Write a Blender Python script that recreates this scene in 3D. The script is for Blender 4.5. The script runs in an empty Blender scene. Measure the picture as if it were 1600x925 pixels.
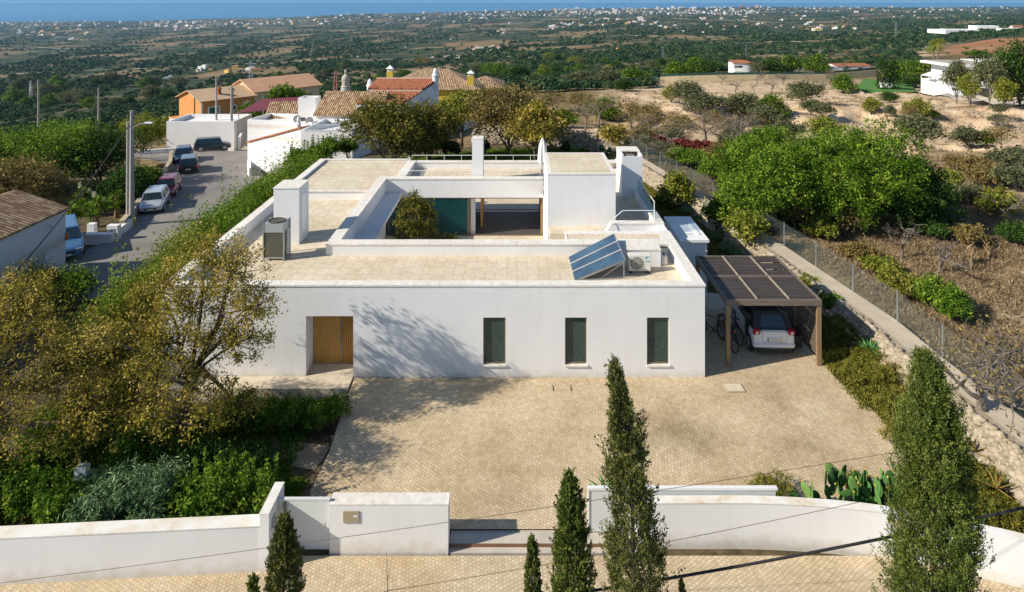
import bpy, math, random
import numpy as np
from mathutils import Vector
# ---------------------------------------------------------------- camera, world, sun, exposure
scene = bpy.context.scene
R = math.radians
F, PX0, PY0, CH = 1020.0, 808.0, 4.0, 13.0       # focal length in photo pixels, principal point, eye height over the drive
cam_d = bpy.data.cameras.new('camera'); cam = bpy.data.objects.new('camera', cam_d)
scene.collection.objects.link(cam); scene.camera = cam
cam.location = (0, 0, CH); cam.rotation_euler = (R(90), 0, 0)
cam_d.sensor_width = 36; cam_d.lens = F/1600*36
cam_d.shift_x = (800-PX0)/1600; cam_d.shift_y = -(462.5-PY0)/1600
cam_d.clip_start = .3; cam_d.clip_end = 3000000
SUN_EL, SUN_AZ = 32.0, 18.0                      # shadows run to +X, turned SUN_AZ towards +Y
world = bpy.data.worlds.new('World'); scene.world = world; world.use_nodes = True
wn = world.node_tree; wn.nodes.clear()
bg = wn.nodes.new('ShaderNodeBackground'); wo = wn.nodes.new('ShaderNodeOutputWorld'); sk = wn.nodes.new('ShaderNodeTexSky')
sk.sky_type = 'NISHITA'; sk.sun_disc = False; sk.sun_elevation = R(SUN_EL)
sdir = Vector((-math.cos(R(SUN_EL))*math.cos(R(SUN_AZ)), -math.cos(R(SUN_EL))*math.sin(R(SUN_AZ)), math.sin(R(SUN_EL))))
sk.sun_rotation = math.atan2(sdir.x, sdir.y); sk.air_density = 1.0; sk.dust_density = .25; sk.ozone_density = 2.5; sk.altitude = 200
bg.inputs[1].default_value = 0.095
# sea haze: the lowest degree of the sky takes the blue of the sea air
wtc = wn.nodes.new('ShaderNodeTexCoord'); wsx = wn.nodes.new('ShaderNodeSeparateXYZ'); wmr = wn.nodes.new('ShaderNodeMapRange'); wmx = wn.nodes.new('ShaderNodeMix'); wmx.data_type = 'RGBA'
wmr.inputs[1].default_value = .01; wmr.inputs[2].default_value = .10; wmr.inputs[3].default_value = 1; wmr.inputs[4].default_value = 0; wmx.inputs[7].default_value = (1.5, 3.2, 5.0, 1)
wn.links.new(wtc.outputs['Generated'], wsx.inputs[0]); wn.links.new(wsx.outputs['Z'], wmr.inputs[0]); wn.links.new(wmr.outputs[0], wmx.inputs[0]); wn.links.new(sk.outputs[0], wmx.inputs[6]); wn.links.new(wmx.outputs[2], bg.inputs[0]); wn.links.new(bg.outputs[0], wo.inputs[0])
sun_d = bpy.data.lights.new('sun', 'SUN'); sun = bpy.data.objects.new('sun', sun_d); scene.collection.objects.link(sun)
sun_d.energy = 5.0; sun_d.angle = R(.6); sun_d.color = (1.0, .92, .79)
sun.rotation_euler = sdir.to_track_quat('Z', 'Y').to_euler(); sun.location = (-20, -10, 60)
scene.view_settings.view_transform = 'Standard'; scene.view_settings.look = 'None'
scene.view_settings.gamma = 1; scene.view_settings.exposure = 0.34
scene.cycles.use_denoising = True
scene.cycles.max_bounces = 6; scene.cycles.diffuse_bounces = 3; scene.cycles.glossy_bounces = 3
scene.cycles.transmission_bounces = 4; scene.cycles.volume_bounces = 1; scene.cycles.transparent_max_bounces = 8

# ---------------------------------------------------------------- helpers
col = scene.collection
rng = np.random.default_rng(7); random.seed(7)
ORG = {}
def sfun(Y): return F/Y
def atY(px, py, Y): return ((px-PX0)*Y/F, Y, CH-(py-PY0)*Y/F)
def atZ(px, py, z):
    Y = (CH-z)*F/(py-PY0); return ((px-PX0)*Y/F, Y, z)
def sm(a, b, x):
    t = np.clip((x-a)/(b-a), 0, 1); return t*t*(3-2*t)
def tag(o, label=None, cat=None, group=None, kind=None):
    if label: o['label'] = label
    if cat: o['category'] = cat
    if group: o['group'] = group
    if kind: o['kind'] = kind
    return o
def thing(name, label, cat, loc=(0, 0, 0), group=None, rz=0):
    o = bpy.data.objects.new(name, None); col.objects.link(o); o.location = loc; o.rotation_euler = (0, 0, rz)
    o.empty_display_size = .3; ORG[o.name] = tuple(loc)
    return tag(o, label, cat, group)
def rawmesh(name, V, polys, mats):
    me = bpy.data.meshes.new(name); me.from_pydata([tuple(v) for v in V], [], polys)
    for m in mats: me.materials.append(m)
    return me
def link(name, me, parent=None, loc=None):
    o = bpy.data.objects.new(name, me); col.objects.link(o)
    if parent: o.parent = parent
    if loc: o.location = loc
    ORG[o.name] = ORG.get(parent.name, (0, 0, 0)) if parent else tuple(loc or (0, 0, 0))
    return o
class MB:
    def __init__(s): s.v = []; s.f = []; s.mi = []; s.m = 0
    def add(s, V, Fs):
        b = len(s.v); s.v += [tuple(map(float, v)) for v in V]
        for f in Fs: s.f.append(tuple(b+i for i in f)); s.mi.append(s.m)
        return s
    def box(s, x0, x1, y0, y1, z0, z1):
        return s.add([(x0,y0,z0),(x1,y0,z0),(x1,y1,z0),(x0,y1,z0),(x0,y0,z1),(x1,y0,z1),(x1,y1,z1),(x0,y1,z1)],
            [(0,3,2,1),(4,5,6,7),(0,1,5,4),(1,2,6,5),(2,3,7,6),(3,0,4,7)])
    def bbox(s, x0, x1, y0, y1, z0, z1, b=.02):          # box with chamfered edges
        V = []; 
        for x, sx in ((x0,1),(x1,-1)):
            for y, sy in ((y0,1),(y1,-1)):
                for z, sz in ((z0,1),(z1,-1)):
                    V += [(x, y+sy*b, z+sz*b), (x+sx*b, y, z+sz*b), (x+sx*b, y+sy*b, z)]
        def i(a, c, d, k): return ((a*2+c)*2+d)*3+k
        Fs = [(i(0,0,0,0),i(0,0,1,0),i(0,1,1,0),i(0,1,0,0)), (i(1,0,0,0),i(1,1,0,0),i(1,1,1,0),i(1,0,1,0)),
              (i(0,0,0,1),i(1,0,0,1),i(1,0,1,1),i(0,0,1,1)), (i(0,1,0,1),i(0,1,1,1),i(1,1,1,1),i(1,1,0,1)),
              (i(0,0,0,2),i(0,1,0,2),i(1,1,0,2),i(1,0,0,2)), (i(0,0,1,2),i(1,0,1,2),i(1,1,1,2),i(0,1,1,2))]
        for a in (0,1):
            for c in (0,1):
                Fs += [(i(a,c,0,0),i(a,c,0,1),i(a,c,1,1),i(a,c,1,0)), (i(a,0,c,0),i(a,0,c,2),i(a,1,c,2),i(a,1,c,0)), (i(0,a,c,1),i(0,a,c,2),i(1,a,c,2),i(1,a,c,1))]
                for d in (0,1): Fs.append((i(a,c,d,0),i(a,c,d,1),i(a,c,d,2)))
        return s.add(V, Fs)
    def prism(s, pts, z0, z1):                            # polygon in xy, extruded
        n = len(pts); zt = z1 if hasattr(z1, '__len__') else [z1]*n; zb = z0 if hasattr(z0, '__len__') else [z0]*n
        return s.add([(p[0],p[1],zb[i]) for i, p in enumerate(pts)]+[(p[0],p[1],zt[i]) for i, p in enumerate(pts)],
            [tuple(range(n))[::-1], tuple(range(n, 2*n))]+[(i,(i+1)%n,n+(i+1)%n,n+i) for i in range(n)])
    def poly(s, pts): return s.add(pts, [tuple(range(len(pts)))])
    def bar(s, a, b, w, h=None):                          # rectangular bar between two points
        h = h or w; a = Vector(a); b = Vector(b); d = (b-a).normalized()
        up = Vector((0,0,1)) if abs(d.z) < .95 else Vector((0,1,0)); r = d.cross(up).normalized(); u = r.cross(d).normalized()
        V = []
        for p in (a, b):
            for q, t in ((-1,-1),(1,-1),(1,1),(-1,1)): V.append(p+r*q*w/2+u*t*h/2)
        return s.add(V, [(0,3,2,1),(4,5,6,7),(0,1,5,4),(1,2,6,5),(2,3,7,6),(3,0,4,7)])
    def tube(s, pts, r, n=6, cap=True):
        pts = [Vector(p) for p in pts]; rs = r if hasattr(r, '__len__') else [r]*len(pts); V = []; Fs = []
        for i, p in enumerate(pts):
            d = (pts[min(i+1, len(pts)-1)]-pts[max(i-1, 0)]); d = d.normalized() if d.length > 1e-9 else Vector((0,0,1))
            a = Vector((1,0,0)) if abs(d.x) < .8 else Vector((0,1,0)); x = d.cross(a).normalized(); y = d.cross(x)
            for k in range(n): V.append(p+(x*math.cos(2*math.pi*k/n)+y*math.sin(2*math.pi*k/n))*rs[i])
        for i in range(len(pts)-1):
            for k in range(n): Fs.append((i*n+k, i*n+(k+1)%n, (i+1)*n+(k+1)%n, (i+1)*n+k))
        if cap: Fs += [tuple(range(n))[::-1], tuple(range((len(pts)-1)*n, len(pts)*n))]
        return s.add(V, Fs)
    def ring(s, c, axis, rad, r, n=28, m=6):
        c = Vector(c); ax = Vector(axis).normalized(); a = Vector((0,0,1)) if abs(ax.z) < .9 else Vector((1,0,0)); x = ax.cross(a).normalized(); y = ax.cross(x)
        V = []; Fs = []
        for i in range(n):
            t = 2*math.pi*i/n; d = x*math.cos(t)+y*math.sin(t)
            for k in range(m):
                q = 2*math.pi*k/m; V.append(c+d*(rad+r*math.cos(q))+ax*r*math.sin(q))
        for i in range(n):
            for k in range(m): Fs.append((i*m+k, ((i+1)%n)*m+k, ((i+1)%n)*m+(k+1)%m, i*m+(k+1)%m))
        return s.add(V, Fs)
    def lathe(s, c, prof, n=16):
        V = []; Fs = []
        for r, z in prof:
            for k in range(n): V.append((c[0]+r*math.cos(2*math.pi*k/n), c[1]+r*math.sin(2*math.pi*k/n), c[2]+z))
        for i in range(len(prof)-1):
            for k in range(n): Fs.append((i*n+k, i*n+(k+1)%n, (i+1)*n+(k+1)%n, (i+1)*n+k))
        Fs += [tuple(range(n))[::-1], tuple(range((len(prof)-1)*n, len(prof)*n))]
        return s.add(V, Fs)
    def xf(s, loc, rz, start=0):                          # rotate and move the vertices from index start
        c, q = math.cos(rz), math.sin(rz)
        s.v[start:] = [(loc[0]+x*c-y*q, loc[1]+x*q+y*c, loc[2]+z) for x, y, z in s.v[start:]]
        return s
    def build(s, name, mat, parent=None, org=None, smooth=False):
        o0 = ORG.get(parent.name, (0,0,0)) if parent else (org or (0,0,0))
        me = bpy.data.meshes.new(name)
        me.from_pydata([(v[0]-o0[0], v[1]-o0[1], v[2]-o0[2]) for v in s.v], [], s.f)
        mats = mat if isinstance(mat, (list, tuple)) else [mat]
        for m in mats: me.materials.append(m)
        if len(mats) > 1: me.polygons.foreach_set('material_index', s.mi)
        if smooth: me.polygons.foreach_set('use_smooth', [True]*len(me.polygons))
        me.update()
        return link(name, me, parent, None if parent else org)
def copy_tree(o, parent=None):
    c = o.copy(); col.objects.link(c)
    if parent: c.parent = parent
    for ch in list(o.children): copy_tree(ch, c)
    return c
def npmesh(name, V, Q, mats, tint=None, smooth=False, mi=None):
    me = bpy.data.meshes.new(name); V = np.asarray(V, dtype=np.float32); Q = np.asarray(Q, dtype=np.int32); k = Q.shape[1]
    me.vertices.add(len(V)); me.vertices.foreach_set('co', V.ravel())
    me.loops.add(Q.size); me.loops.foreach_set('vertex_index', Q.ravel())
    me.polygons.add(len(Q)); me.polygons.foreach_set('loop_start', np.arange(0, Q.size, k, dtype=np.int32))
    me.polygons.foreach_set('loop_total', np.full(len(Q), k, dtype=np.int32))
    for m in mats: me.materials.append(m)
    if mi is not None: me.polygons.foreach_set('material_index', np.asarray(mi, dtype=np.int32))
    me.update(calc_edges=True)
    if tint is not None:
        a = me.attributes.new('tint', 'FLOAT', 'POINT'); a.data.foreach_set('value', np.asarray(tint, dtype=np.float32))
    if smooth: me.polygons.foreach_set('use_smooth', [True]*len(Q))
    return me

# ---------------------------------------------------------------- materials
def nodes(name):
    m = bpy.data.materials.new(name); m.use_nodes = True; nt = m.node_tree; b = nt.nodes['Principled BSDF']
    return m, nt, b, nt.nodes.new, nt.links.new
def ramp(nt, stops):
    r = nt.nodes.new('ShaderNodeValToRGB'); e = r.color_ramp.elements
    e[0].position, e[0].color = stops[0][0], (*stops[0][1], 1); e[1].position, e[1].color = stops[-1][0], (*stops[-1][1], 1)
    for p, c in stops[1:-1]: q = e.new(p); q.color = (*c, 1)
    return r
def noise(nt, scale, detail=4, coord='Object', rough=.55, vec=None):
    n = nt.nodes.new('ShaderNodeTexNoise'); n.inputs['Scale'].default_value = scale; n.inputs['Detail'].default_value = detail; n.inputs['Roughness'].default_value = rough
    if vec is None:
        tc = nt.nodes.new('ShaderNodeTexCoord') if coord == 'Object' else nt.nodes.new('ShaderNodeNewGeometry')
        vec = tc.outputs['Object'] if coord == 'Object' else tc.outputs['Position']
    nt.links.new(vec, n.inputs['Vector']); return n
def mixc(nt, fac, a, b, mode='MIX'):
    m = nt.nodes.new('ShaderNodeMix'); m.data_type = 'RGBA'; m.blend_type = mode
    for sock, val in ((m.inputs[0], fac), (m.inputs[6], a), (m.inputs[7], b)):
        if hasattr(val, 'is_linked') or isinstance(val, bpy.types.NodeSocket): nt.links.new(val, sock)
        elif isinstance(val, (tuple, list)): sock.default_value = (*val, 1)
        else: sock.default_value = val
    return m.outputs[2]
def mathn(nt, op, a, b=0.0, c=None):
    m = nt.nodes.new('ShaderNodeMath'); m.operation = op
    for i, val in enumerate((a, b) if c is None else (a, b, c)):
        if isinstance(val, bpy.types.NodeSocket): nt.links.new(val, m.inputs[i])
        else: m.inputs[i].default_value = val
    return m.outputs[0]
def bump(nt, b, h, strength=.3, dist=.02):
    n = nt.nodes.new('ShaderNodeBump'); n.inputs['Strength'].default_value = strength; n.inputs['Distance'].default_value = dist
    nt.links.new(h, n.inputs['Height']); nt.links.new(n.outputs[0], b.inputs['Normal'])
MATS = {}
def flat(name, c, rough=.6, metal=0, var=.12, scale=3, bmp=0, spec=.5, coord='Object'):
    if name in MATS: return MATS[name]
    m, nt, b, N, L = nodes(name)
    n = noise(nt, scale, 5, coord); r = ramp(nt, [(.3, tuple(x*(1-var) for x in c)), (.7, tuple(min(1, x*(1+var)) for x in c))])
    L(n.outputs[0], r.inputs[0]); L(r.outputs[0], b.inputs['Base Color'])
    b.inputs['Roughness'].default_value = rough; b.inputs['Metallic'].default_value = metal; b.inputs['Specular IOR Level'].default_value = spec
    if bmp:
        n2 = noise(nt, scale*12, 4, coord); bump(nt, b, n2.outputs[0], bmp, .01)
    MATS[name] = m; return m
def plaster(name, c, stain=.05, streak=True):
    if name in MATS: return MATS[name]
    m, nt, b, N, L = nodes(name)
    n = noise(nt, .9, 6, 'Pos'); r = ramp(nt, [(.3, tuple(x*(1-stain) for x in c)), (.62, c)]); L(n.outputs[0], r.inputs[0]); out = r.outputs[0]
    if streak:                                                        # faint vertical run-off marks
        g = N('ShaderNodeNewGeometry'); mp = N('ShaderNodeMapping'); mp.inputs['Scale'].default_value = (3.5, 3.5, .25); L(g.outputs['Position'], mp.inputs[0])
        n2 = noise(nt, 1, 5, vec=mp.outputs[0]); r2 = ramp(nt, [(.52, (1,1,1)), (.80, (.955,.945,.925))]); L(n2.outputs[0], r2.inputs[0])
        out = mixc(nt, 1.0, out, r2.outputs[0], 'MULTIPLY')
    if streak:                                                        # dirt splashed up from the paving
        sz = N('ShaderNodeSeparateXYZ'); L(g.outputs['Position'], sz.inputs[0]); n4 = noise(nt, 3.2, 6, 'Pos', .65)
        h = mathn(nt, 'SUBTRACT', mathn(nt, 'MULTIPLY', n4.outputs[0], .75), mathn(nt, 'ABSOLUTE', mathn(nt, 'ADD', mathn(nt, 'MULTIPLY_ADD', mathn(nt, 'LESS_THAN', sz.outputs['Y'], 17.2), .56, .06), sz.outputs['Z'])))
        r4 = ramp(nt, [(.02, (1,1,1)), (.42, (.78,.72,.62))]); L(h, r4.inputs[0]); out = mixc(nt, 1.0, out, r4.outputs[0], 'MULTIPLY')
    L(out, b.inputs['Base Color']); b.inputs['Roughness'].default_value = .85; b.inputs['Specular IOR Level'].default_value = .25
    n3 = noise(nt, 38, 3, 'Pos'); bump(nt, b, n3.outputs[0], .12, .01)
    MATS[name] = m; return m
def paving(name, c1, c2, mortar, bw, bh, mw, rot=0, off=0.5, distort=0, dscale=1, dark=(.8,.78,.74), rough=.8, bmp=.35, patch=None):
    m, nt, b, N, L = nodes(name)
    g = N('ShaderNodeNewGeometry'); mp = N('ShaderNodeMapping'); mp.inputs['Rotation'].default_value = (0, 0, rot); vec = g.outputs['Position']
    if distort:
        nn = noise(nt, dscale, 2, vec=vec); s = N('ShaderNodeVectorMath'); s.operation = 'SCALE'; s.inputs[3].default_value = distort
        sb = N('ShaderNodeVectorMath'); sb.operation = 'SUBTRACT'; sb.inputs[1].default_value = (.5,.5,.5); L(nn.outputs['Color'], sb.inputs[0]); L(sb.outputs[0], s.inputs[0])
        ad = N('ShaderNodeVectorMath'); L(vec, ad.inputs[0]); L(s.outputs[0], ad.inputs[1]); vec = ad.outputs[0]
    L(vec, mp.inputs[0]); br = N('ShaderNodeTexBrick'); br.offset = off; br.inputs['Scale'].default_value = 1
    br.inputs['Brick Width'].default_value = bw; br.inputs['Row Height'].default_value = bh; br.inputs['Mortar Size'].default_value = mw; br.inputs['Mortar Smooth'].default_value = .3
    br.inputs['Color1'].default_value = (*c1, 1); br.inputs['Color2'].default_value = (*c2, 1); br.inputs['Mortar'].default_value = (*mortar, 1); br.inputs['Bias'].default_value = -.1
    L(mp.outputs[0], br.inputs['Vector']); out = br.outputs[0]
    n = noise(nt, .45, 7, 'Pos', .6); r = ramp(nt, [(.36, dark), (.6, (1,1,1))]); L(n.outputs[0], r.inputs[0]); out = mixc(nt, 1.0, out, r.outputs[0], 'MULTIPLY')
    n2 = noise(nt, 6, 4, 'Pos'); r2 = ramp(nt, [(.3, (.86,.85,.83)), (.7, (1.08,1.08,1.08))]); L(n2.outputs[0], r2.inputs[0]); out = mixc(nt, 1.0, out, r2.outputs[0], 'MULTIPLY')
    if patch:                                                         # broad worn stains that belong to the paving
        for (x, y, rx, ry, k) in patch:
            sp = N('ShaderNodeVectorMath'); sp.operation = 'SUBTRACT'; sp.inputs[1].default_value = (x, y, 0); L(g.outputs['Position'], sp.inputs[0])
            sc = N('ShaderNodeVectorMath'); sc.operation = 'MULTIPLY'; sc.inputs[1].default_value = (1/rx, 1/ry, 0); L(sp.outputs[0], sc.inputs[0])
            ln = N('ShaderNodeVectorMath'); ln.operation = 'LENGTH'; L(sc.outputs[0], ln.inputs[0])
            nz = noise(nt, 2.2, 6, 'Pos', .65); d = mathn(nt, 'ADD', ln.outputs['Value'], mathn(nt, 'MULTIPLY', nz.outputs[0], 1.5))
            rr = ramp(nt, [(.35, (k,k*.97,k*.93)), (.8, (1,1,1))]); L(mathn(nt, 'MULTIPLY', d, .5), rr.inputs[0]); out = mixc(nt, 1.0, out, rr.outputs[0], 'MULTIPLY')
    L(out, b.inputs['Base Color']); b.inputs['Roughness'].default_value = rough; b.inputs['Specular IOR Level'].default_value = .3
    h = mathn(nt, 'MULTIPLY', br.outputs['Fac'], -1.0); bump(nt, b, h, bmp, .02)
    MATS[name] = m; return m
def wood(name, c1, c2, rot=(0,0,0), scale=(14,14,1.2), rough=.55, knots=False):
    if name in MATS: return MATS[name]
    m, nt, b, N, L = nodes(name); g = N('ShaderNodeTexCoord'); mp = N('ShaderNodeMapping'); mp.inputs['Scale'].default_value = scale; mp.inputs['Rotation'].default_value = rot
    L(g.outputs['Object'], mp.inputs[0]); n = noise(nt, 1, 5, vec=mp.outputs[0]); r = ramp(nt, [(.3, c1), (.7, c2)]); L(n.outputs[0], r.inputs[0]); out = r.outputs[0]
    if knots:
        v = N('ShaderNodeTexVoronoi'); v.inputs['Scale'].default_value = 4.5; L(g.outputs['Object'], v.inputs['Vector']); r2 = ramp(nt, [(.05, (.25,.13,.05)), (.11, (1,1,1))]); L(v.outputs['Distance'], r2.inputs[0]); out = mixc(nt, 1.0, out, r2.outputs[0], 'MULTIPLY')
    L(out, b.inputs['Base Color']); b.inputs['Roughness'].default_value = rough; MATS[name] = m; return m
def leafmat(name, stops, trans=.25, rough=.55):
    if name in MATS: return MATS[name]
    m, nt, b, N, L = nodes(name); a = N('ShaderNodeAttribute'); a.attribute_name = 'tint'
    r = ramp(nt, stops); L(a.outputs['Fac'], r.inputs[0]); L(r.outputs[0], b.inputs['Base Color']); b.inputs['Roughness'].default_value = .75; b.inputs['Specular IOR Level'].default_value = .08
    t = N('ShaderNodeBsdfTranslucent'); L(r.outputs[0], t.inputs[0]); mx = N('ShaderNodeMixShader'); mx.inputs[0].default_value = trans
    L(b.outputs[0], mx.inputs[1]); L(t.outputs[0], mx.inputs[2]); L(mx.outputs[0], nt.nodes['Material Output'].inputs[0])
    MATS[name] = m; return m
def glassmat(name, c, rough=.03, mixf=.0):
    if name in MATS: return MATS[name]
    m, nt, b, N, L = nodes(name); b.inputs['Base Color'].default_value = (*c, 1); b.inputs['Roughness'].default_value = rough; b.inputs['Specular IOR Level'].default_value = mixf or .8; b.inputs['IOR'].default_value = 1.6 if not mixf else 1.45
    n = noise(nt, 1.5, 2); bump(nt, b, n.outputs[0], .02, .05)
    MATS[name] = m; return m
WHITE = plaster('white_plaster', (.80,.79,.78))
CAP = paving('coping_stone', (.80,.77,.71), (.76,.73,.67), (.55,.50,.42), .9, 60, .006, 0, 0, dark=(.93,.91,.88), bmp=.05)
ROOFT = paving('roof_tiles', (.67,.58,.43), (.74,.65,.50), (.50,.41,.29), .4, .6, .008, 0, 0, dark=(.88,.86,.82), bmp=.15)
SLAB = paving('limestone_slabs', (.62,.54,.42), (.66,.58,.46), (.45,.38,.28), 1.2, .6, .006, 0, .3, dark=(.92,.9,.86), bmp=.1)
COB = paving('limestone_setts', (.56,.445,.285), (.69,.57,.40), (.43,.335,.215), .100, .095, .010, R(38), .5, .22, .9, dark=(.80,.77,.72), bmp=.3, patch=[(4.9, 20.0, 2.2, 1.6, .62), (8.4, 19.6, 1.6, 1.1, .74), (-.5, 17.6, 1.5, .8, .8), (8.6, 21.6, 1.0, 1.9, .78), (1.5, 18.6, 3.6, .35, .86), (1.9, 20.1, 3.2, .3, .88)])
COB2 = paving('street_setts', (.58,.465,.305), (.70,.58,.41), (.43,.34,.22), .100, .095, .010, R(-35), .5, .22, .9, dark=(.84,.81,.76), bmp=.3)
CONC = flat('concrete', (.50,.45,.37), .85, var=.12, scale=2.5, bmp=.2)
DARKW = wood('dark_timber', (.045,.035,.028), (.085,.066,.052), scale=(2,14,14))
POSTW = wood('post_timber', (.20,.13,.07), (.30,.20,.11), scale=(14,14,1.2))
PINE = wood('pine_door', (.50,.245,.055), (.60,.32,.085), knots=True)
STEEL = flat('galvanised_steel', (.42,.44,.46), .4, .7, .06)
WMET = flat('white_metal', (.78,.78,.76), .4, 0, .03)
BLACK = flat('black_rubber', (.02,.02,.022), .6, 0, .1)
GLASS = glassmat('window_glass', (.012,.03,.03))
BARK = flat('bark', (.10,.075,.055), .9, var=.35, scale=8, bmp=.6)
BARKG = flat('grey_bark', (.155,.13,.105), .9, var=.3, scale=8, bmp=.6)
# ---------------------------------------------------------------- terrain: one sheet from the lot down to the coast
KPX = np.array([-700, 0, 200, 400, 600, 800, 1000, 1200, 1400, 1600, 2300.])
KY = np.array([60, 85, 95, 110, 150, 200, 300, 480, 700, 1100, 1800, 3000, 5000, 7500.])
KP = np.array([
 [283,250,245,240,229,215,196,171,148,118,88,64,46,35.5], [283,250,245,240,229,215,196,171,148,118,88,64,46,35.5],
 [283,246,238,226,205,192,178,158,138,110,84,62,44,33],   [283,226,210,191,174,164,152,137,122,101,79,59,41,29],
 [248,208,195,180,163,151,140,126,112,93,72,53,34,22],    [225,190,180,168,152,140,127,112,98,80,62,45,29,17],
 [226,192,175,164,146,132,118,100,85,68,50,36,23,13],     [246,212,176,168,148,122,107,90,75,60,45,32,20,11.5],
 [252,222,176,166,148,121,100,80,66,50,38,27,17,11.5],    [252,224,177,167,150,120,90,57,50,42,33,24,16,11],
 [252,224,177,167,150,120,90,57,50,42,33,24,16,11]])
KZ = CH-(KP-PY0)*KY[None, :]/F
SEA = -222.0
def hash2(ix, iy, s): 
    n = np.sin(ix*127.1+iy*311.7+s*74.7)*43758.5453; return n-np.floor(n)
def vnoise(x, y, s=0):
    ix, iy = np.floor(x), np.floor(y); fx, fy = x-ix, y-iy; fx = fx*fx*(3-2*fx); fy = fy*fy*(3-2*fy)
    a, b, c, d = hash2(ix,iy,s), hash2(ix+1,iy,s), hash2(ix,iy+1,s), hash2(ix+1,iy+1,s)
    return (a*(1-fx)+b*fx)*(1-fy)+(c*(1-fx)+d*fx)*fy
def fbm(x, y, s=0, o=4):
    r = 0; a = .5
    for i in range(o): r = r+a*vnoise(x, y, s+i); x, y, a = x*2.03+7, y*2.03+3, a*.5
    return r
def road_z(Y): return -2.2-.052*(Y-39)
def far_z(X, Y):
    px = np.clip(PX0+F*X/np.maximum(Y, 1), -700, 2300); ly = np.log(np.clip(Y, 60, 7500)); lk = np.log(KY)
    i = np.clip(np.searchsorted(KPX, px)-1, 0, len(KPX)-2); tx = (px-KPX[i])/(KPX[i+1]-KPX[i]); tx = tx*tx*(3-2*tx)
    j = np.clip(np.searchsorted(lk, ly)-1, 0, len(lk)-2); ty = (ly-lk[j])/(lk[j+1]-lk[j])
    z = (KZ[i,j]*(1-tx)+KZ[i+1,j]*tx)*(1-ty)+(KZ[i,j+1]*(1-tx)+KZ[i+1,j+1]*tx)*ty
    w = sm(60, 130, Y)
    z = z+w*(fbm(X/26, Y/26, 3)-.47)*1.6*sm(0, 1, w)*np.where(px > 880, 1.6, .8)
    g_ = fbm(X/7, Y/9, 51, 3)-.45; z = z+np.where(px > 930, 1, 0)*sm(64, 72, Y)*(1-sm(130, 160, Y))*(np.abs(g_)*-5.5+.8)
    z = z+sm(200, 600, Y)*(fbm(X/260, Y/200, 9)-.47)*7+sm(1500, 4000, Y)*(fbm(X/1500, Y/900, 5)-.47)*18
    # a lumpy ridge along the coast, then down to the beach
    return z*(1-sm(7700, 8300, Y))+(SEA-6)*sm(7700, 8300, Y)
def near_z(X, Y):
    z = np.full(np.shape(X), -.02)
    z = np.where(Y < 22.6, -.02-.5*sm(22.6, 16.5, Y), z)
    z = np.where((X < -5.6) & (Y < 23), -.42, z)
    left = sm(-13.6, -16.2, X)
    z = z*(1-left)+(road_z(Y)-.10-sm(-20, -30, X)*0)*left
    z = z*1.0
    z = np.where(X > 11.5, z*(1-sm(11.5, 12.5, X))+(.12-.4*sm(22.6, 16.5, Y))*sm(11.5, 12.5, X), z)
    z = np.where(X > 14.2, z*(1-sm(14.2, 15.2, X))+(.25+.25*(fbm(X/3, Y/3, 2)-.5))*sm(14.2, 15.2, X), z)
    z = np.where(Y < 16.9, -.68, z)
    return z
def hz(X, Y):
    X = np.asarray(X, float); Y = np.asarray(Y, float); w = sm(47, 66, Y)
    return near_z(X, Y)*(1-w)+far_z(X, Y)*w
def hit(px, py, Y0=16, Y1=8500):
    Ys = np.exp(np.linspace(math.log(Y0), math.log(Y1), 4000)); z = CH-(py-PY0)*Ys/F; g = hz((px-PX0)*Ys/F, Ys)
    k = np.argmax(z <= g); k = k if z[k] <= g[k] else len(Ys)-1
    Y = float(Ys[k]); X = (px-PX0)*Y/F; return (X, Y, float(hz(X, Y)))
cpx = np.arange(-700, 2301, 10.0); rows = np.concatenate([np.arange(6, 60, .45), np.exp(np.linspace(math.log(60), math.log(9500), 400))])
GX = (cpx[None, :]-PX0)/F*rows[:, None]; GY = np.repeat(rows[:, None], len(cpx), 1); GZ = hz(GX, GY)
nr, nc = GX.shape; idx = np.arange(nr*nc).reshape(nr, nc)
GQ = np.stack([idx[:-1,:-1], idx[:-1,1:], idx[1:,1:], idx[1:,:-1]], -1).reshape(-1, 4)
PXg = PX0+F*GX/GY; PYg = PY0+F*(CH-GZ)/GY
sand = sm(905, 1010, PXg)*sm(62, 75, GY)*(1-sm(165, 210, GY))*.95
sand = np.maximum(sand, sm(845, 880, PXg)*sm(52, 56, GY)*(1-sm(75, 85, GY))*(1-sm(1050, 1150, PXg))*.9)
sand = np.maximum(sand, .35*sm(15.2, 16, GX)*(GY < 60))
sand = np.maximum(sand, .8*sm(1150, 1230, PXg)*(1-sm(1440, 1520, PXg))*sm(225, 260, GY)*(1-sm(520, 700, GY))*sm(.42, .55, fbm(GX/30, GY/60, 71, 3)))
redd = sm(1440, 1520, PXg)*sm(215, 260, GY)*(1-sm(470, 560, GY))
garden = ((GX < 14.5) & (GY < 60)).astype(float)
fields = (fbm(GX/120, GY/210, 21, 3) > .49)*1.0*sm(180, 400, GY)*(hash2(np.floor(GX/140), np.floor(GY/260), 4) > .45)
gm = npmesh('ground', np.stack([GX, GY, GZ], -1).reshape(-1, 3), GQ, [], smooth=True)
for nm, arr in (('sand', sand), ('redd', redd), ('garden', garden), ('field', fields)):
    a = gm.attributes.new(nm, 'FLOAT', 'POINT'); a.data.foreach_set('value', arr.ravel().astype(np.float32))
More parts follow.
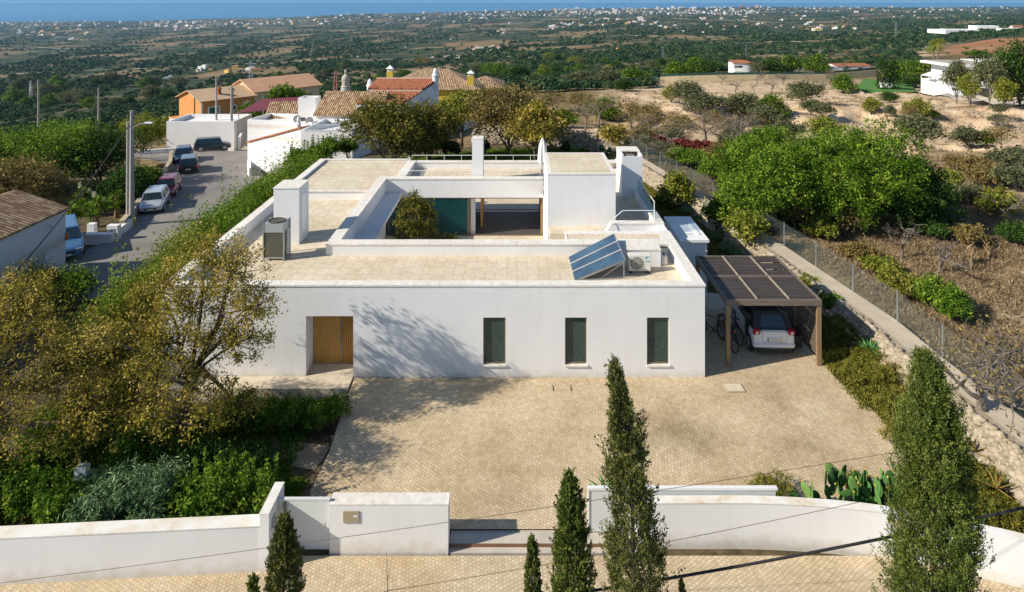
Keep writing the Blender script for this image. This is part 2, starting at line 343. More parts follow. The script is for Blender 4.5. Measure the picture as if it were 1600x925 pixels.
def ground_mat():
    m, nt, b, N, L = nodes('hillside_ground')
    def att(n):
        a = N('ShaderNodeAttribute'); a.attribute_name = n; return a.outputs['Fac']
    n1 = noise(nt, .35, 8, 'Pos', .65); n2 = noise(nt, .012, 7, 'Pos', .62); n3 = noise(nt, 2.2, 6, 'Pos', .6)
    dry = ramp(nt, [(.34, (.07,.062,.03)), (.5, (.20,.145,.075)), (.66, (.34,.25,.14))]); L(n1.outputs[0], dry.inputs[0])
    far = ramp(nt, [(.36, (.022,.044,.020)), (.52, (.045,.062,.028)), (.60, (.13,.10,.055)), (.72, (.26,.175,.10))]); L(n2.outputs[0], far.inputs[0])
    g = N('ShaderNodeNewGeometry'); sp = N('ShaderNodeSeparateXYZ'); L(g.outputs['Position'], sp.inputs[0])
    mr = N('ShaderNodeMapRange'); mr.inputs[1].default_value = 130; mr.inputs[2].default_value = 420; L(sp.outputs['Y'], mr.inputs[0])
    c = mixc(nt, mr.outputs[0], dry.outputs[0], far.outputs[0])
    sd = ramp(nt, [(.3, (.40,.26,.15)), (.5, (.60,.44,.28)), (.7, (.71,.58,.41))]); L(n1.outputs[0], sd.inputs[0])
    sf = mathn(nt, 'GREATER_THAN', mathn(nt, 'ADD', att('sand'), mathn(nt, 'MULTIPLY', n3.outputs[0], .35)), .72)
    sf = mathn(nt, 'MULTIPLY', att('sand'), mathn(nt, 'MINIMUM', 1.0, mathn(nt, 'MAXIMUM', 0.0, mathn(nt, 'MULTIPLY_ADD', n1.outputs[0], 5.0, -1.25))))
    c = mixc(nt, sf, c, sd.outputs[0])
    rd = ramp(nt, [(.35, (.14,.10,.05)), (.5, (.30,.135,.065)), (.7, (.38,.20,.11))]); L(n2.outputs[0], rd.inputs[0]); c = mixc(nt, att('redd'), c, rd.outputs[0])
    gd = ramp(nt, [(.35, (.055,.045,.022)), (.65, (.16,.12,.07))]); L(n3.outputs[0], gd.inputs[0]); c = mixc(nt, att('garden'), c, gd.outputs[0])
    fl = ramp(nt, [(.42, (.23,.135,.075)), (.55, (.30,.22,.12)), (.62, (.09,.13,.03))]); L(n2.outputs[0], fl.inputs[0]); c = mixc(nt, mathn(nt, 'MULTIPLY', att('field'), .8), c, fl.outputs[0])
    L(c, b.inputs['Base Color']); b.inputs['Roughness'].default_value = .95; b.inputs['Specular IOR Level'].default_value = .1
    bump(nt, b, n3.outputs[0], .5, .12); return m
gm.materials.append(ground_mat())
tag(link('ground', gm), 'dry hillside falling away to the coastal plain', kind='structure')
# sea
mb = MB(); mb.poly([(-90000, 7600, SEA), (90000, 7600, SEA), (2000000, 2000000, SEA), (-2000000, 2000000, SEA)])
m, nt, b, N, L = nodes('sea_water'); b.inputs['Base Color'].default_value = (.03,.165,.32,1); b.inputs['Roughness'].default_value = .55; b.inputs['Specular IOR Level'].default_value = .3
n = noise(nt, .004, 4, 'Pos'); bump(nt, b, n.outputs[0], .3, 5)
tag(mb.build('sea', m), 'blue sea beyond the coast', kind='structure')
# haze
mb = MB(); mb.box(-15000, 15000, -400, 14000, SEA-20, 26)
m = bpy.data.materials.new('haze_air'); m.use_nodes = True; nt = m.node_tree; nt.nodes.clear(); vo = nt.nodes.new('ShaderNodeVolumePrincipled'); oo = nt.nodes.new('ShaderNodeOutputMaterial')
vo.inputs['Color'].default_value = (.36,.66,1,1); vo.inputs['Density'].default_value = 3.8e-5; vo.inputs['Anisotropy'].default_value = .1; nt.links.new(vo.outputs[0], oo.inputs['Volume'])
tag(mb.build('haze', m), kind='stuff')

# ---------------------------------------------------------------- sheets laid on the ground
def drape(name, corners, n, m_, mat, dz=.05, zf=None, **kw):
    (a, b_, c, d) = [np.array(p[:2], float) for p in corners]; V = []
    for j in range(m_+1):
        for i in range(n+1):
            s, t = i/n, j/m_; p = (a*(1-s)+b_*s)*(1-t)+(d*(1-s)+c*s)*t; V.append(p)
    V = np.array(V); z = (zf(V[:,0], V[:,1]) if zf else hz(V[:,0], V[:,1]))+dz
    ix = np.arange((n+1)*(m_+1)).reshape(m_+1, n+1); Q = np.stack([ix[:-1,:-1], ix[:-1,1:], ix[1:,1:], ix[1:,:-1]], -1).reshape(-1, 4)
    o = link(name, npmesh(name, np.column_stack([V, z]), Q, [mat], smooth=True)); tag(o, **kw); return o
def strip(name, pts, w, mat, zf, thick=0, sub=6, **kw):
    P = []
    for i in range(len(pts)-1):
        for k in range(sub): P.append(np.array(pts[i][:2])*(1-k/sub)+np.array(pts[i+1][:2])*k/sub)
    P.append(np.array(pts[-1][:2])); P = np.array(P); d = np.gradient(P, axis=0); d /= np.linalg.norm(d, axis=1)[:, None]; nrm = np.column_stack([d[:,1], -d[:,0]])
    ws = np.interp(np.linspace(0, 1, len(P)), np.linspace(0, 1, len(w)), w) if hasattr(w, '__len__') else np.full(len(P), w)
    mb = MB(); L_ = P-nrm*ws[:,None]/2; R_ = P+nrm*ws[:,None]/2; n = len(P)
    zl = zf(L_[:,0], L_[:,1])+np.zeros(n); zr = zf(R_[:,0], R_[:,1])+np.zeros(n)
    V = [(*L_[i], zl[i]) for i in range(n)]+[(*R_[i], zr[i]) for i in range(n)]; Fs = [(i, n+i, n+i+1, i+1) for i in range(n-1)]
    if thick:
        V += [(*L_[i], zl[i]-thick) for i in range(n)]+[(*R_[i], zr[i]-thick) for i in range(n)]
        Fs += [(i, i+1, 2*n+i+1, 2*n+i) for i in range(n-1)]+[(n+i+1, n+i, 3*n+i, 3*n+i+1) for i in range(n-1)]+[(0, 2*n, 3*n, n), (n-1, 2*n-1, 4*n-1, 3*n-1)]
    mb.add(V, Fs); return tag(mb.build(name, mat), **kw)
def drive_z(X, Y): return np.where(Y < 22.6, -.5*sm(22.6, 16.5, np.asarray(Y, float)), 0)+np.zeros(np.shape(X))
# drive: a polygon cut out of a fine grid following its outline row by row
def rowsheet(name, edge, mat, zf, dz=0, nx=30, **kw):       # edge: list of (Y, Xleft, Xright)
    V = []; 
    E = []
    for i in range(len(edge)-1):
        for k in range(6): t = k/6; E.append([edge[i][q]*(1-t)+edge[i+1][q]*t for q in range(3)])
    E.append(list(edge[-1]))
    for (Y, a, b_) in E:
        for k in range(nx+1): V.append((a+(b_-a)*k/nx, Y))
    V = np.array(V); z = zf(V[:,0], V[:,1])+dz; ix = np.arange(len(V)).reshape(len(E), nx+1)
    Q = np.stack([ix[:-1,:-1], ix[:-1,1:], ix[1:,1:], ix[1:,:-1]], -1).reshape(-1, 4)
    o = link(name, npmesh(name, np.column_stack([V, z]), Q, [mat], smooth=True)); return tag(o, **kw)
rowsheet('driveway', [(16.72,-5.9,5.2),(17.0,-5.85,5.9),(17.4,-5.75,7.6),(17.9,-5.7,10.4),(18.6,-5.6,11.45),(19.35,-5.55,11.72),(21.0,-5.6,11.4),(22.6,-5.65,11.02),(22.64,6.5,11.02),(24,6.5,10.98),(27.6,6.5,10.9)],
         COB, drive_z, .012, label='sloping forecourt paved with beige limestone setts', kind='structure')
rowsheet('street', [(7,-30,30),(12,-30,30),(14.5,-30,22),(16.05,-30,16)], COB2, lambda X, Y: np.full(np.shape(X), -.6), 0, label='street paved with pale limestone setts outside the wall', kind='structure')
mb = MB(); mb.box(-1.69, 2.98, 16.12, 16.30, -.7, -.588); mb.box(-1.69, 2.98, 16.302, 16.74, -.7, -.53)
tag(mb.build('threshold_kerb', CONC), 'concrete threshold strip across the driveway opening', 'kerb', kind='structure')
STL = flat('rusty_rail', (.22,.12,.07), .6, .3)
mb = MB(); mb.box(-1.68, 2.97, 16.285, 16.315, -.6, -.518); tag(mb.build('gate_rail', STL), 'thin rusty steel rail along the driveway threshold', 'rail')
rowsheet('patio', [(27.6,6.5,11),(29.2,6.5,11)], SLAB, lambda X, Y: np.zeros(np.shape(X)), .016, nx=3, label='pale slab paving behind the timber carport', kind='structure')
mb = MB(); mb.box(-12.2, -5.68, 21.9, 22.62, -.5, .05); tag(mb.build('entrance_terrace', SLAB), 'raised limestone terrace leading to the front door', kind='structure')
rowsheet('rear_terrace', [(41.0,-7.6,3.6),(45.0,-7.6,3.6)], SLAB, lambda X, Y: np.zeros(np.shape(X)), .02, nx=3, label='limestone terrace behind the house', kind='structure')
strip('garden_track', [(-9.6,19.6),(-8,19.5),(-6.6,19.4),(-5.7,19.2)], 1.0, flat('track_soil', (.34,.25,.16), .95, var=.25, scale=1.2, coord='Pos'), lambda X, Y: np.full(np.shape(X), -.40), label='pale soil track through the garden to the driveway', kind='structure')
# road
ROADM, nt, b, N, L = nodes('old_asphalt'); n1 = noise(nt, .25, 7, 'Pos', .6); r = ramp(nt, [(.3, (.19,.172,.155)), (.5, (.25,.226,.204)), (.7, (.30,.272,.243))]); L(n1.outputs[0], r.inputs[0])
n2 = noise(nt, 22, 3, 'Pos'); r2 = ramp(nt, [(.3, (.82,.82,.82)), (.7, (1.1,1.1,1.1))]); L(n2.outputs[0], r2.inputs[0]); L(mixc(nt, 1.0, r.outputs[0], r2.outputs[0], 'MULTIPLY'), b.inputs['Base Color']); b.inputs['Roughness'].default_value = .9
def rx(px, py):                                             # pixel to point on the sloping road plane
    # z = -2.2-.052*(Y-39) = CH-(py-PY0)Y/F
    k = (py-PY0)/F; Y = (CH+2.2-.052*39)/(k-.052); return ((px-PX0)*Y/F, Y)
RE = [(rx(60,470), rx(150,470)), (rx(62,436), rx(200,436)), (rx(118,400), rx(262,400)), (rx(180,368), rx(300,368)), (rx(208,352), rx(330,352)), (rx(213,330), rx(350,330)), (rx(242,300), rx(375,300)), (rx(262,275), rx(412,275)), (rx(268,256), rx(402,256)), (rx(205,243), rx(392,243)), (rx(205,236), rx(386,236))]
V = []; nx = 14; E = []
for i in range(len(RE)-1):
    for k in range(4):
        t = k/4; E.append((np.array(RE[i][0])*(1-t)+np.array(RE[i+1][0])*t, np.array(RE[i][1])*(1-t)+np.array(RE[i+1][1])*t))
E.append((np.array(RE[-1][0]), np.array(RE[-1][1])))
for a, b_ in E:
    for k in range(nx+1): p = a+(b_-a)*k/nx; V.append((p[0], p[1], road_z(p[1])))
ix = np.arange(len(V)).reshape(len(E), nx+1); Q = np.stack([ix[:-1,:-1], ix[:-1,1:], ix[1:,1:], ix[1:,:-1]], -1).reshape(-1, 4)
tag(link('road', npmesh('road', V, Q, [ROADM], smooth=True)), 'worn grey asphalt village road', kind='structure')
# raised garden path along the fence
PATH = [(14.45,15.8),(14.25,18.5),(14.0,22),(13.95,25.1),(13.05,31.1),(12.3,36),(11.4,42),(9.9,48.6),(8.8,54),(6.8,58.5),(3,61),(-3,62)]
strip('garden_path', PATH, [1.3,1.3,1.25,1.2,1.1,1.0,.9,.9], flat('path_concrete', (.50,.42,.31), .9, var=.12, scale=1.5, bmp=.2, coord='Pos'), lambda X, Y: np.full(np.shape(X), .8), thick=1.4, sub=5, label='concrete garden path on top of the stone retaining wall', kind='structure')

# country roads crossing the plain
for i, pts in enumerate([[(-100,118),(120,112),(300,104),(420,101),(520,92)],[(560,96),(700,88),(820,92),(900,84)],[(1150,70),(1230,66),(1330,74),(1400,62)],[(0,72),(150,78),(330,70),(480,74)],[(880,62),(1000,58),(1100,60),(1250,52)]]):
    P = [hit(a, b_, 150) for a, b_ in pts]; Q_ = []
    for a, b_ in zip(P[:-1], P[1:]):
        for k in range(8): Q_.append((a[0]+(b_[0]-a[0])*k/8, a[1]+(b_[1]-a[1])*k/8))
    strip('country_road', Q_, 5+P[0][1]*.002, flat('pale_road', (.42,.36,.29), .9, var=.1, scale=.05, coord='Pos'), lambda X, Y: hz(X, Y)+.8+Y*.0008, sub=2, kind='structure')
# ---------------------------------------------------------------- the house
house = thing('villa', 'white flat-roofed modern house with a courtyard and parapets', 'house', (-2.9, 22.63, 0))
XL, XR, YF, YB, ZT, ZF = -12.32, 6.51, 22.63, 40.9, 3.215, 2.75
def wallbox(x0,x1,y0,y1,z0,z1,name='wall',mat=WHITE,parent=house):
    return MB().box(x0,x1,y0,y1,z0,z1).build(name, mat, parent)
# front wall with door recess and three window openings, 0.35 thick
DX0, DX1, DZ = -7.32, -5.68, 2.13
WIN = [(-1.176,-.40),(1.66,2.42),(4.50,5.27)]; WZ0, WZ1 = .44, 2.08
mb = MB(); T = .35
xs = [XL, DX0, DX1]; mb.box(XL, DX0, YF, YF+T, -.5, ZT-.06); mb.box(DX0, DX1, YF, YF+T, DZ, ZT-.06)
prev = DX1
for a, b_ in WIN:
    mb.box(prev, a, YF, YF+T, -.3, ZT-.06); mb.box(a, b_, YF, YF+T, -.3, WZ0); mb.box(a, b_, YF, YF+T, WZ1, ZT-.06); prev = b_
mb.box(prev, XR, YF, YF+T, -.3, ZT-.06)
mb.box(XL, XL+.35, YF+T, YB, -.5, ZT-.06); mb.box(XR-.35, XR, YF+T, YB-.4, -.1, ZT-.06)
mb.build('wall', WHITE, house)
# door recess
RY = 23.42
mb = MB(); mb.box(DX0-.12, DX0, YF+T, RY+.1, .0, DZ+.1); mb.box(DX1, DX1+.12, YF+T, RY+.1, 0, DZ+.1); mb.box(DX0, DX1, YF+T, RY+.1, DZ+.0, DZ+.12); mb.build('door_reveal', WHITE, house)
mb = MB(); mb.box(DX0+.0, DX1-.0, YF-.01, RY, -.2, .056); mb.build('threshold', SLAB, house)
dl = MB().bbox(DX0+.01, -6.33, RY, RY+.06, .062, DZ-.01, .006).build('front_door', PINE, house)
mb = MB(); mb.tube([(-6.41,RY-.06,.95),(-6.41,RY-.06,1.25)], .014, 8); mb.tube([(-6.41,RY,.97),(-6.41,RY-.06,.97)], .01); mb.tube([(-6.41,RY,1.23),(-6.41,RY-.06,1.23)], .01); mb.build('handle', STEEL, dl)
mb = MB(); x = -6.27
while x < DX1-.03: mb.box(x, x+.03, RY-.03, RY+.03, .062, DZ-.01); x += .062
mb.box(-6.27, DX1, RY+.031, RY+.05, .062, DZ-.01); mb.box(-6.27, DX1, RY-.034, RY-.031, 1.4, 1.43); mb.build('slatted_panel', PINE, house)
MB().box(-6.325, -6.295, RY-.02, RY+.05, .062, DZ-.01).build('door_jamb', STEEL, house)
FRM = flat('bronze_frame', (.20,.165,.11), .45, .4, .05)
SCREEN = glassmat('screened_glass', (.030,.058,.052), .03, .5)
_nt = SCREEN.node_tree; _tc = _nt.nodes.new('ShaderNodeTexCoord'); _mp = _nt.nodes.new('ShaderNodeMapping'); _mp.inputs['Scale'].default_value = (9, 9, 34); _nt.links.new(_tc.outputs['Object'], _mp.inputs[0])
_n = noise(_nt, 1, 5, vec=_mp.outputs[0], rough=.7); _r = ramp(_nt, [(.35, (.016,.036,.033)), (.65, (.060,.098,.086))]); _nt.links.new(_n.outputs[0], _r.inputs[0]); _nt.links.new(_r.outputs[0], _nt.nodes['Principled BSDF'].inputs['Base Color'])  # colour ripple paints in the mirrored setts along with the screen lines
for a, b_ in WIN:
    mb = MB(); y = YF+.07; t = .035
    mb.box(a+.002, a+t, y, y+.06, WZ0+.002, WZ1-.002); mb.box(b_-t, b_-.002, y, y+.06, WZ0+.002, WZ1-.002); mb.box(a+t, b_-t, y, y+.06, WZ1-t, WZ1-.002); mb.box(a+t, b_-t, y, y+.06, WZ0+.002, WZ0+t+.03)
    w = mb.build('window', FRM, house)
    MB().box(a+t, b_-t, y+.025, y+.045, WZ0+t+.03, WZ1-t).build('pane', SCREEN, w)
    mb = MB(); mb.prism([(a-.015, YF-.05), (b_+.03, YF-.05), (b_+.03, YF-.002), (b_-.002, YF-.002), (b_-.002, YF+.075), (a+.002, YF+.075), (a+.002, YF-.002), (a-.015, YF-.002)], WZ0-.05, WZ0+.003); mb.build('sill', CAP, w)
    MB().box(a-.05, b_+.05, YF+T, YF+T+.02, WZ0-.1, WZ1+.1).build('blind', flat('dark_blind', (.05,.055,.05), .8), w)
# roof slabs / floors
CX0, CX1, CY0, CY1 = -7.30, 1.45, 26.97, 36.3       # courtyard inner faces
mb = MB(); b0 = ZF-.4
mb.box(XL+.35, XR-.35, YF+T, 26.47, b0, ZF)                                   # front strip
mb.box(XL+.35, -7.75, 26.47, 34.06, b0, ZF)                                    # left strip
mb.box(4.51, XR-.35, 29.2, YB-.4, b0, ZF); mb.box(1.45, 4.51, 28.95, 29.9, b0, ZF)                                      # right terrace
mb.box(1.45, 4.509, 34.1, YB-.4, b0, ZF)
mb.box(-6.3, 1.45, 36.75, YB-.8, b0+.25, ZF+.05)                                # rear terrace
mb.build('roof_paving', ROOFT, house)
mb = MB(); mb.box(XL+.35, -7.75, 34.08, 36.5, ZF-.4, 3.09); mb.box(XL+.35, -6.75, 36.501, YB-.15, ZF-.4, 3.09); mb.build('raised_roof_paving', ROOFT, house); MB().box(2.1, 6.0, 27.0, 27.6, ZT-.2, ZT-.02).build('ledge_paving', ROOFT, house)
mb = MB(); mb.box(1.45, 6.16, 26.98, 28.95, 0, ZF-.42); mb.build('room_block', WHITE, house)
# parapets (with coping as its own part)
par = [(-7.75, 6.16, 26.47, 26.95), (-7.75, -7.30, 26.95, 36.3), (-7.75, 1.45, 36.3, 36.75), (-6.75, -6.3, 36.75, 40.5), (-6.3, 4.4, 40.1, 40.5), (4.4, XR, YB-.4, YB)]
mb = MB()
for x0, x1, y0, y1 in par: mb.box(x0, x1, y0, y1, (0 if y0 in (26.95,) else 2.15) if not (y0 == 26.47) else 0, ZT-.06)
mb.box(-7.3, CX1, 26.951, 26.97, 0, ZT-.06)
mb.box(XL+.35, -7.76, 34.0, 34.075, ZF, ZT-.06)
mb.box(1.45, 4.40, 36.3, 36.74, 2.15, ZT-.06) if False else None
mb.box(2.05, 6.16, 27.62, 27.95, ZF-.4, ZT-.06); mb.box(4.2, 6.16, 28.96, 29.3, 0, ZT-.06)
mb.box(XL+.35, -6.8, YB-.149, YB, 0, ZT-.062); mb.build('parapet', WHITE, house)
mb = MB(); e = .025; z0, z1 = ZT-.058, ZT
def cap(x0,x1,y0,y1): mb.box(x0,x1,y0,y1,z0,z1)
cap(XL-e, XR+e, YF-e, YF+.37); cap(XL-e, XL+.37, YF+.372, YB+e); cap(XR-.37, XR+e, YF+.372, 27.98); cap(XR-.40, XR+e, 28.94, YB-.42)
cap(-7.75-e, 6.138, 26.47-e, 26.95+e); cap(-7.75-e, -7.3+e, 26.977, 36.27); cap(-7.775, 1.42, 36.272, 36.775); cap(-6.775, -6.275, 36.777, 40.07); cap(-6.775, XR-.372, 40.072, 40.52)
cap(2.02, 6.138, 26.977, 27.05); cap(2.02, 2.10, 27.05, 27.6); cap(6.0, 6.138, 27.05, 27.6); cap(2.02, 6.138, 27.602, 27.98); cap(4.18, 6.11, 28.94, 29.32); cap(XL+.372, -7.78, 33.95, 34.10); cap(XL+.372, -6.78, YB-.17, YB+e); cap(XR-.37, XR+e, YB-.418, YB+e)
mb.build('coping', CAP, house)
# sloped stair parapet beside the tower
mb = MB(); mb.add([(3.9,28.96,2.75),(4.2,28.96,3.2),(4.2,29.3,3.2),(3.9,29.3,2.75),(3.9,28.96,2.3),(4.2,28.96,2.3),(4.2,29.3,2.3),(3.9,29.3,2.3)], [(0,1,2,3),(4,7,6,5),(0,4,5,1),(1,5,6,2),(2,6,7,3),(3,7,4,0)]); mb.build('stair_parapet', WHITE, house)
# stair tower
mb = MB(); mb.box(1.40, 4.51, 29.9, 34.1, 0, 5.115); mb.build('stair_tower', WHITE, house)
mb = MB(); mb.box(1.38, 4.53, 29.88, 34.12, 5.117, 5.165); mb.build('tower_roof', CAP, house)
mb = MB(); mb.box(1.59, 4.32, 30.1, 33.95, 5.166, 5.17); mb.build('tower_paving', ROOFT, house)
# chimneys
c = MB().box(-10.32,-9.24,27.66,28.92,ZF,5.10).build('chimney_block', WHITE, house); MB().box(-10.34,-9.22,27.64,28.94,5.102,5.15).build('coping', CAP, c)
MB().box(-9.235,-9.225,27.95,28.62,ZF+.12,4.75).build('service_door', WMET, c)
c = MB().box(-2.54,-1.93,36.86,37.75,ZF,5.27).build('flue', WHITE, house); MB().box(-2.55,-1.92,36.85,37.76,5.272,5.3).build('coping', CAP, c)
mb = MB(); x0,x1,y0,y1 = 5.50,6.585,34.3,36.1; mb.box(x0,x1,y0,y1,ZF,4.6); mb.box(x0,x0+.1,y0,y1,4.6,5.0); mb.box(x1-.1,x1,y0,y1,4.6,5.0); mb.box(x0+.1,x1-.1,y0,y0+.06,4.6,4.92); mb.box(x0+.1,x1-.1,y1-.1,y1,4.6,5.0)
c = mb.build('barbecue_chimney', WHITE, house); MB().box(x0-.01,x1+.01,y0+.75,y1+.01,5.002,5.05).build('coping', CAP, c)
MB().lathe((6.05,34.9,4.6), [(.16,0),(.16,.22),(.22,.24),(.22,.28)], 12).build('flue_cowl', flat('cowl_metal', (.35,.27,.2), .5, .5), c)
# courtyard: floor, ledge, rear glazing, room seen through
mb = MB(); mb.box(CX0, CX1, 26.97, YB, -.2, .012); mb.build('courtyard_floor', SLAB, house)
mb = MB(); mb.box(CX0+.001, -6.38, 26.98, 36.28, 2.25, 2.43); mb.build('canopy', WHITE, house)
mb = MB(); mb.box(-2.55, CX1, 36.38, 40.45, .014, .03); mb.build('room_floor', flat('dark_floor', (.085,.07,.062), .5, 0, .2, 1.2), house)
mb = MB(); mb.box(CX0, CX1, 36.4, 40.5, 2.2, 2.5); mb.build('room_ceiling', WHITE, house)
TEAL = glassmat('teal_glass', (.01,.105,.11), .04)
def pane_frame(x0, x1, y, z0, z1, glass):
    t = .05; mb = MB(); mb.box(x0,x0+t,y,y+.08,z0,z1); mb.box(x1-t,x1,y,y+.08,z0,z1); mb.box(x0+t,x1-t,y,y+.08,z1-t,z1); mb.box(x0+t,x1-t,y,y+.08,z0,z0+t)
    w = mb.build('sliding_window', FRM, house)
    if glass: MB().box(x0+t,x1-t,y+.03,y+.045,z0+t,z1-t).build('pane', glass, w)
    return w
gw = pane_frame(-7.18, -2.72, 36.35, .02, 2.14, None)
tg, nt, b, N, L = nodes('courtyard_glass'); gl = N('ShaderNodeBsdfGlossy'); gl.inputs['Roughness'].default_value = .01; gl.inputs[0].default_value = (.8,.95,.95,1)
tr = N('ShaderNodeBsdfTransparent'); tr.inputs[0].default_value = (.10,.46,.48,1); mx = N('ShaderNodeMixShader'); fr = N('ShaderNodeFresnel'); fr.inputs[0].default_value = 1.9; L(fr.outputs[0], mx.inputs[0]); L(tr.outputs[0], mx.inputs[1]); L(gl.outputs[0], mx.inputs[2]); df = N('ShaderNodeBsdfDiffuse'); df.inputs[0].default_value = (.02,.20,.20,1); m2 = N('ShaderNodeMixShader'); m2.inputs[0].default_value = .2; L(mx.outputs[0], m2.inputs[1]); L(df.outputs[0], m2.inputs[2]); L(m2.outputs[0], nt.nodes['Material Output'].inputs[0])
MB().box(-7.13,-4.0,36.38,36.395,.07,2.09).build('pane', tg, gw); MB().box(-4.0,-2.77,36.38,36.395,.07,2.09).build('pane', tg, gw)
pane_frame(-2.70, 1.44, 36.35, .014, 2.14, None)
mb = MB(); mb.box(-2.6,-2.35,36.55,36.8,.03,2.2); mb.build('column', WHITE, house)
mb = MB(); mb.box(-2.1,-2.02,37.6,40.3,.03,1.9); mb.build('timber_partition', wood('oak_panel', (.42,.23,.06), (.52,.31,.10)), house)
mb = MB(); mb.box(1.32,1.43,36.5,36.7,.03,2.15); mb.build('timber_jamb', MATS['oak_panel'], house)
for q_ in ((CX0-.2, CX0, 36.76, YB, 0, 2.7),(CX1, CX1+.2, 34.1, YB, 0, 2.7),(CX0,-2.6,40.4,40.6,0,2.4)): MB().box(*q_).build('inner_wall', WHITE, house)
mb = MB(); mb.box(1.36,1.44,40.3,40.42,.03,2.2); mb.build('rear_jamb', FRM, house)
# bedroom furniture glimpsed through the teal glass: a bed
bd = thing('bed', 'low bed seen dimly through the teal courtyard glass', 'bed', (-4.9, 38.6, .012))
MB().bbox(-6.2,-3.9,37.7,39.6,.02,.35,.03).build('bed_frame', flat('bed_wood', (.2,.14,.1)), bd); MB().bbox(-6.1,-4.0,37.8,39.5,.35,.55,.06).build('mattress', flat('linen', (.5,.5,.48)), bd)
# railings
def railing(name, label, pts, h, zc, step=1.0, r=.018, ends=(True, True), low=0):
    t = thing(name, label, 'railing', (pts[0][0], pts[0][1], zc), 'low roof railings')
    mb = MB(); P = [(x, y, zc+h) for x, y in pts]
    if ends[0]: P = [(pts[0][0], pts[0][1], zc)] + [(P[0][0]+(P[1][0]-P[0][0])*.02, P[0][1]+(P[1][1]-P[0][1])*.02, P[0][2])]+P[1:]
    if ends[1]: P = P + [(pts[-1][0], pts[-1][1], zc)]
    mb.tube(P, r, 8); mb.build('top_rail', WMET, t)
    for i in range(len(pts)-1):
        a = np.array(pts[i]); b_ = np.array(pts[i+1]); L_ = np.linalg.norm(b_-a); n = max(1, int(L_/step))
        for k in range(1, n):
            p = a+(b_-a)*k/n; mb = MB(); mb.tube([(p[0],p[1],zc+.001),(p[0],p[1],zc+h)], r*.7, 6); mb.build('baluster', WMET, t)
    return t
railing('roof_railing', 'low white railing along the far edge of the roof terrace', [(-6.65,40.42),(1.9,40.42)], .33, ZT)
railing('roof_railing', 'thin white railing along the courtyard side of the roof terrace', [(-6.55,36.9),(1.3,36.9)], .28, ZT)
railing('roof_railing', 'short white rail along the left end of the roof terrace', [(-6.65,37.0),(-6.65,40.3)], .3, ZT, step=3)
railing('roof_railing', 'white railing above the stair between tower and terrace parapet', [(4.72,29.15),(6.1,29.15)], .5, ZT, step=.7, ends=(False, True))
t = thing('stair_handrail', 'sloping white handrail rising beside the stair tower', 'handrail', (3.5,28.7,2.75)); MB().tube([(3.4,28.5,2.85),(4.72,29.15,3.715)], .02, 8).build('rail', WMET, t); MB().tube([(3.55,28.5,2.75),(3.55,28.57,2.95)], .015).build('bracket', WMET, t)
# glass balustrade on the right parapet
t = thing('glass_balustrade', 'clear glass balustrade on the right roof parapet', 'balustrade', (6.25,29.4,ZT))
gb, nt, b, N, L = nodes('clear_glass'); gl = N('ShaderNodeBsdfGlossy'); gl.inputs['Roughness'].default_value = .02; tr = N('ShaderNodeBsdfTransparent'); tr.inputs[0].default_value = (.78,.86,.9,1); mx = N('ShaderNodeMixShader'); mx.inputs[0].default_value = .18; L(tr.outputs[0], mx.inputs[1]); L(gl.outputs[0], mx.inputs[2]); L(mx.outputs[0], nt.nodes['Material Output'].inputs[0])
MB().box(6.2,6.215,29.6,33.6,ZT+.02,ZT+.75).build('glass_panel', gb, t); MB().tube([(6.21,29.5,ZT+.77),(6.21,33.7,ZT+.77)], .018).build('top_rail', WMET, t)
for y in (29.55, 33.65): MB().tube([(6.21,y,ZT),(6.21,y,ZT+.77)], .02).build('post', WMET, t)
# white utility annexe on the right
an = thing('utility_annexe', 'low white flat-roofed annexe beside the right wall of the house', 'outbuilding', (7.9,29,0))
mb = MB(); mb.box(7.28,8.5,29.2,32.1,0,2.33); mb.build('wall', WHITE, an); mb = MB(); mb.box(7.24,8.54,29.0,32.2,2.332,2.45); mb.build('roof', WHITE, an); MB().box(7.4,8.1,29.18,29.197,.03,2.0).build('door', WMET, an)
mb = MB(); mb.box(8.15,8.3,29.6,31.0,2.451,2.5); mb.build('roof_upstand', WHITE, an)
# ---------------------------------------------------------------- plant on the roof
GREYP = flat('grey_panel', (.42,.44,.45), .5, .3, .05); MESHG = flat('condenser_grille', (.10,.095,.07), .7, .2, .1)
t = thing('condenser_unit', 'tall grey air conditioning condenser standing on the left roof strip', 'condenser', (-9.66,25.9,ZF))
x0,x1,y0,y1,z0 = -10.1,-9.24,25.9,26.65,ZF; mb = MB()
for x in (x0,x1-.05):
    for y in (y0,y1-.05): mb.box(x,x+.05,y,y+.05,z0,z0+1.5)
mb.box(x0+.05,x1-.05,y0+.01,y1-.01,z0+.08,z0+.14); mb.build('frame', STEEL, t)
mb = MB(); mb.box(x0+.05,x1-.05,y0+.012,y1-.012,z0+1.12,z0+1.46); mb.box(x1-.045,x1-.01,y0+.35,y1-.05,z0+.14,z0+1.12); mb.build('casing', GREYP, t)
mb = MB(); mb.box(x0+.05,x1-.05,y0+.03,y0+.06,z0+.14,z0+1.12); mb.box(x1-.04,x1-.02,y0+.05,y0+.33,z0+.14,z0+1.12); g = mb.build('grille', MESHG, t)
mb = MB()
for i in range(14): mb.box(x0+.06,x1-.06,y0+.022,y0+.029,z0+.18+i*.067,z0+.187+i*.067)
mb.build('grille_bars', flat('grille_bar', (.2,.19,.15), .6), g)
mb = MB(); mb.lathe(((x0+x1)/2,(y0+y1)/2,z0+1.462), [(.34,0),(.34,.04),(.30,.04),(.30,.01)], 20); mb.build('fan_grille', MESHG, t)
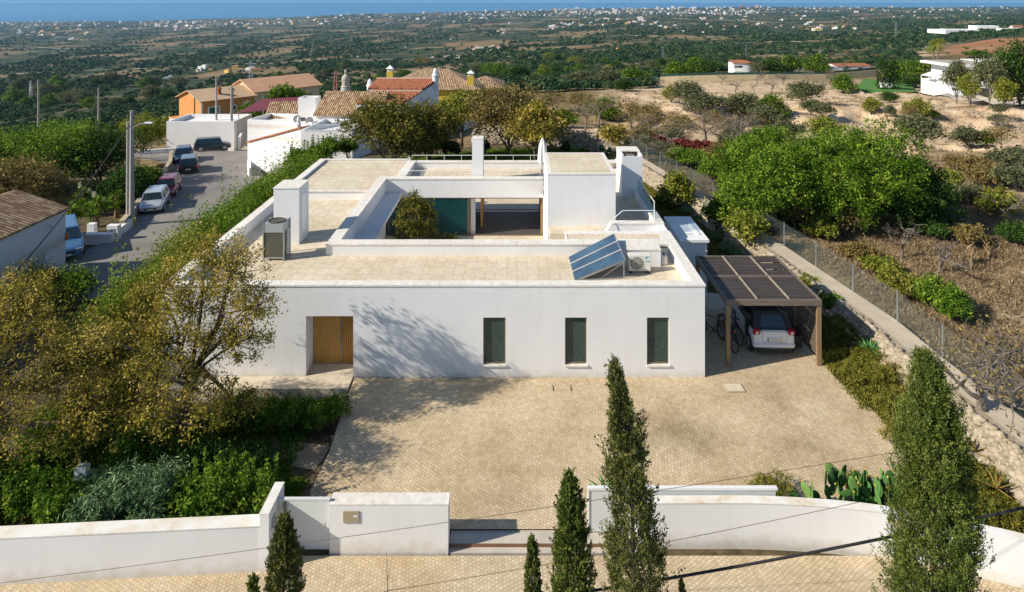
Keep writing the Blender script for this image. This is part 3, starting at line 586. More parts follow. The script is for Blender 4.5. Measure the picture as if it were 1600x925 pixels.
# wall-mounted style outdoor unit behind the panels
t = thing('outdoor_unit', 'white outdoor unit with round fan grille and blue logo behind the solar panels', 'air conditioner', (4.7,24.9,ZF))
x0,x1,y0,y1 = 4.22,5.06,24.7,25.0; z0 = ZF+.08
OFFW = flat('off_white_metal', (.68,.67,.60), .45, 0, .04)
MB().bbox(x0,x1,y0,y1,z0,z0+.62,.02).build('casing', OFFW, t)
mb = MB(); mb.lathe((0,0,0), [(.24,0),(.24,.02),(.2,.025),(.06,.03)], 24); mb.v = [(x0+.30+x, y0-.001-z, z0+.31+y) for x,y,z in mb.v]; fg = mb.build('fan_grille', flat('fan_dark', (.22,.21,.17), .6), t)
mb = MB()
for k in range(12):
    a = k*math.pi/6; mb.bar((x0+.30+.05*math.cos(a), y0-.036, z0+.31+.05*math.sin(a)), (x0+.30+.22*math.cos(a), y0-.028, z0+.31+.22*math.sin(a)), .008)
mb.build('wire_guard', OFFW, fg)
BLUE = flat('logo_blue', (.03,.36,.62), .5, 0, .02)
mb = MB(); mb.add([(x1-.20,y0-.003,z0+.56),(x1-.06,y0-.003,z0+.56),(x1-.20,y0-.003,z0+.44)], [(0,2,1)]); mb.build('logo', BLUE, t)
def lettering(txt, loc, size, mat, parent, rot=(math.pi/2,0,0), thick=.002, align='LEFT'):
    cu = bpy.data.curves.new('lettering', 'FONT'); cu.body = txt; cu.size = size; cu.extrude = thick; cu.align_x = align; to = bpy.data.objects.new('lettering', cu); col.objects.link(to); bpy.context.view_layer.update(); me = bpy.data.meshes.new_from_object(to); bpy.data.objects.remove(to); me.materials.clear(); me.materials.append(mat)
    o = bpy.data.objects.new('lettering', me); col.objects.link(o); org = ORG.get(parent.name, (0,0,0)) if parent else (0,0,0)
    o.parent = parent; o.location = tuple(loc[i]-org[i] for i in range(3)); o.rotation_euler = rot; return o
lettering('DAIKIN', (x1-.21,y0-.004,z0+.36), .055, BLUE, t)
mb = MB(); mb.box(x0+.05,x0+.12,y0,y1,ZF,z0); mb.box(x1-.12,x1-.05,y0,y1,ZF,z0); mb.build('feet', BLACK, t)
# low white block and pipe
t = thing('roof_duct_box', 'low white masonry box on the roof behind the outdoor unit', 'masonry box', (4.7,25.9,ZF))
MB().box(3.62,5.58,25.35,26.3,ZF,ZF+.62).build('body', WHITE, t); MB().box(3.60,5.60,25.33,26.32,ZF+.621,ZF+.66).build('top', CAP, t)
t = thing('roof_pipe', 'dark insulated pipe running along the parapet above the panels', 'pipe', (4,26.3,3.0)); mb = MB(); mb.tube([(3.0,26.42,3.08),(4.2,26.40,3.1),(6.1,26.42,3.08)], .025, 6); mb.build('pipe_run', flat('pipe_wrap', (.16,.14,.12), .8, 0, .4, 12), t); MB().tube([(3.75,26.38,3.1),(3.72,26.0,3.05),(3.70,25.3,2.95),(3.62,25.0,2.95)], .022).build('pipe_elbow', OFFW, t)
t = thing('gas_canister', 'small white canister standing by the right roof parapet', 'canister', (5.75,25.6,ZF)); MB().lathe((5.75,25.6,ZF), [(.13,0),(.14,.03),(.14,.30),(.10,.35),(.05,.37)], 14).build('body', OFFW, t, smooth=True); MB().lathe((5.75,25.6,ZF+.371), [(.04,0),(.04,.05)], 8).build('cap', BLACK, t)
# solar collectors: three panels on a tilted frame, corners from the picture
t = thing('solar_collector', 'three blue solar collector panels on a tilted steel frame', 'solar panel', (2.8,25.0,ZF))
A = np.array([2.04,26.05,ZF+.10]); B = np.array([3.90,26.25,ZF+.98]); C = np.array([4.02,24.25,ZF+.72]); A2 = np.array([2.10,24.02,ZF+.02])   # far-low, far-high, near-high, near-low
SOL, nt, b, N, L = nodes('solar_glass'); nz = noise(nt, 1.4, 5); r = ramp(nt, [(.3, (.035,.07,.12)), (.7, (.06,.125,.19))]); L(nz.outputs[0], r.inputs[0]); L(r.outputs[0], b.inputs['Base Color']); b.inputs['Roughness'].default_value = .4; b.inputs['Specular IOR Level'].default_value = .25
for i in range(3):
    a0, a1 = (A*(1-i/3)+A2*i/3), (A*(1-(i+1)/3)+A2*(i+1)/3); b0, b1 = (B*(1-i/3)+C*i/3), (B*(1-(i+1)/3)+C*(i+1)/3)
    g0, g1 = .02, .02; s = a1-a0; q = b1-b0; a0, a1, b0, b1 = a0+s*g0, a1-s*g1, b0+q*g0, b1-q*g1
    n = np.cross(b0-a0, a1-a0); n = n/np.linalg.norm(n); n = n if n[2] > 0 else -n
    cp = MB().add([a0,b0,b1,a1,a0-n*.08,b0-n*.08,b1-n*.08,a1-n*.08], [(0,3,2,1),(4,5,6,7),(0,1,5,4),(1,2,6,5),(2,3,7,6),(3,0,4,7)]).build('collector_panel', STEEL, t)
    c = (a0+b0+b1+a1)/4; ins = lambda p: c+(p-c)*.955+n*.004
    MB().add([ins(a0),ins(a1),ins(b1),ins(b0)], [(0,1,2,3)]).build('absorber', SOL, cp)
mb = MB()
for k in (1/3, 2/3): mb.bar(A*(1-k)+A2*k+[0,0,.02], B*(1-k)+C*k+[0,0,.02], .045, .03)
mb.build('seam_rail', flat('seam_rail', (.55,.53,.50), .6), t)
mb = MB(); mb.bar(B-[.06,0,.1], (B[0]-.05,B[1],ZF), .04); mb.bar(C-[.06,0,.1], (C[0]-.05,C[1],ZF), .04); mb.bar((C[0]-.05,C[1],ZF+.03), (A2[0],A2[1],ZF+.03), .035); mb.bar((B[0]-.05,B[1],ZF+.03), (A[0],A[1],ZF+.03), .035); mb.bar(C-[.06,0,.12],(C[0]-.9,C[1],ZF+.03),.03); mb.build('stand', STEEL, t)
# closed parasol
t = thing('parasol', 'closed white parasol standing on the roof terrace beside the stair tower', 'parasol', (1.48,37.9,ZF+.05))
mb = MB(); V = []; Fs = []; pr = [(.03,2.33),(.10,2.2),(.19,1.9),(.24,1.4),(.26,1.0),(.20,.85)]; n = 16
for r_, z in pr:
    for k in range(n): a = 2*math.pi*k/n; rr = r_*(1+.22*(k % 2)); V.append((1.48+rr*math.cos(a), 37.9+rr*math.sin(a), ZF+.05+z))
for i in range(len(pr)-1):
    for k in range(n): Fs.append((i*n+k,(i+1)*n+k,(i+1)*n+(k+1)%n,i*n+(k+1)%n))
mb.add(V, Fs); mb.build('canopy', flat('canvas', (.78,.77,.76), .9), t); MB().tube([(1.48,37.9,ZF+.06),(1.48,37.9,ZF+2.45)], .025).build('pole', STEEL, t); MB().lathe((1.48,37.9,ZF+.052), [(.25,0),(.25,.07),(.05,.1)], 16).build('base', CONC, t)

# ---------------------------------------------------------------- carport
t = thing('carport', 'dark timber slatted carport over the parked white car', 'carport', (9.15,23.3,0))
cx0,cx1,cy0,cy1,cz = 7.47,10.88,23.3,27.4,2.38
for x in (cx0+.08,cx1-.08):
    for y in (cy0+.08, 25.35, cy1-.08):
        if x < 8 and y == 25.35: continue
        MB().box(x-.075,x+.075,y-.06,y+.06,.0,cz-.22).build('post', POSTW, t)
mb = MB(); mb.box(cx0,cx1,cy0,cy0+.08,cz-.2,cz); mb.box(cx0,cx1,cy1-.08,cy1,cz-.2,cz); mb.box(cx0,cx0+.07,cy0+.08,cy1-.08,cz-.2,cz); mb.box(cx1-.07,cx1,cy0+.08,cy1-.08,cz-.2,cz); mb.box(cx0+.07,cx1-.07,25.3,25.4,cz-.18,cz+.01)
mb.build('beam', wood('beam_timber', (.13,.10,.08), (.21,.165,.13), scale=(2,14,14)), t)
mb = MB()
for x in (8.6,9.75): mb.box(x-.03,x+.03,cy0+.08,25.3,cz-.02,cz+.03); mb.box(x-.03,x+.03,25.4,cy1-.08,cz-.02,cz+.03)
mb.build('batten', flat('pale_batten', (.30,.25,.20), .8), t)
mb = MB(); y = cy0+.11; k = 0
while y < cy1-.1:
    if not (25.28 < y < 25.38):
        a = cx0+.08
        for xe in (8.565, 9.715, cx1-.08):
            dz = random.uniform(-.008, .008)
            if random.random() > .03: mb.box(a, xe-.005, y, y+.075, cz-.06+dz, cz-.035+dz)
            a = xe+.07
    y += .088; k += 1
mb.build('roof_slats', DARKW, t)
mb = MB(); z = .25
while z < cz-.3: mb.box(cx1-.05, cx1-.03, cy0+.16, 25.28, z, z+.06); mb.box(cx1-.05, cx1-.03, 25.42, cy1-.15, z, z+.06); z += .085
mb.build('side_screen', wood('screen_timber', (.10,.075,.055), (.16,.12,.09), scale=(14,2,14)), t)
bench = thing('timber_bench', 'dark timber bench against the carport screen beside the white car', 'bench', (10.6,25.0,0)); MB().box(10.42,10.78,24.5,26.5,.42,.47).build('seat', DARKW, bench)
for y in (24.6,26.4): MB().box(10.46,10.74,y-.03,y+.03,.016,.42).build('leg', DARKW, bench)

# ---------------------------------------------------------------- cars
PAINT = {}
def paint(name, c, metal=.0):
    if name in PAINT: return PAINT[name]
    m, nt, b, N, L = nodes(name); nz = noise(nt, 3, 4); r = ramp(nt, [(.3, tuple(x*.9 for x in c)), (.7, c)]); L(nz.outputs[0], r.inputs[0]); L(r.outputs[0], b.inputs['Base Color'])
    b.inputs['Roughness'].default_value = .32; b.inputs['Metallic'].default_value = metal; b.inputs['Coat Weight'].default_value = .6; b.inputs['Coat Roughness'].default_value = .08; PAINT[name] = m; return m
CARGL = glassmat('car_glass', (.012,.03,.034), .06); TRIM = flat('black_plastic', (.025,.025,.028), .5, 0, .1)
TAIL = flat('tail_light_red', (.45,.012,.02), .25, 0, .03); HEAD = flat('headlight_lens', (.6,.62,.64), .15, .3, .05); RIM = flat('alloy_rim', (.5,.51,.53), .35, .7, .05)
PLW = flat('number_plate', (.72,.72,.66), .5, 0, .03); PLB = flat('plate_blue', (.02,.07,.4), .5, 0, .03); PLY = flat('plate_yellow', (.8,.6,.02), .5, 0, .03)
def make_car(label, x, y, z, rz, body, L_=4.0, W=1.68, H=1.45, cabin=None, hood=.27, tailz=.0, roofs=(.30,.93), belt=.62, smart=False, roof_mat=None, group='cars parked along the village road', grp=True, slope=0):
    t = thing('parked_car', label, 'car', (x, y, z), group if grp else None, rz); t.rotation_euler = (slope, 0, rz)
    save = ORG[t.name]; ORG[t.name] = (0, 0, 0)                    # parts below are in the car's own frame, nose to +Y
    hl, hw = L_/2, W/2; bz = belt*H
    # body loft: stations from tail (-hl) to nose (+hl)
    st = [(-1.0,.86,.30,bz*.86),(-.985,.93,.22,bz*.97),(-.93,.98,.19,bz*1.0),(-.7,1.0,.17,bz*1.0),(-.2,1.0,.16,bz*1.0),(.25,1.0,.16,bz*.985),(1-2*hood,.995,.17,bz*.96),(.72,.98,.18,bz*.88),(.88,.95,.19,bz*.80),(.965,.88,.21,bz*.70),(1.0,.76,.27,bz*.58)]
    V = []; n = 12
    for sy, sw, zb, zt in st:
        w = hw*sw; pr = [(-w*.90,zb),(-w*.985,zb+.08),(-w,(zb+zt)*.5),(-w*.985,zt*.84),(-w*.93,zt*.965),(-w*.6,zt),(w*.6,zt),(w*.93,zt*.965),(w*.985,zt*.84),(w,(zb+zt)*.5),(w*.985,zb+.08),(w*.90,zb)]
        V += [(px_, sy*hl, pz) for px_, pz in pr]
    Fs = [(i*n+k,(i+1)*n+k,(i+1)*n+(k+1)%n,i*n+(k+1)%n) for i in range(len(st)-1) for k in range(n)]+[tuple(range(n)), tuple(range((len(st)-1)*n, len(st)*n))[::-1]]
    bo = MB().add(V, Fs).build('body', body, t, smooth=False)
    md = bo.modifiers.new('soft', 'SUBSURF'); md.levels = md.render_levels = 1
    # cabin
    cm = cabin or body; yt0, yt1 = (-.97+tailz)*hl, (1-2*hood)*hl; yr0, yr1 = (1-2*roofs[1])*hl, (1-2*roofs[0])*hl; wb, wr = hw*.93, hw*.74; zb = bz*.955; zt = H-.02
    base = [(-wb,yt0,zb),(wb,yt0,zb),(wb*.97,yt1,zb*.985),(-wb*.97,yt1,zb*.985)]; top = [(-wr,yr0,zt-.05),(wr,yr0,zt-.05),(wr*.97,yr1,zt-.04),(-wr*.97,yr1,zt-.04)]
    mb = MB(); mid = [( (a[0]+b_[0])/2*1.03, (a[1]+b_[1])/2, (a[2]+b_[2])/2) for a, b_ in zip(base, top)]
    mb.add(base+top, [(0,1,5,4),(1,2,6,5),(2,3,7,6),(3,0,4,7),(4,5,6,7)]); cb = mb.build('cabin', cm, t)
    rp = [(q[0]*.98, q[1]*.985 if abs(q[1]) > .2 else q[1], q[2]+.0) for q in top]; ctr = [sum(q[i] for q in top)/4 for i in range(3)]
    V = [(q[0],q[1],q[2]+.001) for q in top]+[(ctr[0]+(q[0]-ctr[0])*.82, ctr[1]+(q[1]-ctr[1])*.88, q[2]+.045) for q in top]
    MB().add(V, [(0,1,5,4),(1,2,6,5),(2,3,7,6),(3,0,4,7),(4,5,6,7)]).build('roof', roof_mat or cm, t)
    def inset(f, name, m_, k=.86, o=.006, kz=None, par=t, sub=None):
        P = [np.array(p) for p in f]; c = sum(P)/len(P); nn = np.cross(P[1]-P[0], P[3]-P[0]); nn = nn/np.linalg.norm(nn)
        Q = [c+(p-c)*k+nn*o for p in P]; Q2 = [q-nn*(o*.9) for q in Q]; MB().add(Q+Q2, [(0,1,2,3),(4,7,6,5),(0,4,5,1),(1,5,6,2),(2,6,7,3),(3,7,4,0)]).build(name, m_, par)
    inset((base[2],base[3],top[3],top[2]), 'windscreen', CARGL, .90)
    inset((base[0],base[1],top[1],top[0]), 'rear_window', CARGL, .80 if not smart else .62)
    for a, b_, c_, d in ((1,2,6,5),(3,0,4,7)):
        q = [base+top][0]; f = (q[a],q[b_],q[c_],q[d]); m1 = [(np.array(f[0])*.52+np.array(f[1])*.48), (np.array(f[3])*.52+np.array(f[2])*.48)]
        if smart: inset(f if a == 1 else f, 'side_window', CARGL, .78)
        else:
            inset((f[0], m1[0], m1[1], f[3]), 'side_window', CARGL, .82); inset((m1[0], f[1], f[2], m1[1]), 'side_window', CARGL, .82)
    # wheels
    rr = .30 if not smart else .29
    for sx in (-1, 1):
        for yy in ((-.63*hl), (.64*hl)) if not smart else ((-.66*hl), (.70*hl)):
            mb = MB(); s0 = 0; mb.lathe((0,0,0), [(rr*.72,-.095),(rr*.96,-.095),(rr,-.06),(rr,.06),(rr*.96,.095),(rr*.72,.095)], 22); mb.v = [(sx*(hw-.07)+zz, yy+xx, rr+yv) for xx, yv, zz in mb.v]; w = mb.build('wheel', BLACK, t)
            mb = MB(); mb.lathe((0,0,0), [(rr*.70,0),(rr*.66,.012),(rr*.2,.018)], 16); mb.v = [(sx*(hw-.07+.097)+sx*zz, yy+xx, rr+yv) for xx, yv, zz in mb.v]; mb.build('rim', RIM, w)
            mb = MB(); mb.lathe((0,0,0), [(rr*1.14,0),(rr*1.14,.004)], 22); mb.v = [(sx*(hw-.003)+sx*zz, yy+xx, rr*1.04+yv) for xx, yv, zz in mb.v]; mb.build('wheel_arch', TRIM, t)
        a = (0,0,0)
        if not smart:
            MB().bbox(sx*hw*.78-.13, sx*hw*.78+.13, -hl-.01, -hl+.10, bz*.62, bz*.86, .03).build('tail_light', TAIL, t)
        MB().bbox(sx*hw*.66-.17, sx*hw*.66+.17, hl*.945, hl*.985+.01, bz*.50, bz*.66, .03).build('headlight', HEAD, t)
        MB().bbox(sx*(hw+.06)-.075, sx*(hw+.06)+.075, yt1-.22, yt1-.12, bz*1.0, bz*1.0+.13, .03).build('mirror', body if not smart else TRIM, t)
        if not smart: MB().box(sx*(hw-.012)-.012, sx*(hw-.012)+.012, -.02, -.01, .3, bz*.84).build('door_seam', TRIM, t)
    mb = MB(); mb.bbox(-hw*.45, hw*.45, hl*.985, hl+.012, bz*.40, bz*.54, .02); mb.build('radiator_grille', TRIM, t)
    for sgn in (1, -1):
        if smart and sgn == 1: continue
        yy = sgn*(hl+.02 if sgn > 0 else hl+.012); zc = .36 if sgn > 0 else (.46 if not smart else .62)
        p = MB().box(-.26,.26,min(yy,yy-sgn*.02),max(yy,yy-sgn*.02),zc-.055,zc+.055).build('number_plate', PLW, t)
        e = .003; yb0, yb1 = (yy, yy+e) if sgn > 0 else (yy-e, yy)
        MB().box(-.26 if sgn < 0 else .22, -.22 if sgn < 0 else .26, yb0, yb1, zc-.055, zc+.055).build('blue_band', PLB, p); MB().box(.22 if sgn < 0 else -.26, .26 if sgn < 0 else -.22, yb0, yb1, zc-.055, zc+.055).build('yellow_band', PLY, p)
    if smart:
        # black safety-cell flanks, tail lamps, rear panel, bumper, plate letters, door
        for sx in (-1,1):
            MB().bbox(sx*hw*.80-.13, sx*hw*.80+.13, -hl-.03, -hl+.12, .74, .97, .05).build('tail_light', TAIL, t)
            MB().bbox(sx*hw*.80-.05, sx*hw*.80+.05, -hl-.04, -hl-.028, .79, .89, .005).build('lamp_lens', HEAD, t)
            MB().bbox(sx*(hw*.985)-.02, sx*(hw*.985)+.02, -hl*.62, -hl*.30, .34, .93, .015).build('safety_cell', TRIM, t)
            MB().bbox(sx*(hw*.99)-.02, sx*(hw*.99)+.02, -hl*.28, hl*.52, .30, .90, .015).build('door', body, t)
        MB().bbox(-hw*.58, hw*.58, -hl-.035, -hl+.1, .50, .93, .05).build('tailgate', body, t)
        mb = MB(); mb.bbox(-hw*.97, hw*.97, -hl-.05, -hl+.25, .27, .49, .07); mb.build('bumper', body, t)
        MB().bbox(-hw*.80, hw*.80, -hl-.045, -hl+.2, .16, .268, .03).build('diffuser', TRIM, t)
        MB().box(-hw*.55, hw*.55, -hl-.04, -hl-.036, .497, .507).build('tailgate_seam', TRIM, t)
        p.location.y -= .04
        o = lettering('32·VZ·06', (-.2, -hl-.05, .585), .085, TRIM, t)
        lettering('smart', (0, -hl-.038, .80), .05, flat('badge', (.25,.4,.6), .3), t, align='CENTER')
    ORG[t.name] = save; return t
WPAINT = paint('white_paint', (.84,.85,.86)); SILV = paint('silver_paint', (.55,.60,.66), .3); MAROON = paint('maroon_paint', (.27,.012,.035), .1); NAVY = paint('navy_paint', (.02,.055,.13), .3)
DARKB = paint('black_paint', (.025,.03,.04), .2); TEALP = paint('dark_teal_paint', (.018,.055,.07), .3); BLUEP = paint('blue_paint', (.10,.24,.42), .3)
make_car('small white two-seater car with black roof parked under the timber carport', 9.50, 25.3, .014, R(-2), WPAINT, 2.6, 1.58, 1.52, cabin=TRIM, hood=.16, tailz=.03, roofs=(.28,.84), belt=.60, smart=True, roof_mat=flat('soft_top', (.022,.022,.024), .8), grp=False)
def rcar(px, py, rz, label, body, **kw):
    X, Y = rx(px, py); return make_car(label, X, Y, road_z(Y)+.012, rz, body, slope=-.05*math.cos(rz), **kw)
rcar(241, 325, R(201), 'silver hatchback parked nose to the street pole', SILV, L_=4.1, W=1.7, H=1.42, hood=.24)
rcar(262, 302, R(199), 'maroon hatchback parked close behind the silver car', MAROON, L_=4.0, W=1.66, H=1.40, hood=.24)
rcar(295, 266, R(25), 'black estate car with grey roof parked beside the wall bend', DARKB, L_=4.3, W=1.75, H=1.5, hood=.22, roof_mat=paint('grey_roof_paint', (.16,.2,.24), .3))
rcar(286, 251, R(205), 'dark blue car parked facing the black estate car', NAVY, L_=4.1, W=1.72, H=1.46, hood=.24)
rcar(332, 234, R(-64), 'dark green hatchback parked sideways under the white block wall', TEALP, L_=3.95, W=1.68, H=1.45, hood=.23)
c = make_car('blue car with its bonnet showing past the white tiled cottage', -27.5, 39.6, road_z(39)+.2, R(180+38), BLUEP, L_=4.6, W=1.85, H=1.62, hood=.26, grp=False)

# ---------------------------------------------------------------- bicycles
def bicycle(label, x, y, z, rz, frame_m, lean=.12, basket=False):
    t = thing('bicycle', label, 'bicycle', (x, y, z), 'bicycles beside the white car', rz); t.rotation_euler = (0, lean, rz); sv = ORG[t.name]; ORG[t.name] = (0,0,0)
    r = .34; wb = .52
    for yy in (-wb, wb):
        w = MB().ring((0,yy,r), (1,0,0), r-.02, .022, 32, 6).build('wheel', BLACK, t, smooth=True)
        mb = MB(); 
        for k in range(10): a = k*math.pi/5; mb.tube([(0,yy,r),(0,yy+(r-.03)*math.cos(a),r+(r-.03)*math.sin(a))], .003, 4, False)
        mb.tube([(-.03,yy,r),(.03,yy,r)], .022, 8); mb.build('spokes', STEEL, w)
    bb = (0,-.08,.29); hd = (0,.36,.82); st = (0,-.26,.78)
    mb = MB(); mb.tube([bb, (0,.39,.68)], .02, 8); mb.tube([st, hd], .018, 8); mb.tube([bb, (0,-.29,.88)], .017, 8); mb.tube([(0,-wb,r), bb], .012, 6); mb.tube([(0,-wb,r), st], .011, 6); mb.tube([(0,.39,.62),(0,.34,.93)], .02, 8)
    mb.tube([(.04,.40,.60),(.05,wb,r)], .013, 6); mb.tube([(-.04,.40,.60),(-.05,wb,r)], .013, 6); mb.build('frame', frame_m, t)
    MB().tube([(-.29,.26,.98),(-.15,.33,.99),(0,.34,.95),(.15,.33,.99),(.29,.26,.98)], .014, 6).build('handlebar', TRIM, t)
    mb = MB(); mb.add([(-.08,-.42,.92),(.08,-.42,.92),(.02,-.15,.91),(-.02,-.15,.91),(-.06,-.40,.87),(.06,-.40,.87),(.015,-.17,.87),(-.015,-.17,.87)], [(0,3,2,1),(4,5,6,7),(0,1,5,4),(1,2,6,5),(2,3,7,6),(3,0,4,7)]); mb.build('saddle', TRIM, t)
    mb = MB(); mb.ring((.03,-.08,.29), (1,0,0), .08, .012, 16, 4); mb.bar((.05,-.08,.29),(.05,.05,.20),.018); mb.bar((-.05,-.08,.29),(-.05,-.21,.38),.018); mb.box(.03,.13,.02,.08,.185,.20); mb.box(-.13,-.03,-.24,-.18,.38,.395); mb.build('crankset', TRIM, t)
    MB().bbox(-.03,.03,-.50,-.44,.72,.77,.01).build('rear_reflector', flat('orange_reflector', (.7,.12,.03), .3), t)
    ORG[t.name] = sv; return t
bicycle('black bicycle with its front wheel turned towards the house corner', 7.55, 25.3, .016, R(62), TRIM, .06)
bicycle('dark bicycle standing beside the carport post with orange reflector', 7.95, 24.75, .016, R(8), flat('frame_black', (.03,.03,.035), .3), .10)
bicycle('dark bicycle squeezed next to the door of the white car', 8.25, 25.3, .016, R(14), flat('frame_grey', (.06,.065,.07), .3), .08)

# ---------------------------------------------------------------- street wall, gate and pier
YW = 16.1
bw = thing('boundary_wall', 'long white rendered boundary wall left of the pedestrian gate', 'wall', (-6.2,15.6,-.6))
def wallrun(name, pts, th, z0, zt, parent, mat, capt=True):
    mb = MB(); mc = MB()
    P = [np.array(p, float) for p in pts]; n = len(P); D = [P[min(i+1,n-1)]-P[max(i-1,0)] for i in range(n)]; Nn = [np.array([-d[1], d[0]])/np.linalg.norm(d) for d in D]
    Vf = [(*P[i], z0) for i in range(n)]+[(*P[i], zt[i]) for i in range(n)]+[(*(P[i]+Nn[i]*th), zt[i]) for i in range(n)]+[(*(P[i]+Nn[i]*th), z0) for i in range(n)]
    Fs = []
    for i in range(n-1):
        for a in range(3): Fs.append((a*n+i, a*n+i+1, (a+1)*n+i+1, (a+1)*n+i))
    Fs += [(0, n, 2*n, 3*n), (n-1, 4*n-1, 3*n-1, 2*n-1)]
    if capt:
        o = mb.add(Vf, Fs).build(name, mat, parent)
        Vc = [(*(P[i]-Nn[i]*.008), zt[i]+.004) for i in range(n)]+[(*(P[i]+Nn[i]*(th+.008)), zt[i]+.004) for i in range(n)]+[(*(P[i]-Nn[i]*.008), zt[i]+.028) for i in range(n)]+[(*(P[i]+Nn[i]*(th+.008)), zt[i]+.028) for i in range(n)]
        Fc = [(2*n+i,2*n+i+1,3*n+i+1,3*n+i) for i in range(n-1)]+[(i,i+1,2*n+i+1,2*n+i) for i in range(n-1)]+[(n+i+1,n+i,3*n+i,3*n+i+1) for i in range(n-1)]+[(0,2*n,3*n,n),(n-1,2*n-1,4*n-1,3*n-1)]
        mc.add(Vc, Fc).build('coping', STAINCAP, parent)
    else: o = mb.add(Vf, Fs).build(name, mat, parent)
    return o
STAINCAP, nt, b, N, L = nodes('stained_coping'); n1 = noise(nt, 1.6, 7, 'Pos', .7); r = ramp(nt, [(.42, (.80,.785,.75)), (.58, (.72,.66,.55)), (.70, (.62,.46,.27))]); L(n1.outputs[0], r.inputs[0]); L(r.outputs[0], b.inputs['Base Color']); b.inputs['Roughness'].default_value = .85
wallrun('wall_body', [(-30,14.2),(-20,14.75),(-12.07,15.24),(-6.16,15.6)], .36, -.7, [.45,.46,.47,.47], bw, WHITE)
pr = thing('gate_pier_wall', 'short white wall running back beside the pedestrian gate', 'wall', (-6.04,15.6,-.6)); MB().box(-6.155,-5.93,15.59,16.62,-.7,.77).build('wall_body', WHITE, pr); MB().box(-6.16,-5.925,15.585,16.625,.772,.795).build('coping', CAP, pr)
MB().box(-5.929,-5.915,15.75,16.0,.28,.52).build('house_number_plate', STEEL, pr); MB().box(-5.80,-5.72,16.16,16.2,.35,.6).build('door_phone', flat('intercom', (.25,.24,.22), .5, .3), pr)
gt = thing('pedestrian_gate', 'pale grey metal pedestrian gate beside the mailbox wall', 'gate', (-5.3,16.2,-.6)); MB().box(-5.66,-4.66,16.18,16.23,-.55,.66).build('gate_leaf', flat('gate_paint', (.66,.68,.66), .45, 0, .03), gt)
mb = MB(); mb.box(-5.92,-5.66,16.20,16.24,-.58,.66); mb.box(-5.92,-4.64,16.17,16.25,.662,.70); mb.build('gate_frame', MATS['gate_paint'], gt); MB().tube([(-4.74,16.13,.05),(-4.74,16.13,.15)], .015).build('handle', STEEL, gt)
mw = thing('mailbox_wall', 'thick white wall block with beige mailbox between the two gates', 'wall', (-3.2,16.1,-.6)); MB().box(-4.63,-1.70,YW,YW+.38,-.7,.60).build('wall_body', WHITE, mw); MB().box(-4.64,-1.69,YW-.006,YW+.386,.602,.628).build('coping', CAP, mw)
bx = MB().bbox(-4.29,-3.89,YW-.025,YW-.001,.18,.47,.006).build('mailbox', flat('mailbox_beige', (.40,.34,.24), .5, .2, .05), mw); MB().box(-4.03,-3.93,YW-.03,YW-.026,.33,.37).build('label_plate', WMET, bx)
sw = thing('boundary_wall', 'curved white rendered boundary wall right of the driveway opening', 'wall', (4,16.3,-.6))
crv = [(3.0,16.34),(4.5,16.34),(6.0,16.33),(7.6,16.22),(9.0,16.0),(10.4,15.6),(11.7,15.16),(14,14.3),(20,12)]
def smooth_curve(P, n=5):
    P = [np.array(p, float) for p in P]; out = []
    for i in range(len(P)-1):
        a, b_, c, d = P[max(i-1,0)], P[i], P[i+1], P[min(i+2,len(P)-1)]
        for k in range(n): t_ = k/n; out.append(.5*((2*b_)+(c-a)*t_+(2*a-5*b_+4*c-d)*t_**2+(3*b_-a-3*c+d)*t_**3))
    return out+[P[-1]]
c3 = smooth_curve([(*p, z) for p, z in zip(crv, [.45,.45,.455,.46,.47,.48,.49,.5,.5])])
o = wallrun('wall_body', [p[:2] for p in c3], .24, -.7, [float(p[2]) for p in c3], sw, WHITE)
sg = thing('sliding_gate', 'white metal sliding gate leaf slid open behind the curved wall', 'gate', (3.6,16.7,-.55)); MB().box(1.84,6.6,16.66,16.72,-.50,.56).build('gate_leaf', MATS['gate_paint'], sg); mb = MB(); mb.box(1.80,6.64,16.64,16.74,.562,.62); mb.box(1.80,1.838,16.64,16.74,-.53,.56); mb.build('gate_frame', WMET, sg)
MB().lathe((2.2,16.69,-.56), [(.05,0),(.05,.05)], 8).build('wheel', STEEL, sg)
t = thing('manhole_cover', 'square pale paved manhole cover near the carport', 'manhole cover', (7.4,22.1,.02)); x,y,_ = atZ(1121,600,0); mb = MB().box(7.02,7.62,21.78,22.25,.0,.024).build('frame', flat('cover_frame', (.45,.38,.28), .7), t); MB().box(7.06,7.58,21.82,22.21,.0,.03).build('lid', flat('cover_infill', (.62,.53,.38), .9, var=.2, scale=8), t)
t = thing('drain_channel', 'thin drain slot in the paving before the facade', 'drain', (1.2,22.2,.02)); mb = MB(); mb.box(1.2,1.215,21.85,22.15,.0,.018); mb.box(1.8,1.815,21.85,22.15,.0,.018); mb.build('slot', TRIM, t)

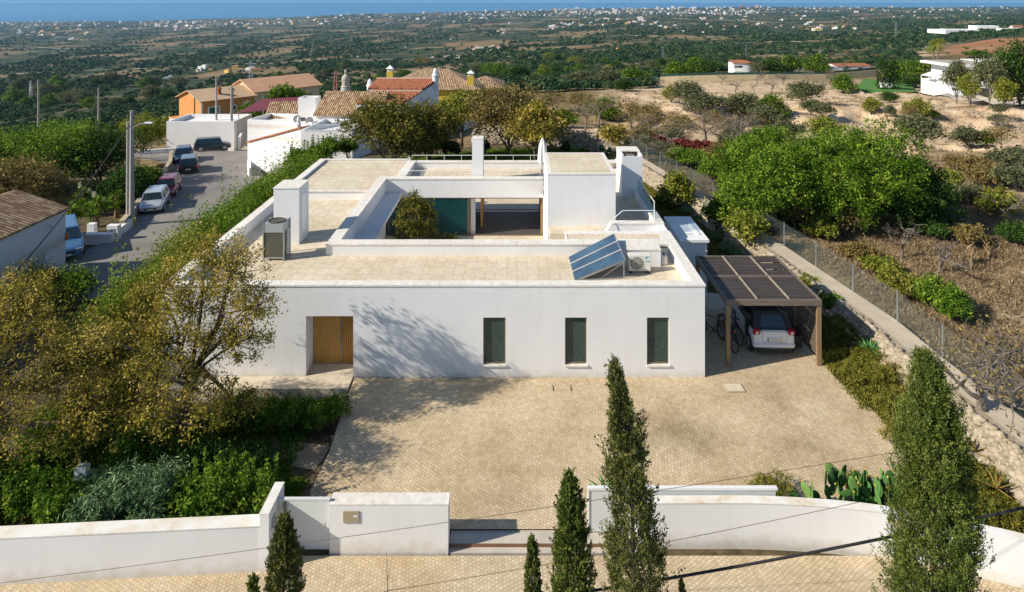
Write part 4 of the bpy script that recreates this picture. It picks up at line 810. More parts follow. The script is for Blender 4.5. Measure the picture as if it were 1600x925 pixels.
# ---------------------------------------------------------------- stone retaining walls
STONE = []
def stone_wall(name, label, pts, z0, z1, n, side=-1, size=(.12,.26), seed=1, slope=.25):
    rg = np.random.default_rng(seed); P = np.array(pts, float); d = np.diff(P, axis=0); L_ = np.linalg.norm(d, axis=1); cum = np.concatenate([[0], np.cumsum(L_)])
    s = rg.random(n)*cum[-1]; k = np.clip(np.searchsorted(cum, s)-1, 0, len(d)-1); f = (s-cum[k])/L_[k]; base = P[k]+d[k]*f[:,None]; dn = d[k]/L_[k][:,None]; nrm = np.column_stack([-dn[:,1], dn[:,0]])*side
    h = rg.random(n); Z = z0+(z1-z0)*h; off = (1-h)*slope; C = np.column_stack([base+nrm*off[:,None], Z])
    ph = (1+5**.5)/2; iv = np.array([(-1,ph,0),(1,ph,0),(-1,-ph,0),(1,-ph,0),(0,-1,ph),(0,1,ph),(0,-1,-ph),(0,1,-ph),(ph,0,-1),(ph,0,1),(-ph,0,-1),(-ph,0,1)])/1.9
    it = np.array([(0,11,5),(0,5,1),(0,1,7),(0,7,10),(0,10,11),(1,5,9),(5,11,4),(11,10,2),(10,7,6),(7,1,8),(3,9,4),(3,4,2),(3,2,6),(3,6,8),(3,8,9),(4,9,5),(2,4,11),(6,2,10),(8,6,7),(9,8,1)])
    sz = rg.uniform(*size, n); V = (iv[None]*(1+rg.uniform(-.25,.25,(n,12,1)))*sz[:,None,None]*np.array([1.15,1.15,.75])*.62)+C[:,None]
    Q = (it[None]+(np.arange(n)*12)[:,None,None]).reshape(-1,3); ti = np.repeat(rg.random(n), 12)
    t = thing(name, label, 'stone wall', (float(P[0][0]), float(P[0][1]), z0))
    V2 = V.reshape(-1,3)-np.array(ORG[t.name]); link('stonework', npmesh('stonework', V2, Q, [STN], ti), t)
    mb = MB(); n2 = len(P)
    for i in range(n2-1):
        a, b_ = P[i], P[i+1]; q = np.array([-(b_-a)[1], (b_-a)[0]])/np.linalg.norm(b_-a)*side
        mb.add([(*(a+q*(slope)),z0-.2),(*(b_+q*slope),z0-.2),(*b_,z1-.03),(*a,z1-.03),(*(a-q*.3),z0-.2),(*(b_-q*.3),z0-.2),(*(b_-q*.3),z1-.03),(*(a-q*.3),z1-.03)], [(0,1,2,3),(3,2,6,7),(4,7,6,5)])
    mb.build('core', flat('rubble_core', (.36,.29,.20), .95, var=.35, scale=5, coord='Pos'), t); return t
STN, nt, b, N, L = nodes('limestone_rubble'); a = N('ShaderNodeAttribute'); a.attribute_name = 'tint'; r = ramp(nt, [(0, (.15,.12,.08)), (.5, (.31,.255,.18)), (1, (.47,.40,.30))]); n1 = noise(nt, 9, 4, 'Pos'); L(mathn(nt, 'MULTIPLY_ADD', n1.outputs[0], .5, mathn(nt, 'MULTIPLY', a.outputs['Fac'], .6)), r.inputs[0]); L(r.outputs[0], b.inputs['Base Color']); b.inputs['Roughness'].default_value = .95
PL = [(x-.62, y) for x, y in PATH[:4]]; PL2 = [(PATH[i][0]-(.6 if i < 6 else .5), PATH[i][1]) for i in range(4, 9)]
stone_wall('retaining_wall', 'rough limestone retaining wall below the concrete garden path', [(PL[0][0]-.1,15.9)]+PL[1:]+PL2, .0, .86, 6500, side=1, size=(.09,.24), seed=3, slope=.45)
stone_wall('rear_stone_wall', 'honey coloured limestone wall behind the lawn at the back of the house', [(7.0,57.3),(3.2,59.8),(-1.0,60.3),(-4,60.6)], .0, 1.5, 1500, side=1, size=(.2,.42), seed=5)
# chain-link fence
t = thing('chain_link_fence', 'chain-link fence with thin steel posts beside the garden path', 'fence', (14.9,20,.8))
FP = [(PATH[i][0]+(.60 if i < 5 else .5), PATH[i][1]) for i in range(0, 9)]
fm, nt, b, N, L = nodes('wire_mesh'); tr = N('ShaderNodeBsdfTransparent'); mx = N('ShaderNodeMixShader'); b.inputs['Base Color'].default_value = (.16,.21,.20,1); b.inputs['Roughness'].default_value = .5
tc = N('ShaderNodeTexCoord'); sp = N('ShaderNodeSeparateXYZ'); L(tc.outputs['Object'], sp.inputs[0])
def wv(s1, s2):
    v = mathn(nt, 'ADD', mathn(nt, 'MULTIPLY', sp.outputs['Y'], s1), mathn(nt, 'MULTIPLY', sp.outputs['Z'], s2)); return mathn(nt, 'LESS_THAN', mathn(nt, 'FRACT', v), .075)
L(mathn(nt, 'MAXIMUM', wv(13, 13), wv(13, -13)), mx.inputs[0]); L(tr.outputs[0], mx.inputs[1]); L(b.outputs[0], mx.inputs[2]); L(mx.outputs[0], nt.nodes['Material Output'].inputs[0])
mb = MB()
for i in range(len(FP)-1): mb.poly([(*FP[i],.82),(*FP[i+1],.82),(*FP[i+1],1.95),(*FP[i],1.95)])
mb.build('wire_netting', fm, t)
FPa = np.array(FP); cum = np.concatenate([[0], np.cumsum(np.linalg.norm(np.diff(FPa, axis=0), axis=1))]); s = 6.6
while s < cum[-1]:
    x = np.interp(s, cum, FPa[:,0]); y = np.interp(s, cum, FPa[:,1]); MB().tube([(x,y,.8),(x,y,2.0)], .028, 8).build('post', STEEL, t); s += 2.6
# ---------------------------------------------------------------- neighbouring buildings
def tilemat(name, c1, c2, c3, rib=True):
    m, nt, b, N, L = nodes(name); tc = N('ShaderNodeTexCoord'); v = N('ShaderNodeTexVoronoi'); mp = N('ShaderNodeMapping'); mp.inputs['Scale'].default_value = (4.2, 2.6, 2.6); L(tc.outputs['Object'], mp.inputs[0]); L(mp.outputs[0], v.inputs['Vector']); v.inputs['Scale'].default_value = 1; v.inputs['Randomness'].default_value = .35
    s = N('ShaderNodeSeparateColor'); L(v.outputs['Color'], s.inputs[0]); r = ramp(nt, [(.15, c1), (.5, c2), (.9, c3)]); L(s.outputs[0], r.inputs[0])
    w = N('ShaderNodeTexWave'); w.wave_type = 'BANDS'; w.bands_direction = 'X'; w.inputs['Scale'].default_value = 1.35; w.inputs['Distortion'].default_value = .3; L(tc.outputs['Object'], w.inputs['Vector'])
    r2 = ramp(nt, [(.12, (.5,.46,.42)), (.45, (1,1,1))]); L(w.outputs[0], r2.inputs[0]); L(mixc(nt, 1.0, r.outputs[0], r2.outputs[0], 'MULTIPLY'), b.inputs['Base Color']); b.inputs['Roughness'].default_value = .9; bump(nt, b, w.outputs[0], .8, .08); return m
OLDT = tilemat('old_clay_tiles', (.26,.14,.07), (.40,.26,.14), (.52,.38,.22)); REDT = tilemat('red_clay_tiles', (.42,.12,.05), (.52,.17,.07), (.56,.22,.10)); TANT = tilemat('tan_clay_tiles', (.34,.21,.12), (.46,.31,.18), (.52,.38,.24)); PALET = flat('pale_roof', (.58,.40,.24), .9, var=.08, scale=.6); PALEO = flat('orange_roof', (.60,.34,.20), .9, var=.08, scale=.6)
OCHRE = plaster('orange_render', (.56,.27,.09), .1, False); CREAM = plaster('cream_render', (.62,.54,.36), .1, False); YEL = plaster('yellow_render', (.66,.48,.07), .1, False); SHADEW = plaster('shade_blue_render', (.68,.72,.77), .06); WIND = glassmat('dark_window', (.02,.035,.04), .1); GREENW = flat('green_shutter', (.02,.12,.08), .5)  # bluish render has the blue of shaded walls mixed into its white
def block(label, cx, cy, lx, ly, z0, eave, ridge, rz=0, wall=None, roofm=None, roof='gable', wins=(), name='house', cat='house', group=None, over=.25, parent=None, mono=None):
    # local frame: x along the ridge, y across; front is -y
    t = parent or thing(name, label, cat, (cx, cy, z0), group, rz); sv = ORG[t.name]; ORG[t.name] = (0,0,0); wall = wall or WHITE
    ox = oy = 0
    hx, hy, he, hr = lx/2, ly/2, eave-z0, ridge-z0; mb = MB()
    if roof in ('gable',):
        mb.add([(-hx,-hy,-.8),(hx,-hy,-.8),(hx,hy,-.8),(-hx,hy,-.8),(-hx,-hy,he),(hx,-hy,he),(hx,hy,he),(-hx,hy,he),(-hx,0,hr-.05),(hx,0,hr-.05)], [(0,1,5,4),(2,3,7,6),(1,2,6,9,5),(3,0,4,8,7),(4,5,9,8),(6,7,8,9)])
    elif roof == 'mono':
        mb.add([(-hx,-hy,-.8),(hx,-hy,-.8),(hx,hy,-.8),(-hx,hy,-.8),(-hx,-hy,he),(hx,-hy,he),(hx,hy,hr),(-hx,hy,hr)], [(0,1,5,4),(2,3,7,6),(1,2,6,5),(3,0,4,7),(4,5,6,7)])
    else: mb.box(-hx,hx,-hy,hy,-.8,he if roof != 'flat' else hr)
    mb.build('wall', wall, t); o = over; th = .12; mb = MB()
    if roof == 'gable':
        sl = (hr-he)/hy; q = he-sl*o+.06
        for s in (-1, 1): mb.add([(-hx-o,s*(hy+o),q),(hx+o,s*(hy+o),q),(hx+o,0,hr+.06),(-hx-o,0,hr+.06),(-hx-o,s*(hy+o),q+th),(hx+o,s*(hy+o),q+th),(hx+o,0,hr+.06+th),(-hx-o,0,hr+.06+th)], [(0,3,2,1) if s < 0 else (0,1,2,3),(4,5,6,7),(0,1,5,4),(1,2,6,5),(3,0,4,7)])
    elif roof == 'hip':
        k = min(hx*.9, hy); mb.add([(-hx-o,-hy-o,he),(hx+o,-hy-o,he),(hx+o,hy+o,he),(-hx-o,hy+o,he),(-hx+k,0,hr),(hx-k,0,hr)], [(0,1,5,4),(1,2,5),(2,3,4,5),(3,0,4),(3,2,1,0)])
    elif roof == 'mono':
        mb.add([(-hx-o,-hy-o,he+.02),(hx+o,-hy-o,he+.02),(hx+o,hy+o,hr+.04),(-hx-o,hy+o,hr+.04),(-hx-o,-hy-o,he+.02+th),(hx+o,-hy-o,he+.02+th),(hx+o,hy+o,hr+.04+th),(-hx-o,hy+o,hr+.04+th)], [(0,3,2,1),(4,5,6,7),(0,1,5,4),(1,2,6,5),(2,3,7,6),(3,0,4,7)])
    else:
        w = .2
        for a in ((-hx,hx,-hy,-hy+w),(-hx,hx,hy-w,hy),(-hx,-hx+w,-hy+w,hy-w),(hx-w,hx,-hy+w,hy-w)): mb.box(a[0],a[1],a[2],a[3],hr+.002,hr+.5)
    mb.build('roof' if roof != 'flat' else 'parapet', roofm or wall, t)
    for (side, u, zc, w, h) in wins:                                    # side f,b,l,r ; u along the side
        mb = MB(); e = .03
        if side in 'fb': s = -1 if side == 'f' else 1; y = s*hy; mb.box(u-w/2,u+w/2,min(y,y+s*e),max(y,y+s*e),zc-h/2,zc+h/2)
        else: s = -1 if side == 'l' else 1; x = s*hx; mb.box(min(x,x+s*e),max(x,x+s*e),u-w/2,u+w/2,zc-h/2,zc+h/2)
        mb.build('window', WIND, t)
    ORG[t.name] = sv; return t
def chimney(par, x, y, z0, h, w=.5, m=None, capm=None, round_=False):      # world coordinates
    sv = ORG[par.name]
    c, s = math.cos(par.rotation_euler.z), math.sin(par.rotation_euler.z); L0 = par.location; dx, dy = x-L0.x, y-L0.y; lx, ly = dx*c+dy*s, -dx*s+dy*c; lz = z0-L0.z
    ORG[par.name] = (0,0,0)
    if round_: ch = MB().lathe((lx,ly,lz), [(w*.5,0),(w*.5,h*.6),(w*.62,h*.62),(w*.62,h*.68),(w*.42,h*.7),(w*.40,h*.85),(w*.1,h)], 12).build('chimney', m or WHITE, par)
    else:
        ch = MB().box(lx-w/2,lx+w/2,ly-w/2,ly+w/2,lz,lz+h).build('chimney', m or WHITE, par); mb = MB(); mb.box(lx-w*.4,lx+w*.4,ly-w*.4,ly+w*.4,lz+h,lz+h*1.18); mb.add([(lx-w*.62,ly-w*.62,lz+h*1.18),(lx+w*.62,ly-w*.62,lz+h*1.18),(lx+w*.62,ly+w*.62,lz+h*1.18),(lx-w*.62,ly+w*.62,lz+h*1.18),(lx,ly,lz+h*1.42)], [(0,1,4),(1,2,4),(2,3,4),(3,0,4),(3,2,1,0)]); mb.build('chimney_cap', capm or WHITE, ch)
    ORG[par.name] = sv
# tiled cottage at the left edge: its ridge runs away from us
t = block('white cottage with weathered clay tile roof at the left edge of the road', -27.75, 30.0, 12, 5.7, -2.1, 1.55, 2.48, R(90), SHADEW, OLDT, 'gable', name='tiled_cottage', over=.12)
sv = ORG[t.name]; ORG[t.name] = (0,0,0)
for z in (1.75, .95): MB().box(3.9,4.35,-2.90,-2.86,z-.22,z+.22).build('meter_box', flat('meter_grey', (.45,.46,.5), .6), t)
MB().tube([(4.6,-2.95,3.3),(4.6,-3.1,3.15)], .05, 8).build('wall_lamp', STEEL, t)
MB().box(5.96,6.03,-2.98,-2.78,2.0,2.4).build('street_number_sign', flat('sign_orange', (.6,.2,.06), .6), t); ORG[t.name] = sv
# low white garden walls by the cottage forecourt
def lowwall(name, label, pts, th, h, zf, mat=WHITE, cat='wall'):
    t = thing(name, label, cat, (pts[0][0], pts[0][1], float(zf(pts[0][0], pts[0][1]))))
    mb = MB()
    for i in range(len(pts)-1):
        a = np.array(pts[i], float); b_ = np.array(pts[i+1], float); d = (b_-a)/np.linalg.norm(b_-a); q = np.array([-d[1], d[0]])*th/2; za, zb = float(zf(*a)), float(zf(*b_)); e = d*(th*.49 if i else 0)
        a = a-e
        V = [(*(a-q),za-.4),(*(b_-q),zb-.4),(*(b_+q),zb-.4),(*(a+q),za-.4),(*(a-q),za+h),(*(b_-q),zb+h),(*(b_+q),zb+h),(*(a+q),za+h)]
        mb.add(V, [(0,3,2,1),(4,5,6,7),(0,1,5,4),(1,2,6,5),(2,3,7,6),(3,0,4,7)])
    mb.build('wall_body', mat, t); return t
zr = lambda x, y: road_z(y)
STUC = plaster('beige_stone_wall', (.50,.41,.27), .25)
lowwall('garden_wall', 'low white stepped wall at the corner beside the cottage forecourt', [rx(132,378), rx(170,378), rx(205,352)], .5, .55, zr)
t = thing('wall_pillar', 'small white pillar on the low wall by the palm lilies', 'pillar', (*rx(145,374), road_z(39.5))); X, Y = rx(145,374); MB().box(X-.35,X+.1,Y-.05,Y+.3,road_z(Y)-.3,road_z(Y)+1.0).build('pillar_body', WHITE, t)
t = thing('letterbox_pillar', 'white pillar with a name plate at the wall corner', 'pillar', (*rx(178,374), road_z(39.5))); X, Y = rx(178,374); MB().box(X-.35,X+.35,Y-.2,Y+.2,road_z(Y)-.3,road_z(Y)+.95).build('pillar_body', WHITE, t); MB().box(X-.1,X+.2,Y-.22,Y-.202,road_z(Y)+.55,road_z(Y)+.75).build('name_plate', STEEL, t)
lowwall('road_wall', 'beige masonry retaining wall curving along the road behind the parked cars', [rx(190,362), rx(204,346), rx(232,305), rx(255,280), rx(266,262), rx(268,246)], .35, .75, zr, STUC)
lowwall('yard_wall', 'low white wall below the white terrace block at the road end', [rx(215,241), rx(262,238), rx(356,232)], .3, .45, zr)
# white terrace block
t = block('white terrace block with parapet above the parked green car', -38.5, 82.0, 8.2, 5.4, -4.6, -1.7, -1.95, 0, WHITE, WHITE, 'flat', name='terrace_block', cat='building')
lowwall('stair_wall', 'white stepped wall beside the terrace block stairs', [(-33.6,79.5),(-32.6,76.6)], .25, 1.4, zr)
t = thing('outdoor_stair', 'short concrete stair between the white block and the white house', 'stairs', (-32.2,77,-4.2))
for k in range(5): MB().box(-32.4,-31.3,76.4+k*.35,78.5,-4.3+k*.22,-4.1+k*.22).build('step', CONC, t)
# house with lean-to roof
t = thing('lean_to_house', 'white lean-to house with a sloping orange tile edge at the road bend', 'house', (-24,65,-3.3))
a, b_ = np.array([-27.0,65.6]), np.array([-20.3,61.2]); d = (b_-a)/np.linalg.norm(b_-a); q = np.array([-d[1], d[0]]); za, zb = -1.1, 1.15
c_, d_ = b_+q*6, a+q*6
MB().add([(*a,-4.5),(*b_,-4.5),(*c_,-4.5),(*d_,-4.5),(*a,za),(*b_,zb),(*c_,zb),(*d_,za)], [(0,1,5,4),(1,2,6,5),(2,3,7,6),(3,0,4,7),(4,5,6,7)]).build('wall', WHITE, t)
a2, b2, c2, d2 = a-q*.1-d*.3, b_-q*.1, b_+q*1.1, a+q*1.1-d*.3
MB().add([(*a2,za-.05),(*b2,zb+.02),(*c2,zb+.02),(*d2,za-.05),(*a2,za+.12),(*b2,zb+.2),(*c2,zb+.2),(*d2,za+.12)], [(0,3,2,1),(4,5,6,7),(0,1,5,4),(1,2,6,5),(2,3,7,6),(3,0,4,7)]).build('tile_edge', REDT, t)
MB().lathe((-20.9,62.4,1.0), [(.22,0),(.22,.35),(.28,.4),(.16,.5),(.14,.75),(.18,.8),(.03,1.15)], 12).build('chimney', WHITE, t)
porch = lowwall('porch_rail', 'low white porch rail at the corner of the lean-to house', [(-26.9,65.3),(-25.9,62.9),(-25.1,61.4)], .2, .8, zr)
t = block('white flat house with satellite dishes behind the lean-to roof', -24.5, 70.5, 7.5, 4.2, -4, .5, .1, R(-12), WHITE, WHITE, 'flat', name='flat_roof_house')
for sx, sz in ((-22.9,.9),(-21.6,.7)):
    dd = thing('satellite_dish', 'grey satellite dish on the white flat roof, %s one' % ('left' if sx < -22 else 'right'), 'satellite dish', (sx,67.9,0)); mb = MB(); mb.lathe((0,0,0), [(.42,0),(.40,.02),(.25,-.05),(.02,-.09)], 16); mb.v = [(sx+x*.8+z, 67.9+z+x*.5, sz+y) for x,y,z in mb.v]; mb.build('dish', flat('dish_grey', (.45,.43,.42), .6), dd); MB().tube([(sx,68.0,sz-.3),(sx,68.3,sz-.6)], .03).build('bracket', STEEL, dd)
t = block('white terrace house with slim railings left of the bushy tree', -17.3, 63.0, 4.8, 6.0, -2.5, 1.0, .75, R(-4), WHITE, WHITE, 'flat', name='terrace_house', wins=(('f',1.0,2.2,.8,.5),)); X0 = -19.6
rl = railing('terrace_railing', 'white terrace railing above the white house front', [(-19.6,60.1),(-15.0,59.8)], .55, 1.2, step=.16, r=.02); rl['group'] = 'village railings'
t = block('white cottage with brown clay tile roof behind the terrace', -17.5, 71.5, 6.6, 6.5, -2.5, 1.2, 3.1, R(-6), WHITE, OLDT, 'gable', name='brown_roof_cottage'); 
t = block('white cottage with low brown roof between terrace and mauve awning', -24.6, 76.0, 7.5, 6.0, -3, .0, 1.4, R(8), WHITE, OLDT, 'gable', name='low_cottage')
t = block('square white rooftop water tower behind the cottages', -22.9, 72.0, 1.9, 1.9, -2, 2.35, 2.1, 0, WHITE, WHITE, 'flat', name='rooftop_tower', cat='tower', wins=(('f',-.4,2.2,.5,.6),))
t = thing('awning', 'dark red flat awning roof behind the white cottages', 'awning', (-31,80,-1)); MB().add([(-34.5,80,-.6),(-27,80,.35),(-26.5,84.5,.9),(-33,84.5,.5),(-34.5,80,-.68),(-27,80,.27),(-26.5,84.5,.82),(-33,84.5,.42)], [(0,3,2,1),(4,5,6,7),(0,1,5,4),(1,2,6,5),(2,3,7,6),(3,0,4,7)][::-1]).build('roof_sheet', flat('dark_red_sheet', (.16,.035,.045), .6), t); 
for x, y in ((-34.2,80.2),(-27.3,80.2),(-32.8,84.3),(-27,84.3)): MB().tube([(x,y,-5),(x,y,-.6 if x < -30 else .2)], .06).build('post', STEEL, t)
# ornate stone chimney
t = thing('ornate_chimney', 'tall stone chimney with a ribbed cap above the brown roof', 'chimney', (-19.3,73,2.0)); MB().lathe((-19.3,73.5,2.2), [(.85,-.6),(.80,.0),(.5,1.3),(.55,1.35),(.42,1.45),(.46,2.3),(.34,2.55),(.12,2.75),(.12,2.95),(.2,3.05),(.02,3.3)], 12).build('shaft', flat('weathered_stone', (.42,.38,.32), .9, var=.25, scale=4), t)
MB().lathe((-20.5,73.5,1.8), [(.16,0),(.16,1.0),(.24,1.05),(.05,1.3)], 10).build('vent_pipe', flat('vent_stone', (.5,.45,.36), .9), t)
# white house with red roof, shade blue in its wall colour
t = thing('red_roof_house', 'tall white house with bright red tile roof behind the bushy tree', 'house', (-13,74,-3))
P = {'nl':(-17.0,69.0),'nr':(-12.1,69.0),'fr':(-9.5,79.0),'fl':(-17.0,79.0)}; zn, zf_ = 2.2, 3.45
MB().add([(*P['nl'],-4),(*P['nr'],-4),(*P['fr'],-4),(*P['fl'],-4),(*P['nl'],zn),(*P['nr'],zn),(*P['fr'],zf_),(*P['fl'],zf_)], [(0,1,5,4),(1,2,6,5),(2,3,7,6),(3,0,4,7),(4,5,6,7)]).build('wall', SHADEW, t)
def lerp2(a, b_, k): return (a[0]*(1-k)+b_[0]*k, a[1]*(1-k)+b_[1]*k)
for k0, k1, up in ((0,.50,0),(.52,1,.22)):
    A0, B0, B1, A1 = lerp2(P['nl'],P['fl'],k0), lerp2(P['nr'],P['fr'],k0), lerp2(P['nr'],P['fr'],k1), lerp2(P['nl'],P['fl'],k1); z0_, z1_ = zn+(zf_-zn)*k0+.03+up, zn+(zf_-zn)*k1+.03+up
    mb = MB(); mb.add([(*A0,z0_),(*B0,z0_),(*B1,z1_),(*A1,z1_),(*A0,z0_+.12),(*B0,z0_+.12),(*B1,z1_+.12),(*A1,z1_+.12)], [(0,3,2,1),(4,5,6,7),(0,1,5,4),(1,2,6,5),(2,3,7,6),(3,0,4,7)]); rf = mb.build('roof', REDT, t)
    MB().bar((A1[0],A1[1],z1_+.15),(B1[0],B1[1],z1_+.15), .16).build('ridge_tiles', flat('ridge_mortar', (.66,.52,.42), .9), rf)
chimney(t, -9.75, 78.0, 2.6, 2.6, .75, SHADEW, round_=True); chimney(t, -17.6, 78.0, 1.6, 2.3, .7, WHITE, round_=True)
MB().box(-10.98,-10.9,71.7,73.3,.1,1.7).build('window', WIND, t)
w = MB(); 
for (za, zb) in ((-.0,1.75),): 
    y0_, y1_ = 74.2, 75.8; xa = -12.1+(y0_-69)*.26; xb = -12.1+(y1_-69)*.26; w.add([(xa+.03,y0_,za),(xb+.03,y1_,za),(xb+.03,y1_,zb),(xa+.03,y0_,zb)], [(0,1,2,3)])
w.build('shutter', flat('pink_frame', (.50,.36,.33), .7), t)
dd = thing('satellite_dish', 'pale dish between the stone chimney and the red roof', 'satellite dish', (-17.6,76,1.5)); mb = MB(); mb.lathe((0,0,0), [(.6,0),(.55,.03),(.3,-.07),(.02,-.1)], 16); mb.v = [(-17.9+x, 72.0+z, 2.35+y) for x,y,z in mb.v]; mb.build('dish', flat('dish_pink', (.5,.42,.4), .7), dd); MB().tube([(-17.9,72.1,2.2),(-17.9,72.2,1.2)], .04).build('mast', STEEL, dd)
# yellow house
t = block('yellow house with brown hipped tile roof behind the red roof', -11.6, 92.0, 12.6, 9.0, -4, 1.35, 3.7, 0, YEL, TANT, 'hip', name='yellow_house', wins=(('f',2.0,3.2,1.2,1.4),('f',5.0,1.2,1.0,1.3)), over=.45)
chimney(t, -17.6, 90.5, 1.5, 2.0, .85, YEL); chimney(t, -6.3, 88.6, 1.3, 1.8, .85, YEL)
t = block('low yellow wing beside the yellow house', -4.6, 96.0, 4.5, 8.0, -4, 1.0, 2.2, 0, YEL, TANT, 'hip', name='yellow_wing', over=.4)
t = block('yellow annexe with white garden wall right of the red roof house', -8.2, 84.5, 3.6, 3.0, -4, -1.2, -1.4, 0, YEL, CREAM, 'flat', name='yellow_annexe', cat='building')
lowwall('garden_wall', 'white garden wall in front of the yellow annexe', [(-9.2,78.5),(-6.5,79.0),(-5.2,82)], .25, 1.9, lambda x, y: -3.4)
# orange house
t = block('orange house with pale gabled roof beyond the white terrace block', -54.3, 118, 9.5, 8.6, -9.4, -3.9, -2.5, R(50), OCHRE, PALET, 'gable', name='orange_house', over=.5)
sv = ORG[t.name]; ORG[t.name] = (0,0,0)
MB().box(-3.6,-1.4,-4.35,-4.31,2.6,4.4).build('window_surround', WMET, t); MB().box(-3.3,-1.7,-4.38,-4.35,2.75,4.25).build('shutter', GREENW, t); mb = MB(); mb.lathe((0,0,0), [(.65,0),(.65,.04)], 20); mb.v = [(1.0+x,-4.31-z,3.7+y) for x,y,z in mb.v]; rw = mb.build('round_window', WMET, t); mb = MB(); mb.lathe((0,0,0), [(.42,0),(.42,.02)], 20); mb.v = [(1.0+x,-4.36-z,3.7+y) for x,y,z in mb.v]; mb.build('pane', WIND, rw)
MB().prism([(2.8,-4.35),(4.0,-4.35),(4.0,-4.31),(2.8,-4.31)], 1.6, 4.6).build('arched_window', WMET, t); MB().box(3.05,3.75,-4.38,-4.352,1.8,4.3).build('pane', WIND, t)
MB().lathe((-.8,-2.6,5.6), [(.35,0),(.35,1.4),(.45,1.45),(.45,1.6),(.25,1.7),(.25,1.9)], 12).build('chimney', flat('brick_orange', (.4,.13,.05), .9), t); MB().box(-4.74,-4.4,-4.36,-4.31,0,5.2).build('corner_trim', WMET, t)
mb = MB(); mb.box(-7.2,-4.76,-3.2,2.5,-.5,2.3); mb.build('balcony', WHITE, t); mb = MB(); mb.box(-7.3,-4.76,-3.3,2.6,2.31,2.45); mb.build('balcony_floor', OCHRE, t); ORG[t.name] = sv
t = block('cream house wing with pale orange roof beside the orange house', -47.0, 127.2, 13.5, 9, -9.4, -3.3, -1.5, R(50), CREAM, PALEO, 'gable', name='cream_house', over=.5, wins=(('f',-1.0,3.6,1.7,1.6),))
# poles and street lamp
CPOLE = flat('concrete_pole', (.36,.34,.31), .9, var=.1, scale=2)
def upole(label, x, y, z, h, r=.14, arm=False, mat=None, group='utility poles along the village road'):
    t = thing('utility_pole', label, 'utility pole', (x, y, z), group); MB().tube([(x,y,z-.3),(x,y,z+h)], [r,r*.6], 8).build('pole', mat or CPOLE, t)
    
    if mat is not None: return t
    MB().bar((x-.35,y,z+h-.5),(x+.35,y,z+h-.5), .08).build('crossarm', TRIM, t)
    for q in (-.3,0,.3): MB().lathe((x+q,y,z+h-.46), [(.05,0),(.05,.12)], 6).build('insulator', flat('ceramic', (.3,.2,.15), .4), t)
    if arm:
        MB().tube([(x,y-.1,z+h-1.3),(x+.6,y-.3,z+h-.9),(x+1.35,y-.5,z+h-.75)], .03).build('lamp_arm', STEEL, t); MB().bbox(x+1.2,x+1.75,y-.62,y-.42,z+h-.82,z+h-.70,.03).build('lamp_head', flat('lamp_white', (.7,.75,.78), .3), t)
    return t
X, Y = rx(206, 352); upole('tall double concrete pole with street lamp beside the silver car', X, Y, road_z(Y), 8.0, .19, True)
MB_ = bpy.data.objects['utility_pole']; MB().tube([(X-.32,Y+.1,road_z(Y)-.2),(X-.32,Y+.1,road_z(Y)+7.2)], [.15,.1], 8).build('second_pole', CPOLE, MB_)
MB().box(X+.05,X+.42,Y-.25,Y-.2,road_z(Y)+.05,road_z(Y)+.6).build('marker_plate', flat('marker_yellow', (.5,.33,.04), .7), MB_)
X, Y = rx(355, 228); upole('concrete pole standing at the nose of the dark green hatchback', X+.1, Y+1.0, road_z(Y), 7.2, .2)
p = atY(338,183,83); upole('concrete pole rising from the white terrace block', p[0], 83, -4.6, 8.2, .17)
p = atY(304,184,88); upole('thin dark pole in front of the orange house gable', p[0], 88, -6, 6.2, .13, mat=flat('old_wood_pole', (.17,.14,.11), .9))
for px, py, h, lb in ((60,190,5.8,'leftmost concrete pole above the green trees'),(154,193,5.0,'concrete pole above the dark green trees'),(364,182,5.0,'slim brown pole before the orange house windows')):
    g = atY(px, py, 84 if px < 300 else 105); upole(lb, g[0], g[1], g[2]-3, h+2.6, .15)
# telecom mast, pylons
def pylon(label, px, py0, py1, Y, w=None, red=False, group='lattice masts in the valley'):
    x, y, z = atY(px, py1, Y); h = (py1-py0)*Y/F; w = w or h*.09; t = thing('lattice_mast', label, 'mast', (x, y, z), group); mb = MB(); n = 6
    for i in range(n):
        z0_, z1_ = z-2+(h+2)*i/n, z-2+(h+2)*(i+1)/n; w0, w1 = w*(1-.7*i/n), w*(1-.7*(i+1)/n)
        for sx, sy in ((-1,-1),(1,-1),(1,1),(-1,1)):
            mb.bar((x+sx*w0,y+sy*w0,z0_),(x+sx*w1,y+sy*w1,z1_), h*.012); mb.bar((x+sx*w0,y+sy*w0,z0_),(x-sx*w1 if sy > 0 else x+sx*w1,y+sy*w1 if sy > 0 else y-sy*w1,z1_), h*.008)
    mb.build('lattice', flat('mast_red', (.5,.2,.16), .6) if red else STEEL, t); mb = MB()
    for k in (.8,.93): mb.bar((x-w*1.6,y,z+h*k),(x+w*1.6,y,z+h*k), h*.02)
    mb.build('crossarms', STEEL, t)
pylon('red and white telecom mast beyond the stone chimney', 524, 111, 160, 140, .55, True); pylon('grey lattice pylon behind the orange house', 392, 96, 132, 420); pylon('small pylon at the left of the valley', 48, 126, 148, 500); pylon('pylon among trees right of the centre valley', 1036, 73, 98, 420); pylon('small pylon on the ridge left of the round white house', 1166, 70, 82, 420); pylon('pylon on the scrub hill below the white compound', 1400, 34, 54, 620)
